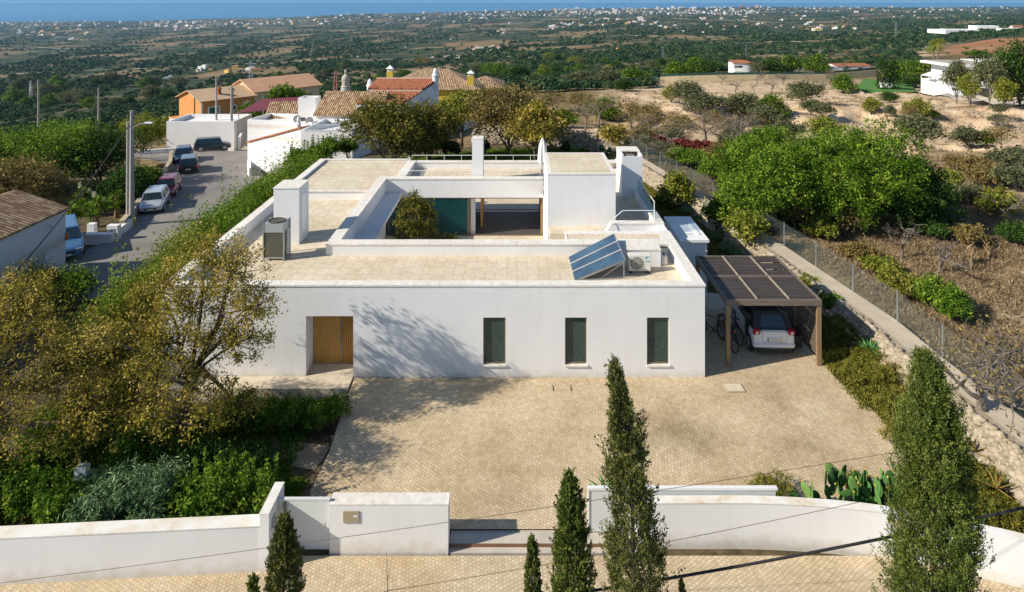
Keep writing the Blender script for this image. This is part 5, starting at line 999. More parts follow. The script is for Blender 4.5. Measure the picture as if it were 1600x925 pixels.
# right-hand side: yellow perimeter wall, round white house, modern villa, white compound
t = thing('perimeter_wall', 'long cream yellow wall with green screening across the sandy slope', 'wall', (40,200,-10)); W_ = [atY(1032,131,190), atY(1060,129.5,190), atY(1120,128,191), atY(1200,127,193), atY(1290,126,197), atY(1335,122,201), atY(1372,118.5,204)]
CRW = plaster('cream_wall', (.74,.62,.38), .12, False)
mb = MB(); mc = MB()
for a, b_ in zip(W_[:-1], W_[1:]):
    mb.add([(a[0],a[1],a[2]-1),(b_[0],b_[1],b_[2]-1),(b_[0],b_[1],b_[2]+2.0),(a[0],a[1],a[2]+2.0),(a[0],a[1]+.4,a[2]-1),(b_[0],b_[1]+.4,b_[2]-1),(b_[0],b_[1]+.4,b_[2]+2.0),(a[0],a[1]+.4,a[2]+2.0)], [(0,1,2,3),(3,2,6,7),(4,7,6,5)])
    mc.add([(a[0],a[1]+.2,a[2]+2.01),(b_[0],b_[1]+.2,b_[2]+2.01),(b_[0],b_[1]+.2,b_[2]+2.7),(a[0],a[1]+.2,a[2]+2.7),(a[0],a[1]+.26,a[2]+2.01),(b_[0],b_[1]+.26,b_[2]+2.01),(b_[0],b_[1]+.26,b_[2]+2.7),(a[0],a[1]+.26,a[2]+2.7)], [(0,1,2,3),(3,2,6,7),(4,7,6,5)])
mb.build('wall_body', CRW, t); mc.build('green_screen', flat('green_netting', (.03,.09,.065), .9), t)
g = hit(1017,127); t = thing('green_gate', 'green metal gate at the left end of the cream yellow wall', 'gate', g); MB().box(g[0]-2.3,g[0]+2.3,g[1],g[1]+.1,g[2]-.5,g[2]+1.9).build('gate_leaf', flat('green_gate_paint', (.05,.16,.13), .6), t); MB().box(g[0]-2.9,g[0]-2.4,g[1]-.2,g[1]+.3,g[2]-.5,g[2]+2.4).build('gate_post', CRW, t)
X, Y, Z = atY(1162,116,232); t = thing('round_house', 'white house with a round corner and red roof behind the cream wall', 'house', (X,Y,Z)); s_ = Y/F
cx_, rr_ = X-.3, 2.4; mb = MB(); mb.lathe((X+.6,Y,Z-2), [(2.6,0),(2.6,6.2)], 20); mb.box(X-4.6,X+.6,Y-2.6,Y+2.6,Z-2,Z+4.2); mb.build('wall', WHITE, t)
MB().lathe((X+.6,Y,Z+4.2), [(3.0,0),(.5,.7)], 20).build('roof', REDT, t); MB().add([(X-4.8,Y-2.9,Z+4.2),(X+.6,Y-3.0,Z+4.2),(X+.6,Y+2.9,Z+4.9),(X-4.8,Y+2.9,Z+4.9)], [(0,1,2,3)]).build('roof', REDT, t)
MB().add([(X-8,Y-4.5,Z-2),(X-.6,Y-4.5,Z-2),(X-.6,Y-2.7,Z-2),(X-8,Y-2.7,Z-2),(X-8,Y-4.5,Z-1),(X-4.4,Y-4.5,Z+1.8),(X-.6,Y-4.5,Z+1.5),(X-.6,Y-2.7,Z+1.5),(X-4.4,Y-2.7,Z+1.9),(X-8,Y-2.7,Z-1)], [(0,1,6,5,4),(4,5,8,9),(5,6,7,8),(1,2,7,6)]).build('wing', WHITE, t)
for u, w in ((-3.6,.8),(-2.2,1.6)): MB().box(X+u-w/2,X+u+w/2,Y-2.65,Y-2.61,Z+2.6,Z+3.3).build('window', WIND, t)
MB().add([(X-.5,Y-7,Z-1.4),(X+7,Y-7,Z-1.4),(X+3,Y-5,Z+.4)], [(0,1,2)]).build('porch_roof', OLDT, t) 
def small(label, px, py, wpx, hpx, wall=None, roofm=None, roof='flat', group=None, Y=None, name='house'):
    x, y, z = hit(px, py) if Y is None else atY(px, py, Y); s = y/F; w, h = wpx*s, hpx*s; e = z+h*(.72 if roof != 'flat' else 1)
    return block(label, x, y+w*.3, w, max(w*.6, 4), z, e, z+h, R(random.uniform(-12,12)), wall, roofm, roof, wins=(('f',-w*.25,h*.35,w*.14,h*.25),('f',w*.2,h*.35,w*.14,h*.25)), name=name, group=group)
small('small ruin of pale stone above the cream wall', 1243, 115, 24, 8, CREAM, None, Y=235); small('low white cottage with reddish roof right above the cream wall', 1332, 110, 56, 9, WHITE, REDT, 'gable', Y=260); small('grey shed beside the low white cottage', 1300, 114, 22, 7, flat('shed_grey', (.25,.27,.3), .7), None, Y=245)
# modern villa
Y = 142.0; t = thing('modern_villa', 'large white modern villa with flat overhanging roof behind thin trees', 'house', (98,Y,-8)); x0, x1 = (1478-PX0)*Y/F, (1572-PX0)*Y/F; z0 = CH-(158-PY0)*Y/F
mb = MB(); mb.box(x0+.3,x1,Y,Y+9,z0-1,z0+4.0); mb.box(x0+2.5,x1-.5,Y+.5,Y+9,z0+4.0,z0+7.6); mb.box(x1,x1+5,Y+4,Y+11,z0-1,z0+7.4); mb.build('wall', WHITE, t)
mb = MB(); mb.box(x0+.2,x1-2.5,Y-1.2,Y+9.5,z0+7.6,z0+8.1); mb.box(x1-2.49,x1+6,Y+2.5,Y+11,z0+7.7,z0+8.3); mb.build('roof', WHITE, t); MB().box(x0+.8,x1-3,Y-.6,Y+9,z0+8.102,z0+8.2).build('roof_gravel', flat('roof_gravel', (.42,.38,.33), .95), t)
for u, w, zc, h in ((3.6,.9,5.7,2.2),(5.2,.9,5.7,2.2),(7.4,1.6,5.7,2.2),(9.6,1.4,5.7,2.2),(2.0,1.4,1.5,2.6),(4.5,1.4,1.5,2.6),(8.5,1.6,1.5,2.6)): MB().box(x0+u-w/2,x0+u+w/2,(Y+.44 if zc > 4 else Y-.06),(Y+.48 if zc > 4 else Y-.02),z0+zc-h/2,z0+zc+h/2).build('window', WIND, t)
MB().add([(x0-2.6,Y-3,z0+1.6),(x0+3,Y-3,z0+1.6),(x0+3,Y,z0+2.2),(x0-2.6,Y,z0+2.2),(x0-2.6,Y-3,z0+1.75),(x0+3,Y-3,z0+1.75),(x0+3,Y,z0+2.35),(x0-2.6,Y,z0+2.35)], [(4,5,6,7),(0,1,5,4),(0,4,7,3)]).build('porch_roof', WHITE, t)
for x in (x0-2.2,x0+.2,x0+2.6): MB().box(x-.15,x+.15,Y-2.9,Y-2.6,z0-.5,z0+1.6).build('porch_pillar', WHITE, t)
t = thing('garden_pavilion', 'small white tented pavilion left of the modern villa', 'pavilion', (x0-1,Y,z0+3)); MB().add([(x0-1.8,Y+3,z0+5.0),(x0+1.6,Y+3,z0+5.0),(x0+1.6,Y+6,z0+5.0),(x0-1.8,Y+6,z0+5.0),(x0-.1,Y+4.5,z0+6.1)], [(0,1,4),(1,2,4),(2,3,4),(3,0,4),(3,2,1,0)]).build('canopy', WMET, t)
for x, y in ((x0-1.7,Y+3.1),(x0+1.5,Y+3.1),(x0-1.7,Y+5.9),(x0+1.5,Y+5.9)): MB().tube([(x,y,z0-.5),(x,y,z0+5)], .08).build('post', WMET, t)
g = hit(1388,139); t = thing('garden_shed', 'tiny white garden shed between the two slim cypresses', 'shed', g); MB().box(g[0]-1.2,g[0]+1.2,g[1],g[1]+2,g[2]-.3,g[2]+2.1).build('wall', WHITE, t); MB().add([(g[0]-1.4,g[1]-.2,g[2]+2.1),(g[0]+1.4,g[1]-.2,g[2]+2.1),(g[0]+1.4,g[1]+2.2,g[2]+2.1),(g[0]-1.4,g[1]+2.2,g[2]+2.1),(g[0],g[1]+1,g[2]+2.8)], [(0,1,4),(1,2,4),(2,3,4),(3,0,4),(3,2,1,0)]).build('roof', flat('slate_roof', (.12,.12,.13), .8), t); MB().box(g[0]-.4,g[0]+.4,g[1]-.05,g[1]-.005,g[2],g[2]+1.7).build('door', MATS['gate_paint'], t)
drape('lawn', [hit(1336,140), hit(1436,146), hit(1425,132), hit(1350,124)], 12, 8, flat('lawn_green', (.07,.19,.018), .95, var=.2, scale=2, coord='Pos'), .35, label='bright green lawn on the far slope', kind='structure')
drape('pale_drive', [hit(1436,147), hit(1600,166), hit(1600,158), hit(1438,141)], 12, 5, flat('pale_gravel', (.56,.47,.37), .95, var=.12, scale=.6, coord='Pos'), .3, label='pale gravel drive below the modern villa', kind='structure')
W_ = [hit(px, py) for px, py in ((1338,142),(1380,144),(1440,150),(1500,158),(1560,166),(1600,169))]; stone_wall('terrace_wall', 'low dry stone wall edging the far lawn', [(p[0], p[1]) for p in W_], W_[0][2]-.6, W_[0][2]+.4, 500, side=-1, size=(.4,.9), seed=9)
for (px, py, w, h, lb, rf) in ((1512,52,72,4.5,'long low white wall of the hilltop compound',None),(1544,49,34,8,'white flat-roofed villa on the hilltop compound',None),(1592,49,16,9,'white house with red roof at the right edge of the hilltop',REDT),(1573,51,18,6,'small white outbuilding on the hilltop compound',None),(1478,47.5,10,2.5,'tiny white hut at the left end of the hilltop compound',None)):
    small(lb, px, py, w, h, WHITE, rf, 'flat' if rf is None else 'gable', name='hilltop_house')
# ---------------------------------------------------------------- far houses over the plain
far_meshes = []
FW = [flat('far_white', (.72,.70,.66), .9), flat('far_cream', (.62,.52,.38), .9), flat('far_roof', (.45,.20,.11), .9), flat('far_grey', (.5,.5,.5), .9), flat('far_yellow', (.62,.45,.12), .9)]
def farbox(kind):
    mb = MB(); mb.m = 1 if kind == 1 else (4 if kind == 4 else 0); mb.box(-.5,.5,-.35,.35,-.5,.62)
    if kind == 3: mb.box(-.95,-.45,-.25,.45,-.5,.45); mb.box(-.2,.3,-.2,.3,.6,1.0); 
    if kind in (0,1,4,2): mb.m = 2; mb.add([(-.55,-.4,.62),(.55,-.4,.62),(.55,.4,.62),(-.55,.4,.62),(-.25,0,.95),(.25,0,.95)], [(0,1,5,4),(1,2,5),(2,3,4,5),(3,0,4)])
    if kind == 2: mb.m = 0; mb.box(.5,1.1,-.3,.25,-.5,.42)
    me = bpy.data.meshes.new('far_house'); me.from_pydata(mb.v, [], mb.f)
    for m in FW: me.materials.append(m)
    me.polygons.foreach_set('material_index', mb.mi); return me
FB = [farbox(k) for k in range(5)]
CL = [ # px0,px1,py0,py1,count,size px
 (30,90,38,56,10,4.5),(40,140,50,60,14,4.5),(90,300,36,48,26,4),(240,400,34,48,32,4),(400,470,28,40,14,4),(110,130,60,66,2,5),(380,410,112,118,0,6),(470,640,22,38,18,3.6),(640,800,20,40,22,3.6),(760,790,46,56,8,5.5),(740,800,72,84,6,6),(860,900,34,48,12,5.5),(900,1030,26,42,26,4.5),(1030,1200,22,44,24,4.2),(1200,1340,18,46,20,4.2),(1340,1560,14,30,14,4),(310,400,106,114,9,8),(200,270,118,132,5,8),(640,720,84,98,4,4),(780,1000,60,80,5,3),(1240,1300,38,48,4,7),(0,400,60,110,7,4),(400,800,60,100,7,3.6),(1050,1250,46,60,4,4)]
cnt = 0
for (a, b_, c_, d_, n, sz) in CL:
    for i in range(n):
        px, py = random.uniform(a, b_), random.uniform(c_, d_); x, y, z = hit(px, py, 150); k = random.choice((0,0,3,3,3,1,2,2,4) if random.random() < .85 else (4,1)); o = bpy.data.objects.new('distant_house', FB[k]); col.objects.link(o)
        w = random.uniform(.6,1.35)*sz*y/F; o.location = (x, y, z+w*.1); o.scale = (w, w, w*random.uniform(.40,.62)); o.rotation_euler = (0, 0, random.uniform(-.5,.5)); cnt += 1
        tag(o, 'tiny pale house far off on the coastal plain', 'house', 'distant houses scattered over the plain')
# the continuous white towns along the skyline: too many to count
mb = MB(); mb.m = 0
def townrow(px0, px1, py0, py1, n, wmin, wmax, hk=.9):
    for i in range(n):
        px = random.uniform(px0, px1); py = random.uniform(py0, py1); x, y, z = hit(px, py, 3000); w = random.uniform(wmin, wmax)*y/F; h = w*random.uniform(.3, hk); mb.m = random.choice((0,0,0,0,1,2,3)); s0 = len(mb.v); mb.box(-w/2,w/2,-w/3,w/3,-h*.5,h); mb.xf((x,y,z), random.uniform(-.5,.5), s0)
townrow(0,420,33,41,150,1.2,4); townrow(400,700,22,34,90,1,3.5); townrow(700,900,15,26,150,1,3.5); townrow(860,1200,10,24,420,1,3.8,1.2); townrow(1200,1600,10,20,150,.9,2.8); townrow(925,935,10,13,4,3,4,1.4)
me = bpy.data.meshes.new('town'); me.from_pydata(mb.v, [], mb.f)
for m in FW: me.materials.append(m)
me.polygons.foreach_set('material_index', mb.mi); tag(link('coastal_town', me), 'white towns strung along the coast on the horizon', kind='stuff')
# ---------------------------------------------------------------- vegetation
LM = dict(
 almond=leafmat('almond_leaves', [(0,(.11,.095,.015)),(.4,(.245,.22,.03)),(.72,(.44,.33,.05)),(1,(.58,.42,.15))]),
 carob=leafmat('carob_leaves', [(0,(.026,.066,.007)),(.5,(.11,.205,.014)),(1,(.28,.37,.045))]),
 dark=leafmat('dark_leaves', [(0,(.016,.042,.008)),(.5,(.045,.10,.015)),(1,(.10,.16,.03))]),
 olive=leafmat('olive_leaves', [(0,(.068,.083,.038)),(.5,(.135,.150,.068)),(1,(.240,.240,.120))]),
 yellow=leafmat('yellowing_leaves', [(0,(.087,.123,.014)),(.5,(.217,.246,.029)),(1,(.392,.362,.072))]),
 brown=leafmat('brownish_leaves', [(0,(.105,.083,.030)),(.5,(.225,.173,.053)),(1,(.360,.270,.105))]),
 olivegold=leafmat('olive_gold_leaves', [(0,(.05,.055,.010)),(.5,(.145,.14,.022)),(1,(.30,.25,.05))]),
 red=leafmat('red_leaves', [(0,(.105,.018,.018)),(.5,(.255,.045,.045)),(1,(.405,.135,.090))]),
 cypress=leafmat('olive_cypress_foliage', [(0,(.04,.05,.011)),(.5,(.135,.145,.032)),(.85,(.24,.22,.07)),(1,(.36,.29,.15))], .12),
 cypressg=leafmat('green_cypress_foliage', [(0,(.035,.055,.010)),(.5,(.125,.165,.028)),(.93,(.24,.26,.07)),(1,(.50,.38,.25))], .12),
 shrub=leafmat('shrub_leaves', [(0,(.028,.075,.008)),(.5,(.10,.205,.016)),(1,(.26,.34,.04))]),
 grey=leafmat('grey_leaves', [(0,(.07,.125,.055)),(.5,(.14,.24,.10)),(1,(.30,.40,.20))]),
 cover=leafmat('groundcover_leaves', [(0,(.07,.075,.010)),(.5,(.19,.20,.026)),(1,(.36,.31,.07))]),
 dry=leafmat('dry_stalks', [(0,(.17,.115,.06)),(.5,(.31,.22,.12)),(1,(.48,.38,.24))]),
 agave=leafmat('agave_leaves', [(0,(.05,.16,.05)),(1,(.13,.32,.10))], .15), cactus=leafmat('cactus_pads', [(0,(.04,.11,.03)),(.6,(.09,.21,.055)),(1,(.18,.30,.08))], .05),
 aloe=leafmat('aloe_leaves', [(0,(.20,.13,.04)),(1,(.36,.25,.08))], .1))
def leaves(C, S, per, lsize, rg, up=.3, aspect=.55, tvar=.25, flatten=1.0, out=None):
    n = len(C)*per; c = np.repeat(C, per, 0); s = np.repeat(np.asarray(S, float)*np.ones(len(C)), per)
    p = c+rg.normal(0, 1, (n,3))*s[:,None]*np.array([1,1,flatten])
    nn = rg.normal(0, 1, (n,3)); nn[:,2] = np.abs(nn[:,2])+up
    if out is not None: nn += (p-out)*.0
    nn /= np.linalg.norm(nn, axis=1)[:,None]; tt = np.cross(nn, rg.normal(0,1,(n,3))); tt /= np.linalg.norm(tt, axis=1)[:,None]; bb = np.cross(nn, tt)
    l = lsize*rg.uniform(.6,1.4,n)[:,None]; w = l*aspect
    V = np.stack([p-tt*l, p+bb*w*.9, p+tt*l, p-bb*w*.9], 1).reshape(-1,3); Q = np.arange(n*4).reshape(-1,4)
    ct = np.repeat(rg.uniform(0,1,len(C)), per); tint = np.clip(.5+(ct-.5)*.85+rg.normal(0,tvar*.8,n), 0, 1); return V, Q, np.repeat(tint, 4)
def shell(blobs, n, rg, lo=.55, hi=1.08, low=-.5):
    B = np.array(blobs, float); vol = (B[:,3]*B[:,4]*B[:,5])**(2/3); k = rg.choice(len(B), n, p=vol/vol.sum()); d = rg.normal(0,1,(n,3)); d /= np.linalg.norm(d, axis=1)[:,None]; d[:,2] = np.where(d[:,2] < low, -d[:,2]*.6, d[:,2])
    r = rg.uniform(lo**2, hi**2, n)**.5; return B[k,:3]+d*B[k,3:]*r[:,None], k
def branches(trunk, blobs, clumps, rg, r0, twig=0, tw=.02, bend=.12, kidx=None):
    mb = MB(); T = [np.array(p, float) for p in trunk]; n = len(T); mb.tube(T, [r0*(1-.5*i/(n-1)) for i in range(n)], 8); top = T[-1]
    for i, b_ in enumerate(blobs):
        c = np.array(b_[:3], float); st_ = T[max(1, n-1-(i % 2))]; m_ = (st_+c)/2+rg.normal(0,1,3)*np.linalg.norm(c-st_)*bend; mb.tube([st_, m_, c], [r0*.42, r0*.3, r0*.12], 6)
    if twig:
        sel = rg.choice(len(clumps), min(twig, len(clumps)), replace=False)
        for q in sel: 
            b_ = np.array(blobs[kidx[q] if kidx is not None else 0][:3], float); e = clumps[q]; m_ = (b_+e)/2+rg.normal(0,1,3)*.08*np.linalg.norm(e-b_); mb.tube([b_, m_, e], [tw, tw*.6, tw*.3], 4, False)
    return mb
def crownblobs(rg, n, w, h, base, rad=.45):
    out = [(0,0,base+(h-base)*.55,w*.30,w*.30,(h-base)*.36)]
    for i in range(n):
        a = 2*math.pi*(i+rg.random()*.8)/n; rr = w*.5*rg.uniform(.42,.68); z = base+(h-base)*rg.uniform(.25,.72); q = w*.5*rad*rg.uniform(.75,1.15); out.append((rr*math.cos(a),rr*math.sin(a),z,q,q,q*.8))
    out.append((rg.uniform(-.1,.1)*w,rg.uniform(-.1,.1)*w,h-(h-base)*.24,w*.24,w*.24,(h-base)*.24)); return out
def mktree(name, label, cat, kind, loc, w, h, base=.25, nb=8, nc=300, per=30, ls=.09, cs=.16, seed=1, bark=BARK, r0=None, twig=0, blobs=None, trunk=None, group=None, lo=.55, up=.3, asp=.55, rad=.45, tw=.02, low=-.5):
    rg = np.random.default_rng(seed); base = base*h if base < 1 else base; bl = blobs or crownblobs(rg, nb, w, h, base, rad); C, k = shell(bl, nc, rg, lo, low=low)
    C[:,2] = np.maximum(C[:,2], .12); t = thing(name, label, cat, loc, group); r0 = r0 or h*.03; sv = ORG[t.name]; ORG[t.name] = (0,0,0)
    tr = trunk or [(0,0,-.15),(rg.normal(0,.03)*h,rg.normal(0,.03)*h,base*.6),(rg.normal(0,.05)*h,rg.normal(0,.05)*h,base+(h-base)*.12)]
    branches(tr, bl, C, rg, r0, twig, tw, kidx=k).build('trunk', bark, t, smooth=True)
    V, Q, ti = leaves(C, cs*rg.uniform(.6,1.4,len(C)), per, ls, rg, up, asp); V[:,2] = np.maximum(V[:,2], .01)
    link('crown', npmesh('crown', V, Q, [LM[kind]], ti), t); ORG[t.name] = sv; return t
def bare(name, label, loc, w, h, seed, levels=4, r0=.09, mat=BARKG, cat='tree', group=None, kind=None, nleaf=0, lean=.0):
    rg = np.random.default_rng(seed); t = thing(name, label, cat, loc, group); sv = ORG[t.name]; ORG[t.name] = (0,0,0); tips = []; mb = MB()
    def go(p, d, L_, r, lv):
        q = p+d*L_*.5+rg.normal(0,1,3)*L_*.07; e = p+d*L_+rg.normal(0,1,3)*L_*.12; mb.tube([p,q,e], [r,r*.8,r*.6], 5 if lv < 2 else 3, False)
        if lv == levels: tips.append(e); return
        for i in range(int(rg.integers(3,5))):
            dd = d*rg.uniform(.3,.8)+rg.normal(0,1,3)*.62; dd[2] = dd[2]*.6+.22; dd /= np.linalg.norm(dd); go(e if i else (q+e)/2, dd, L_*rg.uniform(.58,.82), r*.55, lv+1)
    go(np.array([0,0,-.1]), np.array([lean,0,1.0]), h*.30, r0, 0)
    V = np.array(mb.v); sx = w*.5/max(.1, np.percentile(np.abs(V[:,0]), 98)); sz = h/max(.1, V[:,2].max()); mb.v = [(a*sx, b_*sx, c*sz) for a, b_, c in mb.v]; tips = np.array(tips)*[sx,sx,sz]
    mb.build('branches', mat, t)
    if nleaf: V, Q, ti = leaves(tips, .10, nleaf, .055, rg); link('crown', npmesh('crown', V, Q, [LM[kind or 'brown']], ti), t)
    ORG[t.name] = sv; return t
def cypress(name, label, loc, w, h, seed, kind='cypress', nc=1500, per=22, ls=.045, gap=.0, group=None, pw=.75, tip=.05, tl=1.5, lean=0):
    rg = np.random.default_rng(seed); t = thing(name, label, 'cypress', loc, group); sv = ORG[t.name]; ORG[t.name] = (0,0,0)
    u = rg.random(nc)**.8; z = u*h*.97+.06*h*(1-u)*0; prof = w*.5*(1-np.exp(-(1-u)*h/tl))*(.85+.15*np.minimum(1, u/.12))*1.12+.02; a = rg.uniform(0, 2*np.pi, nc)
    lump = .50+.60*vnoise(a*1.9+seed, u*h*2.2, seed)+.38*vnoise(a*4.5, u*h*6, seed+2); rr = prof*lump*rg.uniform(.18,1.06,nc)**.5*np.where(rg.random(nc) < .05, 1.32, 1.0)
    C = np.column_stack([rr*np.cos(a), rr*np.sin(a), z]); C[:,0] += .05*w*np.sin(z*1.3+seed)+lean*np.clip((z/h-.72)/.28, 0, 1)**1.5
    if gap: C = C[vnoise(a*1.9+3, u*h*1.5, seed+9) > gap]
    n = len(C)*per; aa = np.arctan2(C[:,1], C[:,0]); D = np.column_stack([np.cos(aa)*.55, np.sin(aa)*.55, np.ones(len(C))])+rg.normal(0,.22,(len(C),3)); D /= np.linalg.norm(D, axis=1)[:,None]
    L_ = (.10+.16*rg.random(len(C)))*min(1, w/1.2); q = rg.random(n); c = np.repeat(C, per, 0); d = np.repeat(D, per, 0); p = c+d*(q*np.repeat(L_, per))[:,None]*1.4+rg.normal(0,1,(n,3))*(.034*(1-.6*q))[:,None]*min(1.3, w)
    tt = d+rg.normal(0,.45,(n,3)); tt /= np.linalg.norm(tt, axis=1)[:,None]; nn = rg.normal(0,1,(n,3)); bb = np.cross(nn, tt); bb /= np.linalg.norm(bb, axis=1)[:,None]; l = ls*rg.uniform(.6,1.5,n)[:,None]
    V = np.stack([p-tt*l, p+bb*l*.38, p+tt*l, p-bb*l*.38], 1).reshape(-1,3); Q = np.arange(n*4).reshape(-1,4); ct = np.repeat(np.clip(rg.normal(.42,.2,len(C)),0,.9), per); ti = np.clip(ct+(q-.5)*.25+rg.normal(0,.07,n), 0, .93); ti = np.where(np.repeat(rg.random(len(C)) < .004, per), 1.0, ti); ti = np.repeat(ti, 4)
    MB().tube([(0,0,-.2),(.02*w,0,h*.4),(0,0,h*.86)], [w*.07,w*.045,w*.01], 8).build('trunk', BARK, t)
    mb = MB()
    for i in range(60): q = C[int(rg.integers(len(C)))]; mb.tube([(0,0,max(.1,q[2]-w*.35)), tuple(q)], [w*.014, w*.006], 4, False)
    mb.build('branches', BARK, t); link('crown', npmesh('crown', V, Q, [LM[kind]], ti), t); ORG[t.name] = sv; return t
def bush(label, loc, w, h, seed, kind='shrub', nc=140, per=30, ls=.05, name='shrub', group=None, spiky=0, cat='shrub', asp=.5, low=-.1, up=.3):
    rg = np.random.default_rng(seed); t = thing(name, label, cat, loc, group); sv = ORG[t.name]; ORG[t.name] = (0,0,0)
    bl = [(rg.uniform(-.25,.25)*w, rg.uniform(-.25,.25)*w, h*rg.uniform(.3,.55), w*.30, w*.30, h*.42) for _ in range(5)]; C, k = shell(bl, nc, rg, .6, 1.05, low=low); C[:,2] = np.maximum(C[:,2], .05)
    V, Q, ti = leaves(C, min(w,h)*.07, per, ls, rg, up, asp); V[:,2] = np.maximum(V[:,2], -.02)
    mb = MB()
    for i in range(14): q = C[int(rg.integers(len(C)))]; mb.tube([(rg.normal()*.05*w,rg.normal()*.05*w,-.05), tuple(q*[.5,.5,.6]), tuple(q)], [.016,.012,.005], 4, False)
    mb.build('stems', BARK, t)
    if spiky:
        mm = []
        for i in range(spiky):
            a = rg.uniform(0,6.28); r_ = w*.45*rg.random()**.5; hh = h*rg.uniform(.95,1.15); mm.append([(r_*math.cos(a), r_*math.sin(a), h*.5+(hh-h*.5)*q) for q in np.linspace(0,1,7)])
        V2, Q2, t2 = leaves(np.array(mm).reshape(-1,3), .03, 10, ls*.9, rg, .0, .4); Q2 = Q2+len(V); V = np.vstack([V,V2]); Q = np.vstack([Q,Q2]); ti = np.concatenate([ti, np.clip(t2+.15,0,1)])
    link('foliage', npmesh('foliage', V, Q, [LM[kind]], ti), t); ORG[t.name] = sv; return t
def rosette(label, loc, r, n, seed, kind='agave', name='agave', w=.09, cat='agave', lift=.5, group=None, thick=.02):
    rg = np.random.default_rng(seed); t = thing(name, label, cat, loc, group); V = []; Q = []; ti = []; 
    for i in range(n):
        a = i*2.4+rg.normal(0,.1); el = math.radians(12+70*(i/n)**1.0*lift*1.6)+rg.normal(0,.06); L_ = r*rg.uniform(.8,1.1)*(1-.25*i/n); d = np.array([math.cos(a)*math.cos(el), math.sin(a)*math.cos(el), math.sin(el)]); s = np.array([-math.sin(a), math.cos(a), 0]); u = np.cross(s, d)*-1; b0 = len(V)
        for k in range(5):
            q = k/4; p = d*L_*q+np.array([0,0,.03-.16*L_*q*q]); ww = w*(.55+1.0*q-1.5*q*q) if k < 4 else .004; V += [p-s*ww, p+u*(-thick), p+s*ww, p+u*thick*.3]
            ti += [rg.uniform(.2,1)]*4
        for k in range(4):
            for j in range(4): Q.append((b0+k*4+j, b0+k*4+(j+1)%4, b0+(k+1)*4+(j+1)%4, b0+(k+1)*4+j))
    link('leaves', npmesh('leaves', V, Q, [LM[kind]], ti), t); return t
def palm(label, loc, h, r, seed, group=None):
    rg = np.random.default_rng(seed); t = thing('palm_tree', label, 'palm tree', loc, group); MB().tube([(0,0,-.3),(.1,0,h*.5),(0,0,h)], [.32,.24,.2], 8).build('trunk', BARKG, t) if False else None
    sv = ORG[t.name]; ORG[t.name] = (0,0,0); MB().tube([(0,0,-.3),(.1,0,h*.5),(0,0,h)], [.34,.25,.22], 8).build('trunk', BARKG, t); V = []; Q = []; ti = []
    for i in range(46):
        a = rg.uniform(0,6.28); el = rg.uniform(-.7,1.2); P = []
        for k in range(8):
            q = k/7; P.append(np.array([math.cos(a)*math.cos(el)*r*q, math.sin(a)*math.cos(el)*r*q, h+math.sin(el)*r*q-r*.55*q*q]))
        s = np.array([-math.sin(a), math.cos(a), 0])
        for k in range(1,8):
            for sg in (-1,1):
                for j in range(2):
                    b0 = len(V); p = P[k-1]*(1-j/2)+P[k]*(j/2); e = p+s*sg*r*.26*math.sin(math.pi*(k+.6)/9)+np.array([0,0,-r*.10])+(P[k]-P[k-1])*.6; dd = (P[k]-P[k-1])*.16; V += [p, p+dd, e+dd*.3, e]; Q.append((b0,b0+1,b0+2,b0+3)); ti += [rg.uniform(.1,1)]*4
    link('crown', npmesh('crown', V, Q, [LM['yellow' if seed % 2 else 'carob']], ti), t); ORG[t.name] = sv; return t

# -- two big almond trees on the left, between the terrace and the boundary wall
G0 = -.42
tb = [(-.3,0,3.2,1.2,1.2,1.0),(1.5,.4,3.0,1.15,1.1,1.0),(-1.9,.2,2.9,1.2,1.2,1.0),(.9,-1.3,2.0,1.5,1.2,1.0),(-1.4,-1.5,1.9,1.4,1.2,.9),(1.2,.9,4.9,1.1,1.0,1.3),(1.5,.2,5.3,.45,.45,.95),(.5,.7,5.5,.5,.45,.9),(2.1,.1,4.2,.45,.45,.8),(.3,-2.1,3.6,1.0,.7,.5),(-1.0,-1.8,4.3,.8,.6,.6),(-.9,.8,4.4,.9,.9,.9),(1.9,-.4,1.7,.8,.8,.6),(.3,.3,4.1,1.2,1.1,1.1),(1.9,.3,4.1,.9,.8,1.1)]
mktree('almond_tree', 'large almond tree with ochre leaves spreading in front of the white facade', 'tree', 'almond', (-10.15,19.5,G0), 6, 6.4, nc=600, per=58, ls=.040, cs=.13, seed=11, blobs=tb, trunk=[(0,0,-.2),(.08,.05,.9),(.25,.1,1.7),(.5,.2,2.5)], r0=.17, twig=420, lo=.45, up=.2)
ta = [(0,0,4.4,1.6,1.5,1.3),(-2.0,0,4.0,1.6,1.4,1.3),(1.6,.4,3.9,1.3,1.2,1.1),(.6,-1.2,2.9,1.5,1.2,1.1),(-1.6,-1,2.6,1.5,1.3,1.0),(2.3,-.2,2.7,1.1,1,.9),(1.2,1.2,2.9,1.3,1.2,1.1),(-.5,1,5.2,1.0,1,.9)]
mktree('almond_tree', 'almond tree with a thick dark trunk cut by the left edge of the picture', 'tree', 'almond', (-14.2,18.2,-.9), 6, 6.4, nc=560, per=60, ls=.040, cs=.14, seed=12, blobs=ta, trunk=[(.2,-.2,-.3),(-.1,0,.9),(-.5,.1,2.0),(-.3,.1,3.2)], r0=.24, twig=360, lo=.45, up=.2)
mktree('almond_tree', 'smaller almond tree with olive leaves between the two large almond trees', 'tree', 'almond', (-13.6,23.2,-1.2), 3.8, 3.9, base=.3, nc=300, per=46, ls=.044, cs=.14, seed=13, r0=.13, twig=180)
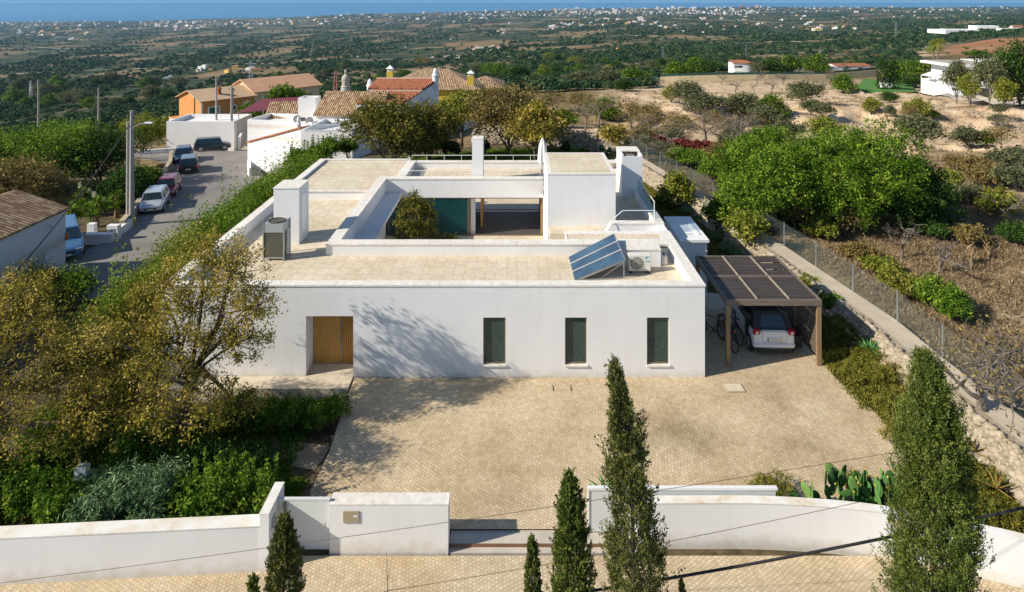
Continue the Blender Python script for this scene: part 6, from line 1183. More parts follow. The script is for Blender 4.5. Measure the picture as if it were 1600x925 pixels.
# shrubs behind the left boundary wall
SH = [ # px,py(base),w,h,kind,label,spiky
 (20,838,1.7,1.3,'shrub','bright green shrub spilling over the wall at the left edge',6),(95,832,1.6,1.2,'shrub','leafy shrub in front of the grey box post',4),(170,832,1.9,1.5,'grey','blue-green oleander clump behind the left boundary wall',0),(240,826,1.8,1.6,'grey','tall grey-green oleander under the almond tree',0),(300,822,1.6,1.3,'shrub','dark shrub to the right of the oleanders',10),(352,818,1.5,1.3,'carob','fresh green upright shrub near the gate wall',16),(400,806,1.2,1.2,'carob','slim shrub touching the gate pier wall',10),
 (40,770,1.9,1.9,'carob','broad green bush beside the dark almond trunk',8),(120,745,1.8,1.6,'shrub','green bush behind the grey box post',6),(200,760,1.8,1.4,'shrub','bush in the shade of the large almond tree',0),(290,765,1.8,1.4,'dark','dark green bush beneath the large almond tree',0),(370,770,1.6,1.2,'dark','low dark bush near the sunlit soil patch',0),(80,700,1.8,1.8,'carob','bright bush between the two almond trunks',0),(170,640,2,1.6,'dark','dark bush in the gap between almond crowns',0),(205,560,1.8,1.8,'shrub','small green tree-like bush in the gap left of the facade',0),(-60,800,2,2,'shrub','shrub at the far left beyond the wall',0),(-70,720,2,2,'carob','bush under the leftmost almond branches',0)]
for i, (px, py, w, h, k, lb, sp) in enumerate(SH):
    x, y, z = atZ(px, py, G0); y = max(y, 16.6 if px < 400 else 16.9); bush(lb, (x, y+.2, G0-.05-.4*(x < -13)), w, h, 100+i, k, nc=190, per=26, ls=.052 if k != 'grey' else .075, spiky=sp, asp=.5 if k != 'grey' else .22, name='shrub' if k != 'grey' else 'oleander')
for i, (px, py, w, h, lb) in enumerate([(415,668,1.3,.95,'rounded green shrub at the left of the terrace planting bed'),(462,672,1.4,1.0,'glossy green shrub in the middle of the terrace planting bed'),(512,668,1.3,.95,'glossy green shrub at the right end of the terrace planting bed'),(375,664,1.2,.9,'shrub half hidden by almond leaves below the terrace')]):
    x, y, z = atZ(px, py, G0); bush(lb, (x, y, G0), w, h, 140+i, 'shrub', nc=230, per=26, ls=.042, name='terrace_shrub')
t = thing('box_post', 'small grey box on a post rising out of the shrubs', 'post', (-11.35,17.0,G0)); MB().box(-11.47,-11.17,16.9,17.1,.45,.95).build('box', flat('box_grey', (.36,.40,.40), .6), t); MB().box(-11.45,-11.37,16.95,17.03,-.4,.45).build('post', flat('post_grey', (.3,.33,.33), .6), t)
def tufts(name, label, gen, n, h, kind, seed, w=.012, kindo='stuff', zoff=0, spread=.06, blades=7, lean=.35):
    rg = np.random.default_rng(seed); P = gen(rg, n); N_ = len(P)*blades; p = np.repeat(P, blades, 0); p[:,:2] += rg.normal(0,spread,(N_,2)); L_ = h*rg.uniform(.5,1.3,N_)[:,None]; d = rg.normal(0,lean,(N_,3)); d[:,2] = 1; d /= np.linalg.norm(d, axis=1)[:,None]
    s = np.column_stack([rg.normal(0,1,(N_,2)), np.zeros(N_)]); s /= np.linalg.norm(s, axis=1)[:,None]; ww = w*rg.uniform(.6,1.4,N_)[:,None]; m_ = p+d*L_*.55; e = p+d*L_+np.column_stack([rg.normal(0,1,(N_,2))*h*.18, np.zeros(N_)])
    V = np.stack([p-s*ww, p+s*ww, m_+s*ww*.8, e], 1).reshape(-1,3); Q = np.arange(N_*4).reshape(-1,4); ti = np.repeat(np.clip(np.repeat(rg.random(len(P)), blades)+rg.normal(0,.15,N_),0,1), 4)
    o = link(name, npmesh(name, V, Q, [LM[kind]], ti)); tag(o, label, kind=kindo); return o
def inrect(x0,x1,y0,y1,zf=None,keep=None):
    def g(rg, n):
        x = rg.uniform(x0,x1,n); y = rg.uniform(y0,y1,n); ok = np.ones(n, bool) if keep is None else keep(x,y); x, y = x[ok], y[ok]; return np.column_stack([x,y,(hz(x,y) if zf is None else zf(x,y)+0*x)])
    return g
tufts('ground_cover', 'low green ground cover in the bed by the pedestrian gate', inrect(-8.6,-5.95,16.9,18.4,keep=lambda x,y: x < -5.72-.02*(y-17)), 2600, .09, 'carob', 5, w=.02)
tufts('grass', 'uneven grass and weeds under the almond trees', inrect(-14,-6.5,16.2,21.6), 6000, .14, 'shrub', 6, w=.014)
# hedge between the house and the road
hp = []
for i in range(15):
    y = 22.8+i*1.42; x = -14.05+.15*math.sin(i*2.1); hp.append((x,y))
adj = ['glossy','tall','yellow-tipped','dense','loose','broad','ragged','upright','bright','dark','leafy','bushy','slender','shaggy','rounded']
for i, (x, y) in enumerate(hp):
    h = 3.75+.35*math.sin(i*1.7)+(.5 if i in (9,13) else 0); k = 'yellow' if i in (2,3,4) else ('carob' if i % 3 else 'shrub')
    bush('%s hedge shrub by the left house wall, %s' % (adj[i], ['nearest the camera','second from the near end','among the yellowish ones','between yellowish neighbours','last of the yellowish ones','beside the grey condenser','level with the roof condenser','level with the white chimney block','just past the white chimney block','opposite the bend in the road','near the raised roof','beside the raised rear roof','third from the far end','second from the far end','at the far end'][i]), (x, y, -.5), 3.3, h, 160+i, k, nc=560, per=26, ls=.05, spiky=10, name='hedge_shrub', group='hedge shrubs along the side wall')
# -- cypresses on the street side
ST = -.6
cypress('cypress', 'large dense green cypress with small cones at the right of the street', (7.62,12.0,ST), 1.22, 7.2, 21, 'cypressg', nc=5200, per=34, ls=.022, tl=1.75)
cypress('cypress', 'tall sparse olive cypress with a leaning tip in front of the facade', (1.99,11.3,ST), 1.03, 7.46, 22, 'cypress', nc=3000, per=32, ls=.022, gap=.30, tl=2.7, lean=-.28)
cypress('cypress', 'medium dense cypress left of the tall sparse one', (1.02,12.5,ST), .62, 4.65, 23, 'cypressg', nc=2300, per=30, ls=.021, tl=.9)
cypress('cypress', 'short cypress in front of the pedestrian gate', (-4.65,13.0,ST), .60, 3.4, 24, 'cypress', nc=1700, per=30, ls=.021, tl=.8)
cypress('cypress', 'thin young cypress at the threshold of the driveway', (.30,13.0,ST), .38, 3.0, 25, 'cypressg', nc=800, per=28, ls=.02, tl=.9)
cypress('cypress', 'tip of a small cypress just left of the one by the gate', (-5.25,13.0,ST), .5, 2.15, 26, 'cypressg', nc=400, per=22, ls=.028)
cypress('cypress', 'tip of a small cypress beside the black cable', (3.30,13.0,ST), .32, 2.1, 27, 'cypressg', nc=260, per=22, ls=.026)
t = thing('bare_sapling', 'thin leafless twig standing on the street before the mailbox wall', 'sapling', (-2.55,13.0,ST)); MB().tube([(-2.56,13,ST),(-2.58,13,1.3),(-2.60,13,2.05)], [.012,.008,.003], 5).tube([(-2.58,13,1.5),(-2.53,13,1.75)], [.005,.002], 4).build('stem', BARK, t)
# overhead cables in front of the wall
def cable(label, a, b_, r, sag, mat=BLACK):
    a, b_ = Vector(a), Vector(b_); P = [a.lerp(b_, k/24)-Vector((0,0,sag*4*(k/24)*(1-k/24))) for k in range(25)]; t = tag(MB().tube(P, r, 6).build('cable', mat, org=tuple(a)), label, 'cable'); return t
cable('thick black cable sagging across the street at lower right', atY(1700,770,13.4), atY(880,930,13.4), .028, .12)
cable('thin brown wire strung across the gate walls and driveway', atY(-80,921,13.7), atY(1480,693,13.7), .0055, .12, flat('thin_wire', (.13,.07,.05), .7))
cable('thin dark strand standing in for the wire shadow on the curved wall', atY(600,924,13.6), atY(1345,784,13.6), .0055, .08, MATS['thin_wire'])  # added strand drawn in place of the shadow the thin wire casts
cable('dark cable from the left street pole past the tiled cottage', (rx(206,352)[0]-.3, 46.0, 4.6), atY(-60,520,26), .03, .5)
# -- bed on the right of the drive: mounds of ground cover, agaves, prickly pears, aloes
rm = [(1325,520,1.5),(1352,560,1.5),(1335,590,1.4),(1382,600,1.5),(1420,640,1.5),(1398,668,1.4),(1445,690,1.4),(1400,575,1.2),(1345,535,1.2),(1438,610,1.3),(1480,720,1.4),(1530,735,1.4),(1520,770,1.3),(1575,790,1.3),(1385,640,1.1)]
for i, (px, py, w) in enumerate(rm):
    x, y, z = atZ(px, py, .0); z = float(hz(x, y)); bush('olive-brown ground cover mound in the bed beside the carport', (x, y, z-.03), w, .55, 300+i, 'cover', nc=230, per=26, ls=.035, name='groundcover_mound', group='ground cover mounds right of the driveway', asp=.3)
tufts('bed_weeds', 'low weeds between the ground cover mounds', inrect(11.0,13.6,15.9,27,keep=lambda x,y: (x > 11.05+.4*(y < 21)) & (x < 13.4)), 7000, .12, 'cover', 8, w=.012)
for i, (px, py, w, h, k, lb) in enumerate([(1205,780,1.1,.55,'cover','rounded ground cover mound behind the right end of the sliding gate'),(1345,770,.9,.5,'cover','low ground cover mound behind the prickly pears')]):
    x, y, z = atZ(px, py, -.4); bush(lb, (x, y, -.45), w*1.25, h*1.1, 330+i, k, nc=260, per=28, ls=.03, name='groundcover_mound', asp=.3)
def pear(label, loc, n, seed, hmax=.9, spread=.5):
    rg = np.random.default_rng(seed); t = thing('prickly_pear', label, 'cactus', loc); V = []; Q = []; ti = []; seeds = [(np.array([rg.uniform(-1,1)*spread, rg.uniform(-.4,.4)*spread, -.05]), rg.normal(0,.7)+math.pi*int(rg.integers(2)), 0) for _ in range(max(2, n//4))]; cnt = 0; fr = MB()
    nu, nv = 8, 12
    while seeds and cnt < n:
        p, a, lv = seeds.pop(0); L_ = rg.uniform(.15,.24); W_ = L_*.56; th = .022; lean = rg.normal(0,.55); up = np.array([math.sin(lean)*math.cos(a), math.sin(lean)*math.sin(a), math.cos(lean)]); s = np.cross(up, [math.cos(a+1.57), math.sin(a+1.57), 0]); s /= np.linalg.norm(s)+1e-9; f = np.cross(s, up); b0 = len(V); tt = rg.random()
        for i in range(nu+1):
            q = math.pi*i/nu; r_ = math.sin(q)**.8 if 0 < i < nu else 0; zc = L_*(1-math.cos(q))
            for j in range(nv): b_ = 2*math.pi*j/nv; V.append(p+up*zc+s*W_*r_*math.cos(b_)+f*th*r_*math.sin(b_)); ti.append(np.clip(tt+rg.normal(0,.08),0,1))
        for i in range(nu):
            for j in range(nv): Q.append((b0+i*nv+j, b0+i*nv+(j+1)%nv, b0+(i+1)*nv+(j+1)%nv, b0+(i+1)*nv+j))
        cnt += 1; top = p+up*L_*1.9
        if lv < 4 and top[2] < hmax:
            for _ in range(int(rg.integers(1,3))): seeds.append((top+s*rg.uniform(-.8,.8)*W_-up*.03, a+rg.normal(0,.6), lv+1))
        if rg.random() < .45: fr.lathe((0,0,0), [(.012,0),(.02,.02),(.018,.05),(.004,.055)], 6); fr.xf(tuple(p+up*L_*1.95+s*rg.uniform(-.4,.4)*W_), 0, len(fr.v)-24)
    link('pads', npmesh('pads', V, Q, [LM['cactus']], ti, smooth=True), t)
    if fr.v: ORG[t.name] = (0,0,0); fr.build('fruits', flat('pear_fruit', (.70,.42,.05), .6), t)
for i, (px, py, n, hm, sp, lb) in enumerate([(1290,788,12,.75,.3,'small prickly pear at the left of the cactus row'),(1322,790,30,1.0,.45,'prickly pear with two tall upright pads'),(1370,795,60,1.0,.6,'large prickly pear with yellow fruits beside the cypress'),(1405,800,40,1.0,.5,'prickly pear partly hidden by the large cypress'),(1545,826,4,.3,.2,'two yellow-green cactus pads behind the curved wall'),(1240,785,4,.25,.25,'low single prickly pear pad behind the wall')]):
    x, y, z = atZ(px, py, -.35); pear(lb, (x, y, -.45), n, 50+i, hm, sp)
for i, (px, py, r, n, k, lb) in enumerate([(950,752,.8,18,'agave','bright green agave on the driveway side of the sliding gate'),(1358,565,.48,18,'agave','green agave left of its twin by the stone wall'),(1388,558,.50,18,'agave','bright green agave close to the stone wall'),(1528,668,.50,16,'agave','green agave right of the large cypress'),(1595,765,.45,14,'agave','agave at the right edge of the bed'),(1558,768,.5,16,'aloe','orange-tipped aloe in the right bed'),(1522,715,.45,14,'aloe','reddish aloe beside the large cypress'),(1385,596,.3,10,'aloe','small yellow aloe among the ground cover'),(1410,632,.3,10,'aloe','yellow-leaved aloe beside the driveway edge')]):
    x, y, z = atZ(px, py, 0); zz = float(hz(x, y)) if px > 1000 else -.47; rosette(lb, (x, y, zz+(.3 if px > 1000 else .05)), r*(1.25 if px > 1000 else 1), n, 70+i, k, name='agave' if k == 'agave' else 'aloe', cat='agave' if k == 'agave' else 'aloe', w=.06 if k == 'agave' else .03, lift=.5 if k == 'agave' else .9)
def gtree(label, px, py, wpx, hpx, kind, name='tree', cat='tree', z=None, seed=0, **kw):
    p = hit(px, py) if z is None else atZ(px, py, z); s = p[1]/F; return mktree(name, label, cat, kind, p, wpx*s, hpx*s, seed=seed, **kw)
def gbush(label, px, py, wpx, hpx, kind, z=None, seed=0, name='shrub', **kw):
    p = hit(px, py) if z is None else atZ(px, py, z); s = p[1]/F; return bush(label, p, wpx*s, hpx*s, seed, kind, name=name, **kw)
# garden between house and path, behind the house
gtree('young tree with yellow-green leaves between the terrace chimney and the path', 1058, 328, 52, 56, 'yellow', 'young_tree', z=0, seed=401, nc=150, per=22, ls=.10, cs=.17, twig=50, base=.2)
gtree('small fig tree with yellow-green leaves behind the carport', 1165, 385, 56, 50, 'yellow', 'fig_tree', z=.5, seed=402, nc=150, per=22, ls=.09, cs=.15, twig=40, base=.25)
gtree('young green tree beside the white annexe', 1118, 362, 42, 52, 'carob', 'young_tree', z=.2, seed=403, nc=140, per=22, ls=.08, cs=.14, base=.1)
gbush('rounded bright green bush beyond the balustrade', 1034, 322, 32, 18, 'carob', z=0, seed=404, nc=160)
gbush('round green bush next to the carport screen', 1299, 486, 34, 28, 'carob', z=.3, seed=405, nc=200, per=26)
gbush('yellow-green creeper bush between carport roof and wall', 1262, 455, 42, 24, 'yellow', z=.3, seed=406, nc=160)
for i, (px, py, w, h) in enumerate([(1085,325,26,14),(1072,335,24,14),(1120,375,26,16),(1135,395,34,18),(1150,405,30,16),(1098,345,24,14)]): gbush('grey-green lavender clump in the strip beside the annexe', px, py, w, h, 'grey', z=0, seed=420+i, name='lavender', nc=120, per=22, asp=.2, group='lavender clumps beside the annexe')
tufts('garden_weeds', 'patchy grass in the garden strip right of the house', inrect(7.2,12.6,29,56,keep=lambda x,y: (x > 7.2+1.6*(y < 32.3)) & (x < 12.0-.13*(y-31))), 9000, .12, 'cover', 12, w=.015)
tufts('lawn_grass', 'green lawn behind the house', inrect(-13,5.5,46,58), 26000, .10, 'carob', 13, w=.03)
# trees behind the house
mktree('bushy_tree', 'large bushy olive-green tree behind the left rear corner of the house', 'tree', 'olivegold', (-9.6,49.5,0), 7.2, 5.9, base=.16, nb=9, nc=560, per=28, ls=.11, cs=.30, seed=501, twig=120, low=-.3)
mktree('bushy_tree', 'green bushy tree merging with the tree behind the rear corner', 'tree', 'olivegold', (-7.2,52.5,0), 6, 5.0, base=.12, nb=8, nc=420, per=26, ls=.11, cs=.3, seed=502)
gtree('slender dark tree in front of the yellow house', 722, 232, 66, 90, 'yellow', 'slender_tree', z=-.8, seed=503, nc=200, per=24, ls=.13, cs=.28, base=.45, twig=60)
mktree('almond_tree', 'broad brown-gold tree behind the thin white flue', 'tree', 'brown', (-.9,55.0,0), 7.0, 6.0, base=.16, nb=9, nc=560, per=26, ls=.12, cs=.3, seed=504, twig=100, low=-.3)
mktree('almond_tree', 'golden tree whose crown rises left of the closed parasol', 'tree', 'almond', (1.5,51.5,0), 5.0, 5.2, base=.24, nb=8, nc=380, per=26, ls=.11, cs=.26, seed=505, twig=80)
gtree('small golden tree beside the honey stone wall', 961, 240, 40, 44, 'almond', 'small_tree', z=.0, seed=506, nc=110, per=22, ls=.12, cs=.22, twig=40, base=.3)
gtree('little tree with reddish flowers behind the raised roof', 684, 243, 26, 34, 'brown', 'flowering_tree', z=.0, seed=507, nc=80, per=22, ls=.12, cs=.2, base=.3)
for i, (px, py, w, h, k, lb) in enumerate([(500,262,40,46,'carob','upright green shrub left of the raised roof corner'),(470,268,40,40,'shrub','leafy shrub at the far end of the hedge'),(520,252,34,40,'carob','green shrub beside the white terrace house'),(545,246,36,34,'shrub','shrub below the terrace house'),(655,246,50,30,'dark','dark shrub behind the rear parapet'),(700,244,44,26,'dark','dark green shrub below the slender tree'),(757,241,16,24,'dark','narrow dark conifer behind the roof railing'),(883,241,14,24,'dark','small dark conifer before the stone wall'),(905,243,30,12,'carob','clipped green bush before the stone wall'),(943,240,12,14,'grey','grey-green plant by the stone wall end')]):
    gbush(lb, px, py, w, h, k, z=0, seed=520+i, nc=170, per=24, ls=.09, spiky=6 if i < 4 else 0, name='garden_shrub')
# red and green shrubs beyond the path at the top
for i, (px, py, w, h, k, lb) in enumerate([(1012,232,42,20,'red','dark red shrub nearest the chimney beyond the path'),(1048,236,44,22,'red','red-leaved shrub in the middle of the red row'),(1086,240,40,22,'red','red-leaved shrub at the right end of the red row'),(1020,248,54,30,'olive','olive-green shrub beneath the red ones'),(1062,262,60,32,'shrub','green shrub leaning over the fence'),(1040,254,40,24,'yellow','yellow-green shrub between red row and fence'),(1100,285,60,40,'shrub','large green shrub along the upper fence'),(1138,305,60,50,'carob','dense green shrub along the fence'),(1100,262,50,34,'brown','brownish shrub behind the fence shrubs')]):
    p = atZ(px, py, .1); p = (p[0]+.8, p[1], .1); s = p[1]/F; bush(lb, p, w*s, h*s, 540+i, k, nc=230, per=24, ls=.085, name='shrub')
# big evergreen carob trees beyond the fence
mktree('carob_tree', 'huge rounded carob tree with bright green crown beyond the fence', 'tree', 'carob', (18.6,38.0,.0), 9.2, 5.75, base=.06, nb=15, nc=1900, per=44, ls=.07, cs=.155, seed=601, rad=.50, low=-.9)
mktree('carob_tree', 'carob tree joining the left side of the huge carob', 'tree', 'carob', (13.9,36.5,.1), 5.2, 4.8, base=.05, nb=9, nc=860, per=40, ls=.07, cs=.155, seed=602, rad=.5, low=-.9)
mktree('carob_tree', 'dark green carob at the right flank of the huge carob', 'tree', 'dark', (22.0,37.0,.0), 5.0, 4.2, base=.05, nb=9, nc=700, per=40, ls=.07, cs=.155, seed=603, rad=.5, low=-.9)
mktree('carob_tree', 'lighter green carob behind the huge one, nearer the house', 'tree', 'carob', (16.2,43.0,.0), 5.6, 4.8, base=.05, nb=9, nc=800, per=38, ls=.075, cs=.165, seed=604, rad=.5, low=-.9)
# dry field beyond the fence
KD = [(1240,362,80,62,'brown','half-dead brown tree in front of the huge carob'),(1318,366,66,46,'brown','rust-brown dry shrub before the huge carob')]
for i, (px, py, w, h, k, lb) in enumerate(KD): gtree(lb, px, py, w, h, k, 'dry_tree', z=.2, seed=620+i, nc=130, per=16, ls=.07, cs=.2, twig=120, bark=BARKG, base=.3)
for i, (px, py, w, h, lb) in enumerate([(1408,402,80,64,'bare pale branched shrub in the dry field'),(1530,668,175,150,'leafless grey tree beside the path at the right edge'),(1590,640,110,110,'leafless tree cut by the right edge of the picture'),(1470,425,70,50,'bare stalky bush in the dry grass'),(1575,345,60,50,'twisted bare shrub on the right slope'),(1485,360,40,48,'pale leafless trunk beside the carob')]):
    p = atZ(px, py, .3); s = p[1]/F; bare('bare_tree', lb, p, w*s, h*s, 640+i, 4 if i in (1,2) else 3, .10 if i in (1,2) else .05, kind='brown', nleaf=3 if i in (1,2) else 0)
FS = [(1420,468,70,42,'cover','olive-yellow shrub touching the fence netting'),(1462,482,74,52,'carob','green shrub in the middle behind the fence'),(1395,450,50,36,'yellow','yellowish shrub behind the fence post'),(1492,500,60,48,'shrub','dark green shrub behind the last fence post'),(1380,428,60,28,'yellow','low yellow-green shrub in the dry field'),(1340,402,60,30,'brown','dry brown brush left of the bare shrub'),(1280,372,60,34,'yellow','yellow-green brush under the brown tree'),(1230,352,50,26,'shrub','green brush along the fence foot'),(1445,372,60,30,'dark','dark low shrub in the shade of the carob'),(1520,385,60,34,'brown','brown brush on the dry slope'),(1555,335,70,40,'yellow','yellow-green bush on the right slope'),(1590,300,70,40,'olive','grey-olive bush at the right edge'),(1505,320,60,34,'olive','olive bush right of the carob'),(1540,290,60,34,'brown','brownish bush on the upper slope'),(1595,385,60,40,'dark','dark bush cut by the right edge'),(1480,305,50,40,'yellow','pale green bush behind the dark carob'),(1570,262,60,30,'olive','olive scrub on the upper right slope'),(1510,268,60,30,'brown','brown scrub on the upper right slope')]
for i, (px, py, w, h, k, lb) in enumerate(FS): gbush(lb, px, py, w, h, k, z=.25 if py > 330 else None, seed=660+i, nc=170, per=24, ls=.06 if py > 380 else .09, name='scrub_bush')
tufts('dry_grass', 'dry brown grass and stalks covering the field beyond the fence', inrect(15.2,42,18,60,keep=lambda x,y: (x/y < .95) & (fbm(x/3,y/3,31,3) > .36)), 60000, .20, 'dry', 14, w=.013, spread=.25, blades=6, lean=.9)
tufts('tall_stalks', 'tall pale dry stalks standing in the field', inrect(16,30,26,36,keep=lambda x,y: fbm(x/2,y/2,33,3) > .55), 300, .8, 'dry', 15, w=.012, blades=3)
tufts('slope_scrub', 'low dry tufts dotted over the sandy slope', inrect(8,80,62,150,keep=lambda x,y: (x/y > .1) & (x/y < .82) & (fbm(x/5,y/5,35,3) > .46)), 5200, .34, 'dry', 16, w=.05, spread=.3, blades=7, lean=.8)
# -- left of the road
LT = [(60,300,190,110,'carob','large bright green tree at the upper left edge','broad_tree'),(150,290,120,100,'dark','dark green tree behind the street pole','broad_tree'),(20,330,150,90,'brown','brownish-green tree above the tiled cottage','broad_tree'),(95,262,120,80,'carob','fresh green tree top behind the brownish tree','broad_tree'),(225,222,70,44,'yellow','yellow-green tree left of the white terrace block','broad_tree'),(195,318,70,60,'dark','dark glossy tree between palm lilies and pole','broad_tree'),(228,300,40,40,'carob','loquat tree with large leaves beside the road wall','loquat_tree'),(-60,300,160,110,'carob','green tree beyond the left edge','broad_tree')]
for i, (px, py, w, h, k, lb, nm) in enumerate(LT):
    p = rx(px, py); Y = p[1]; s = Y/F; mktree(nm, lb, 'tree', k, (p[0], Y, road_z(Y)-.4), w*s, h*s, base=.08, nb=10, nc=620, per=26, ls=.10, cs=.26, seed=700+i, rad=.5, low=-.9)
for i, (px, py, r, lb) in enumerate([(150,352,1.9,'big palm lily with white blooms beside the low wall'),(112,365,1.4,'palm lily low behind the blue car'),(182,338,1.5,'palm lily next to the street pole'),(128,335,1.5,'palm lily with cream flowers behind the others')]):
    X, Y = rx(px, py); z = road_z(Y); t = thing('palm_lily', lb, 'yucca', (X, Y, z)); MB().tube([(0,0,-.3),(.05,0,.9),(.0,0,1.6)], [.16,.12,.1], 8).build('trunk', flat('fibrous_trunk', (.22,.14,.07), .95, var=.4, scale=10), t) if False else None
    sv = ORG[t.name]; ORG[t.name] = (0,0,0); MB().tube([(0,0,-.3),(.05,0,.9),(.0,0,1.5)], [.2,.15,.1], 8).build('trunk', flat('fibrous_trunk', (.22,.14,.07), .95, var=.4, scale=10), t); rg = np.random.default_rng(i); V = []; Q = []; ti = []
    for hx_, hy_, hz_ in ((0,0,1.6),(.6,.1,1.2),(-.6,-.1,1.1),(.2,-.6,.9),(-.3,.5,1.4)):
        for k in range(70):
            d = rg.normal(0,1,3); d[2] = abs(d[2])*.9-.25; d /= np.linalg.norm(d); s_ = np.cross(d,[0,0,1]); s_ /= np.linalg.norm(s_); L_ = r*.42*rg.uniform(.8,1.1); c = np.array([hx_*r*.5,hy_*r*.5,hz_]); b0 = len(V); V += [c, c+d*L_*.5+s_*.04, c+d*L_-np.array([0,0,L_*.15]), c+d*L_*.5-s_*.04]; Q.append((b0,b0+1,b0+2,b0+3)); ti += [rg.random()]*4
    link('leaves', npmesh('leaves', V, Q, [LM['carob']], ti), t)
    if i in (0,3): C, _ = shell([(0,-.2,2.15,.10,.10,.3),(.5,.1,1.7,.08,.08,.25)], 60, rg); V, Q, tt_ = leaves(C,.03,6,.03,rg); link('flowers', npmesh('flowers', V, Q, [flat('cream_petals', (.7,.66,.45), .8)], tt_), t)
    ORG[t.name] = sv
gb = [(10,430,'shrub'),(60,445,'yellow'),(110,450,'yellow'),(150,460,'carob')]
for i, (px, py, k) in enumerate(gb): X, Y, _ = atZ(px, py, -2); bush('%s bush between the tiled cottage and the almond trees' % ['deep green','golden','yellow-tipped','fresh green'][i], (X, Y-2, -2.3), 2.4, 2.6, 730+i, k, nc=260, per=24, ls=.06, name='shrub')
for i, (px, py, w, h, lb) in enumerate([(395,186,50,22,'green tree in front of the cream wing'),(445,165,56,30,'dark green tree between the cream wing and the mauve awning'),(395,192,40,18,'low hedge tree above the white flat house'),(470,165,30,20,'small tree behind the rooftop tower')]):
    x, y, z = atY(px, py, 100); s = y/F; mktree('village_tree', lb, 'tree', 'carob', (x,y,z-1), w*s, h*s+1, base=.1, nb=7, nc=260, per=22, ls=.2, cs=.35, seed=740+i, low=-.9)
# -- trees and shrubs of the middle ground, from a handful of kinds, each placed on the hillside
PROT = {}
def proto(k):
    S = dict(name='tree', label='', cat='tree', loc=(0,0,0), w=5.0, h=5.0)
    if k == 'carob': return mktree('evergreen_tree', '', 'tree', 'carob', (0,0,0), 5, 4.4, base=.05, nb=8, nc=210, per=22, ls=.16, cs=.32, seed=801, low=-.9)
    if k == 'dark': return mktree('evergreen_tree', '', 'tree', 'dark', (0,0,0), 5, 4.4, base=.05, nb=8, nc=210, per=22, ls=.16, cs=.32, seed=802, low=-.9)
    if k == 'olive': return mktree('olive_tree', '', 'tree', 'olive', (0,0,0), 5, 4.4, base=.18, nb=8, nc=190, per=20, ls=.15, cs=.30, seed=803, twig=20, bark=BARKG, low=-.4)
    if k == 'brown': return mktree('almond_tree', '', 'tree', 'brown', (0,0,0), 5, 4.6, base=.25, nb=7, nc=150, per=16, ls=.12, cs=.28, seed=804, twig=90, bark=BARKG)
    if k == 'yellow': return mktree('young_tree', '', 'tree', 'yellow', (0,0,0), 5, 4.4, base=.1, nb=7, nc=190, per=20, ls=.16, cs=.30, seed=805, low=-.6)
    if k == 'bare': return bare('bare_almond_tree', '', (0,0,0), 5, 4.4, 806, 4, .12)
    if k == 'barel': return bare('dry_almond_tree', '', (0,0,0), 5, 4.4, 807, 4, .12, nleaf=5, kind='brown')
    if k == 'cyp': return cypress('cypress', '', (0,0,0), 1.3, 6, 808, 'dark', nc=320, per=18, ls=.09, tl=.7)
    if k == 'scrub': return bush('', (0,0,0), 5, 2.6, 809, 'olive', nc=150, per=22, ls=.16, name='scrub_bush')
    if k == 'gscrub': return bush('', (0,0,0), 5, 3.2, 810, 'carob', nc=170, per=22, ls=.16, name='green_bush')
DIM = dict(carob=(5,4.6), dark=(5,4.6), olive=(5,4.6), brown=(5,4.8), yellow=(5,4.6), bare=(5,4.4), barel=(5,4.4), cyp=(1.2,6), scrub=(5,2.6), gscrub=(5,3.2))
def put(k, px, py, wpx, hpx, label, group=None, seed=0, Y=None):
    p = hit(px, py) if Y is None else atY(px, py, Y); s = p[1]/F
    if k not in PROT: PROT[k] = proto(k); o = PROT[k]
    else: o = copy_tree(PROT[k])
    o.location = p; o.scale = (wpx*s/DIM[k][0], wpx*s/DIM[k][0], hpx*s/DIM[k][1]); o.rotation_euler = (0,0,random.uniform(0,6.28)); o['label'] = label
    if 'group' in o.keys(): del o['group']
    if group: o['group'] = group
    return o
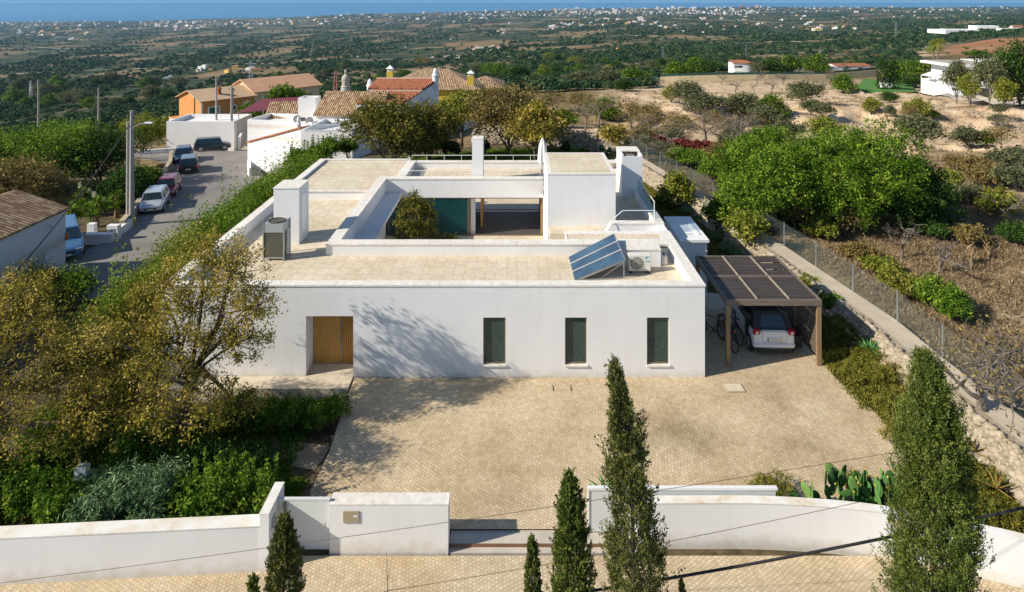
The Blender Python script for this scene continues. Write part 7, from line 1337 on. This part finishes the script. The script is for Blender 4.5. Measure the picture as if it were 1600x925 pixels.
NT = [('olive',1432,237,78,58,'spreading olive tree with a dark trunk on the sandy slope'),('carob',1318,146,42,32,'round bright green tree at the left end of the far lawn'),('olive',1258,170,62,44,'wide olive tree right of the bare almonds on the sand'),('dark',1390,160,28,17,'dark rounded shrub just below the lawn edge'),('yellow',1434,186,38,34,'yellow-green bush above the spreading olive'),('yellow',1362,180,30,28,'pale sparse bush on the sandy bank'),('scrub',1391,182,20,20,'thin green shrub on the sandy bank'),('gscrub',1544,229,26,26,'bright green bush standing alone on the sand at right'),('barel',1566,212,40,34,'bare almond tree above the lone green bush'),('barel',1305,128,26,20,'bare tree before the right part of the cream wall'),
 ('olive',1495,162,42,70,'thin leafy tree before the left part of the modern villa'),('yellow',1515,166,36,55,'sparse yellow-green tree before the modern villa'),('olive',1547,168,52,82,'tall tree covering the right half of the modern villa'),('cyp',1566,160,16,80,'pointed cypress right of the modern villa'),('dark',1592,168,62,105,'big dark tree at the right edge beside the villa'),('yellow',1570,168,34,48,'yellow-green tree beneath the pointed cypress'),('cyp',1379,141,13,50,'left one of two slim cypresses by the tiny shed'),('cyp',1397,141,12,48,'right one of two slim cypresses by the tiny shed'),
 ('dark',1432,137,58,22,'dark hedge tree beside the pavilion lawn'),('carob',1400,126,44,32,'green tree behind the slim cypresses'),('carob',1428,122,40,30,'green tree at the back of the pool garden'),('yellow',1452,120,34,26,'golden tree behind the palm trees'),('yellow',1440,128,24,14,'lime green bush in the pool garden'),('carob',1530,90,46,12,'green tree crown behind the villa roof'),
 ('carob',1232,117,46,32,'dense tree behind the cream wall, left of the cottage'),('carob',1278,118,44,34,'round green tree behind the cream wall'),('dark',1205,117,40,30,'dark tree right of the round house'),('olive',1185,118,30,22,'grey-green tree beside the round house'),('carob',1085,118,52,30,'green tree left of the round house'),('carob',1056,122,40,28,'green tree above the green gate'),('dark',1110,116,40,22,'dark tree behind the left end of the cream wall'),('carob',990,135,62,30,'bright green tree left of the green gate'),('dark',975,143,34,20,'dark bush left of the dirt track'),('olive',950,138,50,30,'olive tree at the centre of the hillside'),('olive',905,140,54,30,'olive tree in the middle distance right of the gold trees'),('carob',852,124,46,18,'yellow-green pine left of centre'),('dark',812,126,40,24,'dark tree left of the pines'),('carob',780,122,40,24,'bright green pine behind the yellow chimney'),('carob',765,118,34,20,'green pine right of the yellow house'),
 ('olive',1075,172,60,46,'olive tree at the left of the sandy field'),('yellow',1050,160,34,26,'light green bush beside the dirt track'),('olive',1100,190,70,46,'large olive tree below the sandy field'),('olive',1158,190,66,46,'olive tree under the row of bare almonds'),('carob',1205,190,60,44,'green leaning tree with a dark shade beneath'),('scrub',1142,166,24,14,'round dark shrub on the sandy field'),('olive',1195,205,60,40,'olive tree below the leaning green tree'),('yellow',1285,222,60,40,'yellow-green tree behind the huge carob top'),('olive',1230,232,60,44,'olive tree left of the huge carob top'),('barel',1150,232,70,60,'grey leafless tree in the scrub'),('barel',1105,240,70,66,'brown leafless tree beyond the red shrubs'),('barel',1190,262,70,60,'grey-brown tree left of the carobs'),('brown',1060,225,60,50,'brownish almond tree above the red shrubs'),('brown',1015,205,56,46,'brownish tree above the terrace chimney'),('brown',985,200,50,44,'dull almond tree left of the dirt track'),
 ('barel',915,214,54,58,'almond tree with a forked trunk on the pale ground'),('barel',938,202,54,52,'leaning almond tree right of the forked one'),('barel',1000,216,44,40,'sparse almond tree above the white chimney'),('carob',945,188,60,36,'green tree at the far side of the pale ground'),('carob',880,200,50,30,'bright green tree right of the gold trees'),('brown',905,176,50,34,'brown tree on the hillside right of centre'),('brown',862,176,50,34,'brown tree behind the gold trees'),
 ('gscrub',1335,120,20,10,'green shrubs by the low red-roofed cottage')]
for a in NT: put(*a)
AL = [(1128,133,24,20),(1150,146,26,22),(1183,131,28,20),(1207,145,30,22),(1225,133,26,20),(1222,131,24,18),(1262,127,26,18),(1092,150,22,20),(1178,146,18,16),(1240,146,16,14),(1288,140,20,14)]
for i, (px, py, w, h) in enumerate(AL): put('bare', px, py, w, h, 'small bare almond tree on the sandy field below the cream wall', 'bare almonds on the sandy field')
palm('palm tree left of its twin beside the modern villa', hit(1465,139), 74*hit(1465,139)[1]/F, 15*hit(1465,139)[1]/F, 1); p = hit(1474,140); palm('palm tree right of its twin beside the modern villa', (p[0],p[1]+4,p[2]), 68*p[1]/F, 13*p[1]/F, 2)
g = hit(1397,129); palm('low banana palm in the pool garden', (g[0]+6,g[1],g[2]), 2.4, 2.0, 3)
# numbered kinds over the slopes behind: shared labels, individually placed
rs = random.Random(5)
def scatter(n, box, kinds, sz, label, group, avoid=None):
    c = 0; k_ = 0
    while c < n and k_ < n*20:
        k_ += 1; px, py = rs.uniform(box[0], box[1]), rs.uniform(box[2], box[3])
        if avoid and avoid(px, py): continue
        k = rs.choice(kinds); w = sz*rs.uniform(.6,1.5)*(py/130); put(k, px, py, w, w*rs.uniform(.6,.85)*(1 if k not in ('scrub','gscrub') else .7), label, group); c += 1
scatter(34, (930,1600,175,262), ['scrub','scrub','olive','gscrub','brown'], 20, 'small scrub bush on the sandy hillside right of the house', 'scrub bushes on the sandy hillside', lambda px, py: px > 1240 and 190 < py < 330 and px < 1480)
scatter(30, (1200,1600,84,104), ['scrub','olive','dark','brown'], 14, 'rounded bush on the scrub hill above the cream wall', 'bushes on the scrub hill', lambda px, py: py < 60 or (px > 1480 and py > 88))
scatter(40, (740,1110,92,128), ['carob','olive','dark','olive','yellow'], 20, 'tree on the slope beyond the house, right of the yellow house', 'trees on the middle slope')
scatter(30, (0,290,128,176), ['olive','dark','olive','carob'], 22, 'dark tree on the hillside left of the orange house', 'trees left of the orange house')
scatter(26, (400,760,102,128), ['olive','dark','carob','brown'], 16, 'tree in the valley behind the village roofs', 'trees behind the village roofs')
scatter(16, (1450,1600,54,84), ['scrub','gscrub','dark'], 10, 'small bush on the red earth slope below the hilltop compound', 'bushes on the red slope')
scatter(26, (1000,1230,212,262), ['barel','brown','scrub','barel','olive'], 42*.6, 'grey-brown shrub in the scrub band beyond the red shrubs', 'shrubs in the scrub band beyond the fence')
# far woods and orchards: one mass of small crowns
def farwood(n, seed):
    rg = np.random.default_rng(seed); Y = np.exp(rg.uniform(math.log(170), math.log(7400), n)); px = rg.uniform(-250, 1850, n); X = (px-PX0)/F*Y
    dens = fbm(X/(60+Y*.05), Y/(90+Y*.12), 41, 4); rows_ = (hash2(np.floor(X/170), np.floor(Y/300), 8) > .86); ok = (dens > .41) | (rg.random(n) < .12)
    field = (fbm(X/120, Y/210, 21, 3) > .49) & (Y > 180) & (hash2(np.floor(X/140), np.floor(Y/260), 4) > .45); ok &= ~field | (rg.random(n) < .12)
    py = PY0+F*(CH-hz(X,Y))/Y; ok &= ~((px > 1170) & (Y < 620) & (rg.random(n) < .82)); ok &= ~((px > 1440) & (Y < 560)); ok &= ~((px > 1020) & (Y < 260)); X, Y = X[ok], Y[ok]; Z = hz(X, Y); m_ = len(X)
    r = rg.uniform(1.6,3.6,m_)*(1+(Y/7400)**1*1.6)*np.where(Y < 450, .8, 1); k1 = Y < 900; out = []
    dirs = rg.normal(0,1,(m_,1,3))
    def cards(sel, nq, fs):
        x, y, z, rr = X[sel], Y[sel], Z[sel], r[sel]; q = len(x); d = rg.normal(0,1,(q,nq,3)); d /= np.linalg.norm(d, axis=2)[:,:,None]; d[:,:,2] = np.abs(d[:,:,2])*.75; C = np.stack([x,y,z+rr*.45],1)[:,None,:]+d*rr[:,None,None]*np.array([1,1,.9])*rg.uniform(.6,1.05,(q,nq,1))
        nn = d+rg.normal(0,.45,(q,nq,3)); nn[:,:,2] += .25; nn /= np.linalg.norm(nn, axis=2)[:,:,None]; t_ = np.cross(nn, rg.normal(0,1,(q,nq,3))); t_ /= np.linalg.norm(t_, axis=2)[:,:,None]; b_ = np.cross(nn, t_); l = (rr[:,None]*fs*rg.uniform(.7,1.3,(q,nq)))[:,:,None]
        V = np.stack([C-t_*l, C+b_*l*.8, C+t_*l, C-b_*l*.8], 2).reshape(-1,3); ti = np.repeat(np.clip(np.repeat(rg.random(q)*.8+.05, nq)+rg.normal(0,.12,q*nq),0,1), 4); return V, ti
    k0 = Y < 480; a0 = cards(k0, 110, .15); a = cards(k1 & ~k0, 46, .26); b_ = cards(~k1, 15, .50); V = np.vstack([a0[0], a[0], b_[0]]); ti = np.concatenate([a0[1], a[1], b_[1]]); return V, np.arange(len(V)).reshape(-1,4), ti
V, Q, ti = farwood(64000, 77)
FWM = leafmat('distant_foliage', [(0,(.012,.038,.018)),(.35,(.028,.066,.026)),(.65,(.052,.088,.034)),(.85,(.10,.11,.045)),(1,(.085,.15,.035))], .1)
tag(link('woodland', npmesh('woodland', V, Q, [FWM], ti)), 'mixed olive groves and woods covering the plain down to the coast', kind='stuff')
# loose stones on the bank
rg = np.random.default_rng(91); n = 1500; X = rg.uniform(14,70,n); Y = rg.uniform(60,150,n); px = PX0+F*X/Y; ok = (px > 940) & (px < 1640) & (fbm(X/6,Y/6,61,3) > .48); X, Y = X[ok], Y[ok]; n = len(X); s = rg.uniform(.05,.28,n); cu = np.array([(-1,-1,-.4),(1,-1,-.4),(1,1,-.4),(-1,1,-.4),(-.7,-.7,.6),(.7,-.7,.7),(.6,.7,.5),(-.7,.6,.6)]); cq = np.array([(0,3,2,1),(4,5,6,7),(0,1,5,4),(1,2,6,5),(2,3,7,6),(3,0,4,7)])
V = (cu[None]*(1+rg.uniform(-.3,.3,(n,8,3)))*s[:,None,None]+np.stack([X,Y,hz(X,Y)],1)[:,None]).reshape(-1,3); Q = (cq[None]+(np.arange(n)*8)[:,None,None]).reshape(-1,4)
tag(link('loose_rocks', npmesh('loose_rocks', V, Q, [STN], np.repeat(rg.random(n),8))), 'scattered pale rocks on the sandy bank', kind='stuff')
# small tree standing in the courtyard
mktree('courtyard_tree', 'small olive-brown tree growing in the open courtyard', 'tree', 'olivegold', (-4.35,30.6,.01), 3.0, 3.35, seed=950, blobs=[(-.4,0,2.95,.95,.7,.75),(-.25,-.2,2.2,.95,.75,.6),(1.0,0,1.75,.7,.45,.32),(.2,.1,1.5,.65,.5,.4),(-.5,.1,3.5,.55,.5,.5)], trunk=[(0,0,-.05),(.03,0,.6),(0,0,1.2)], r0=.06, nc=360, per=34, ls=.05, cs=.09, twig=120, tw=.012)
for o in list(col.objects):
    if o.get('label') == '': del o['label']
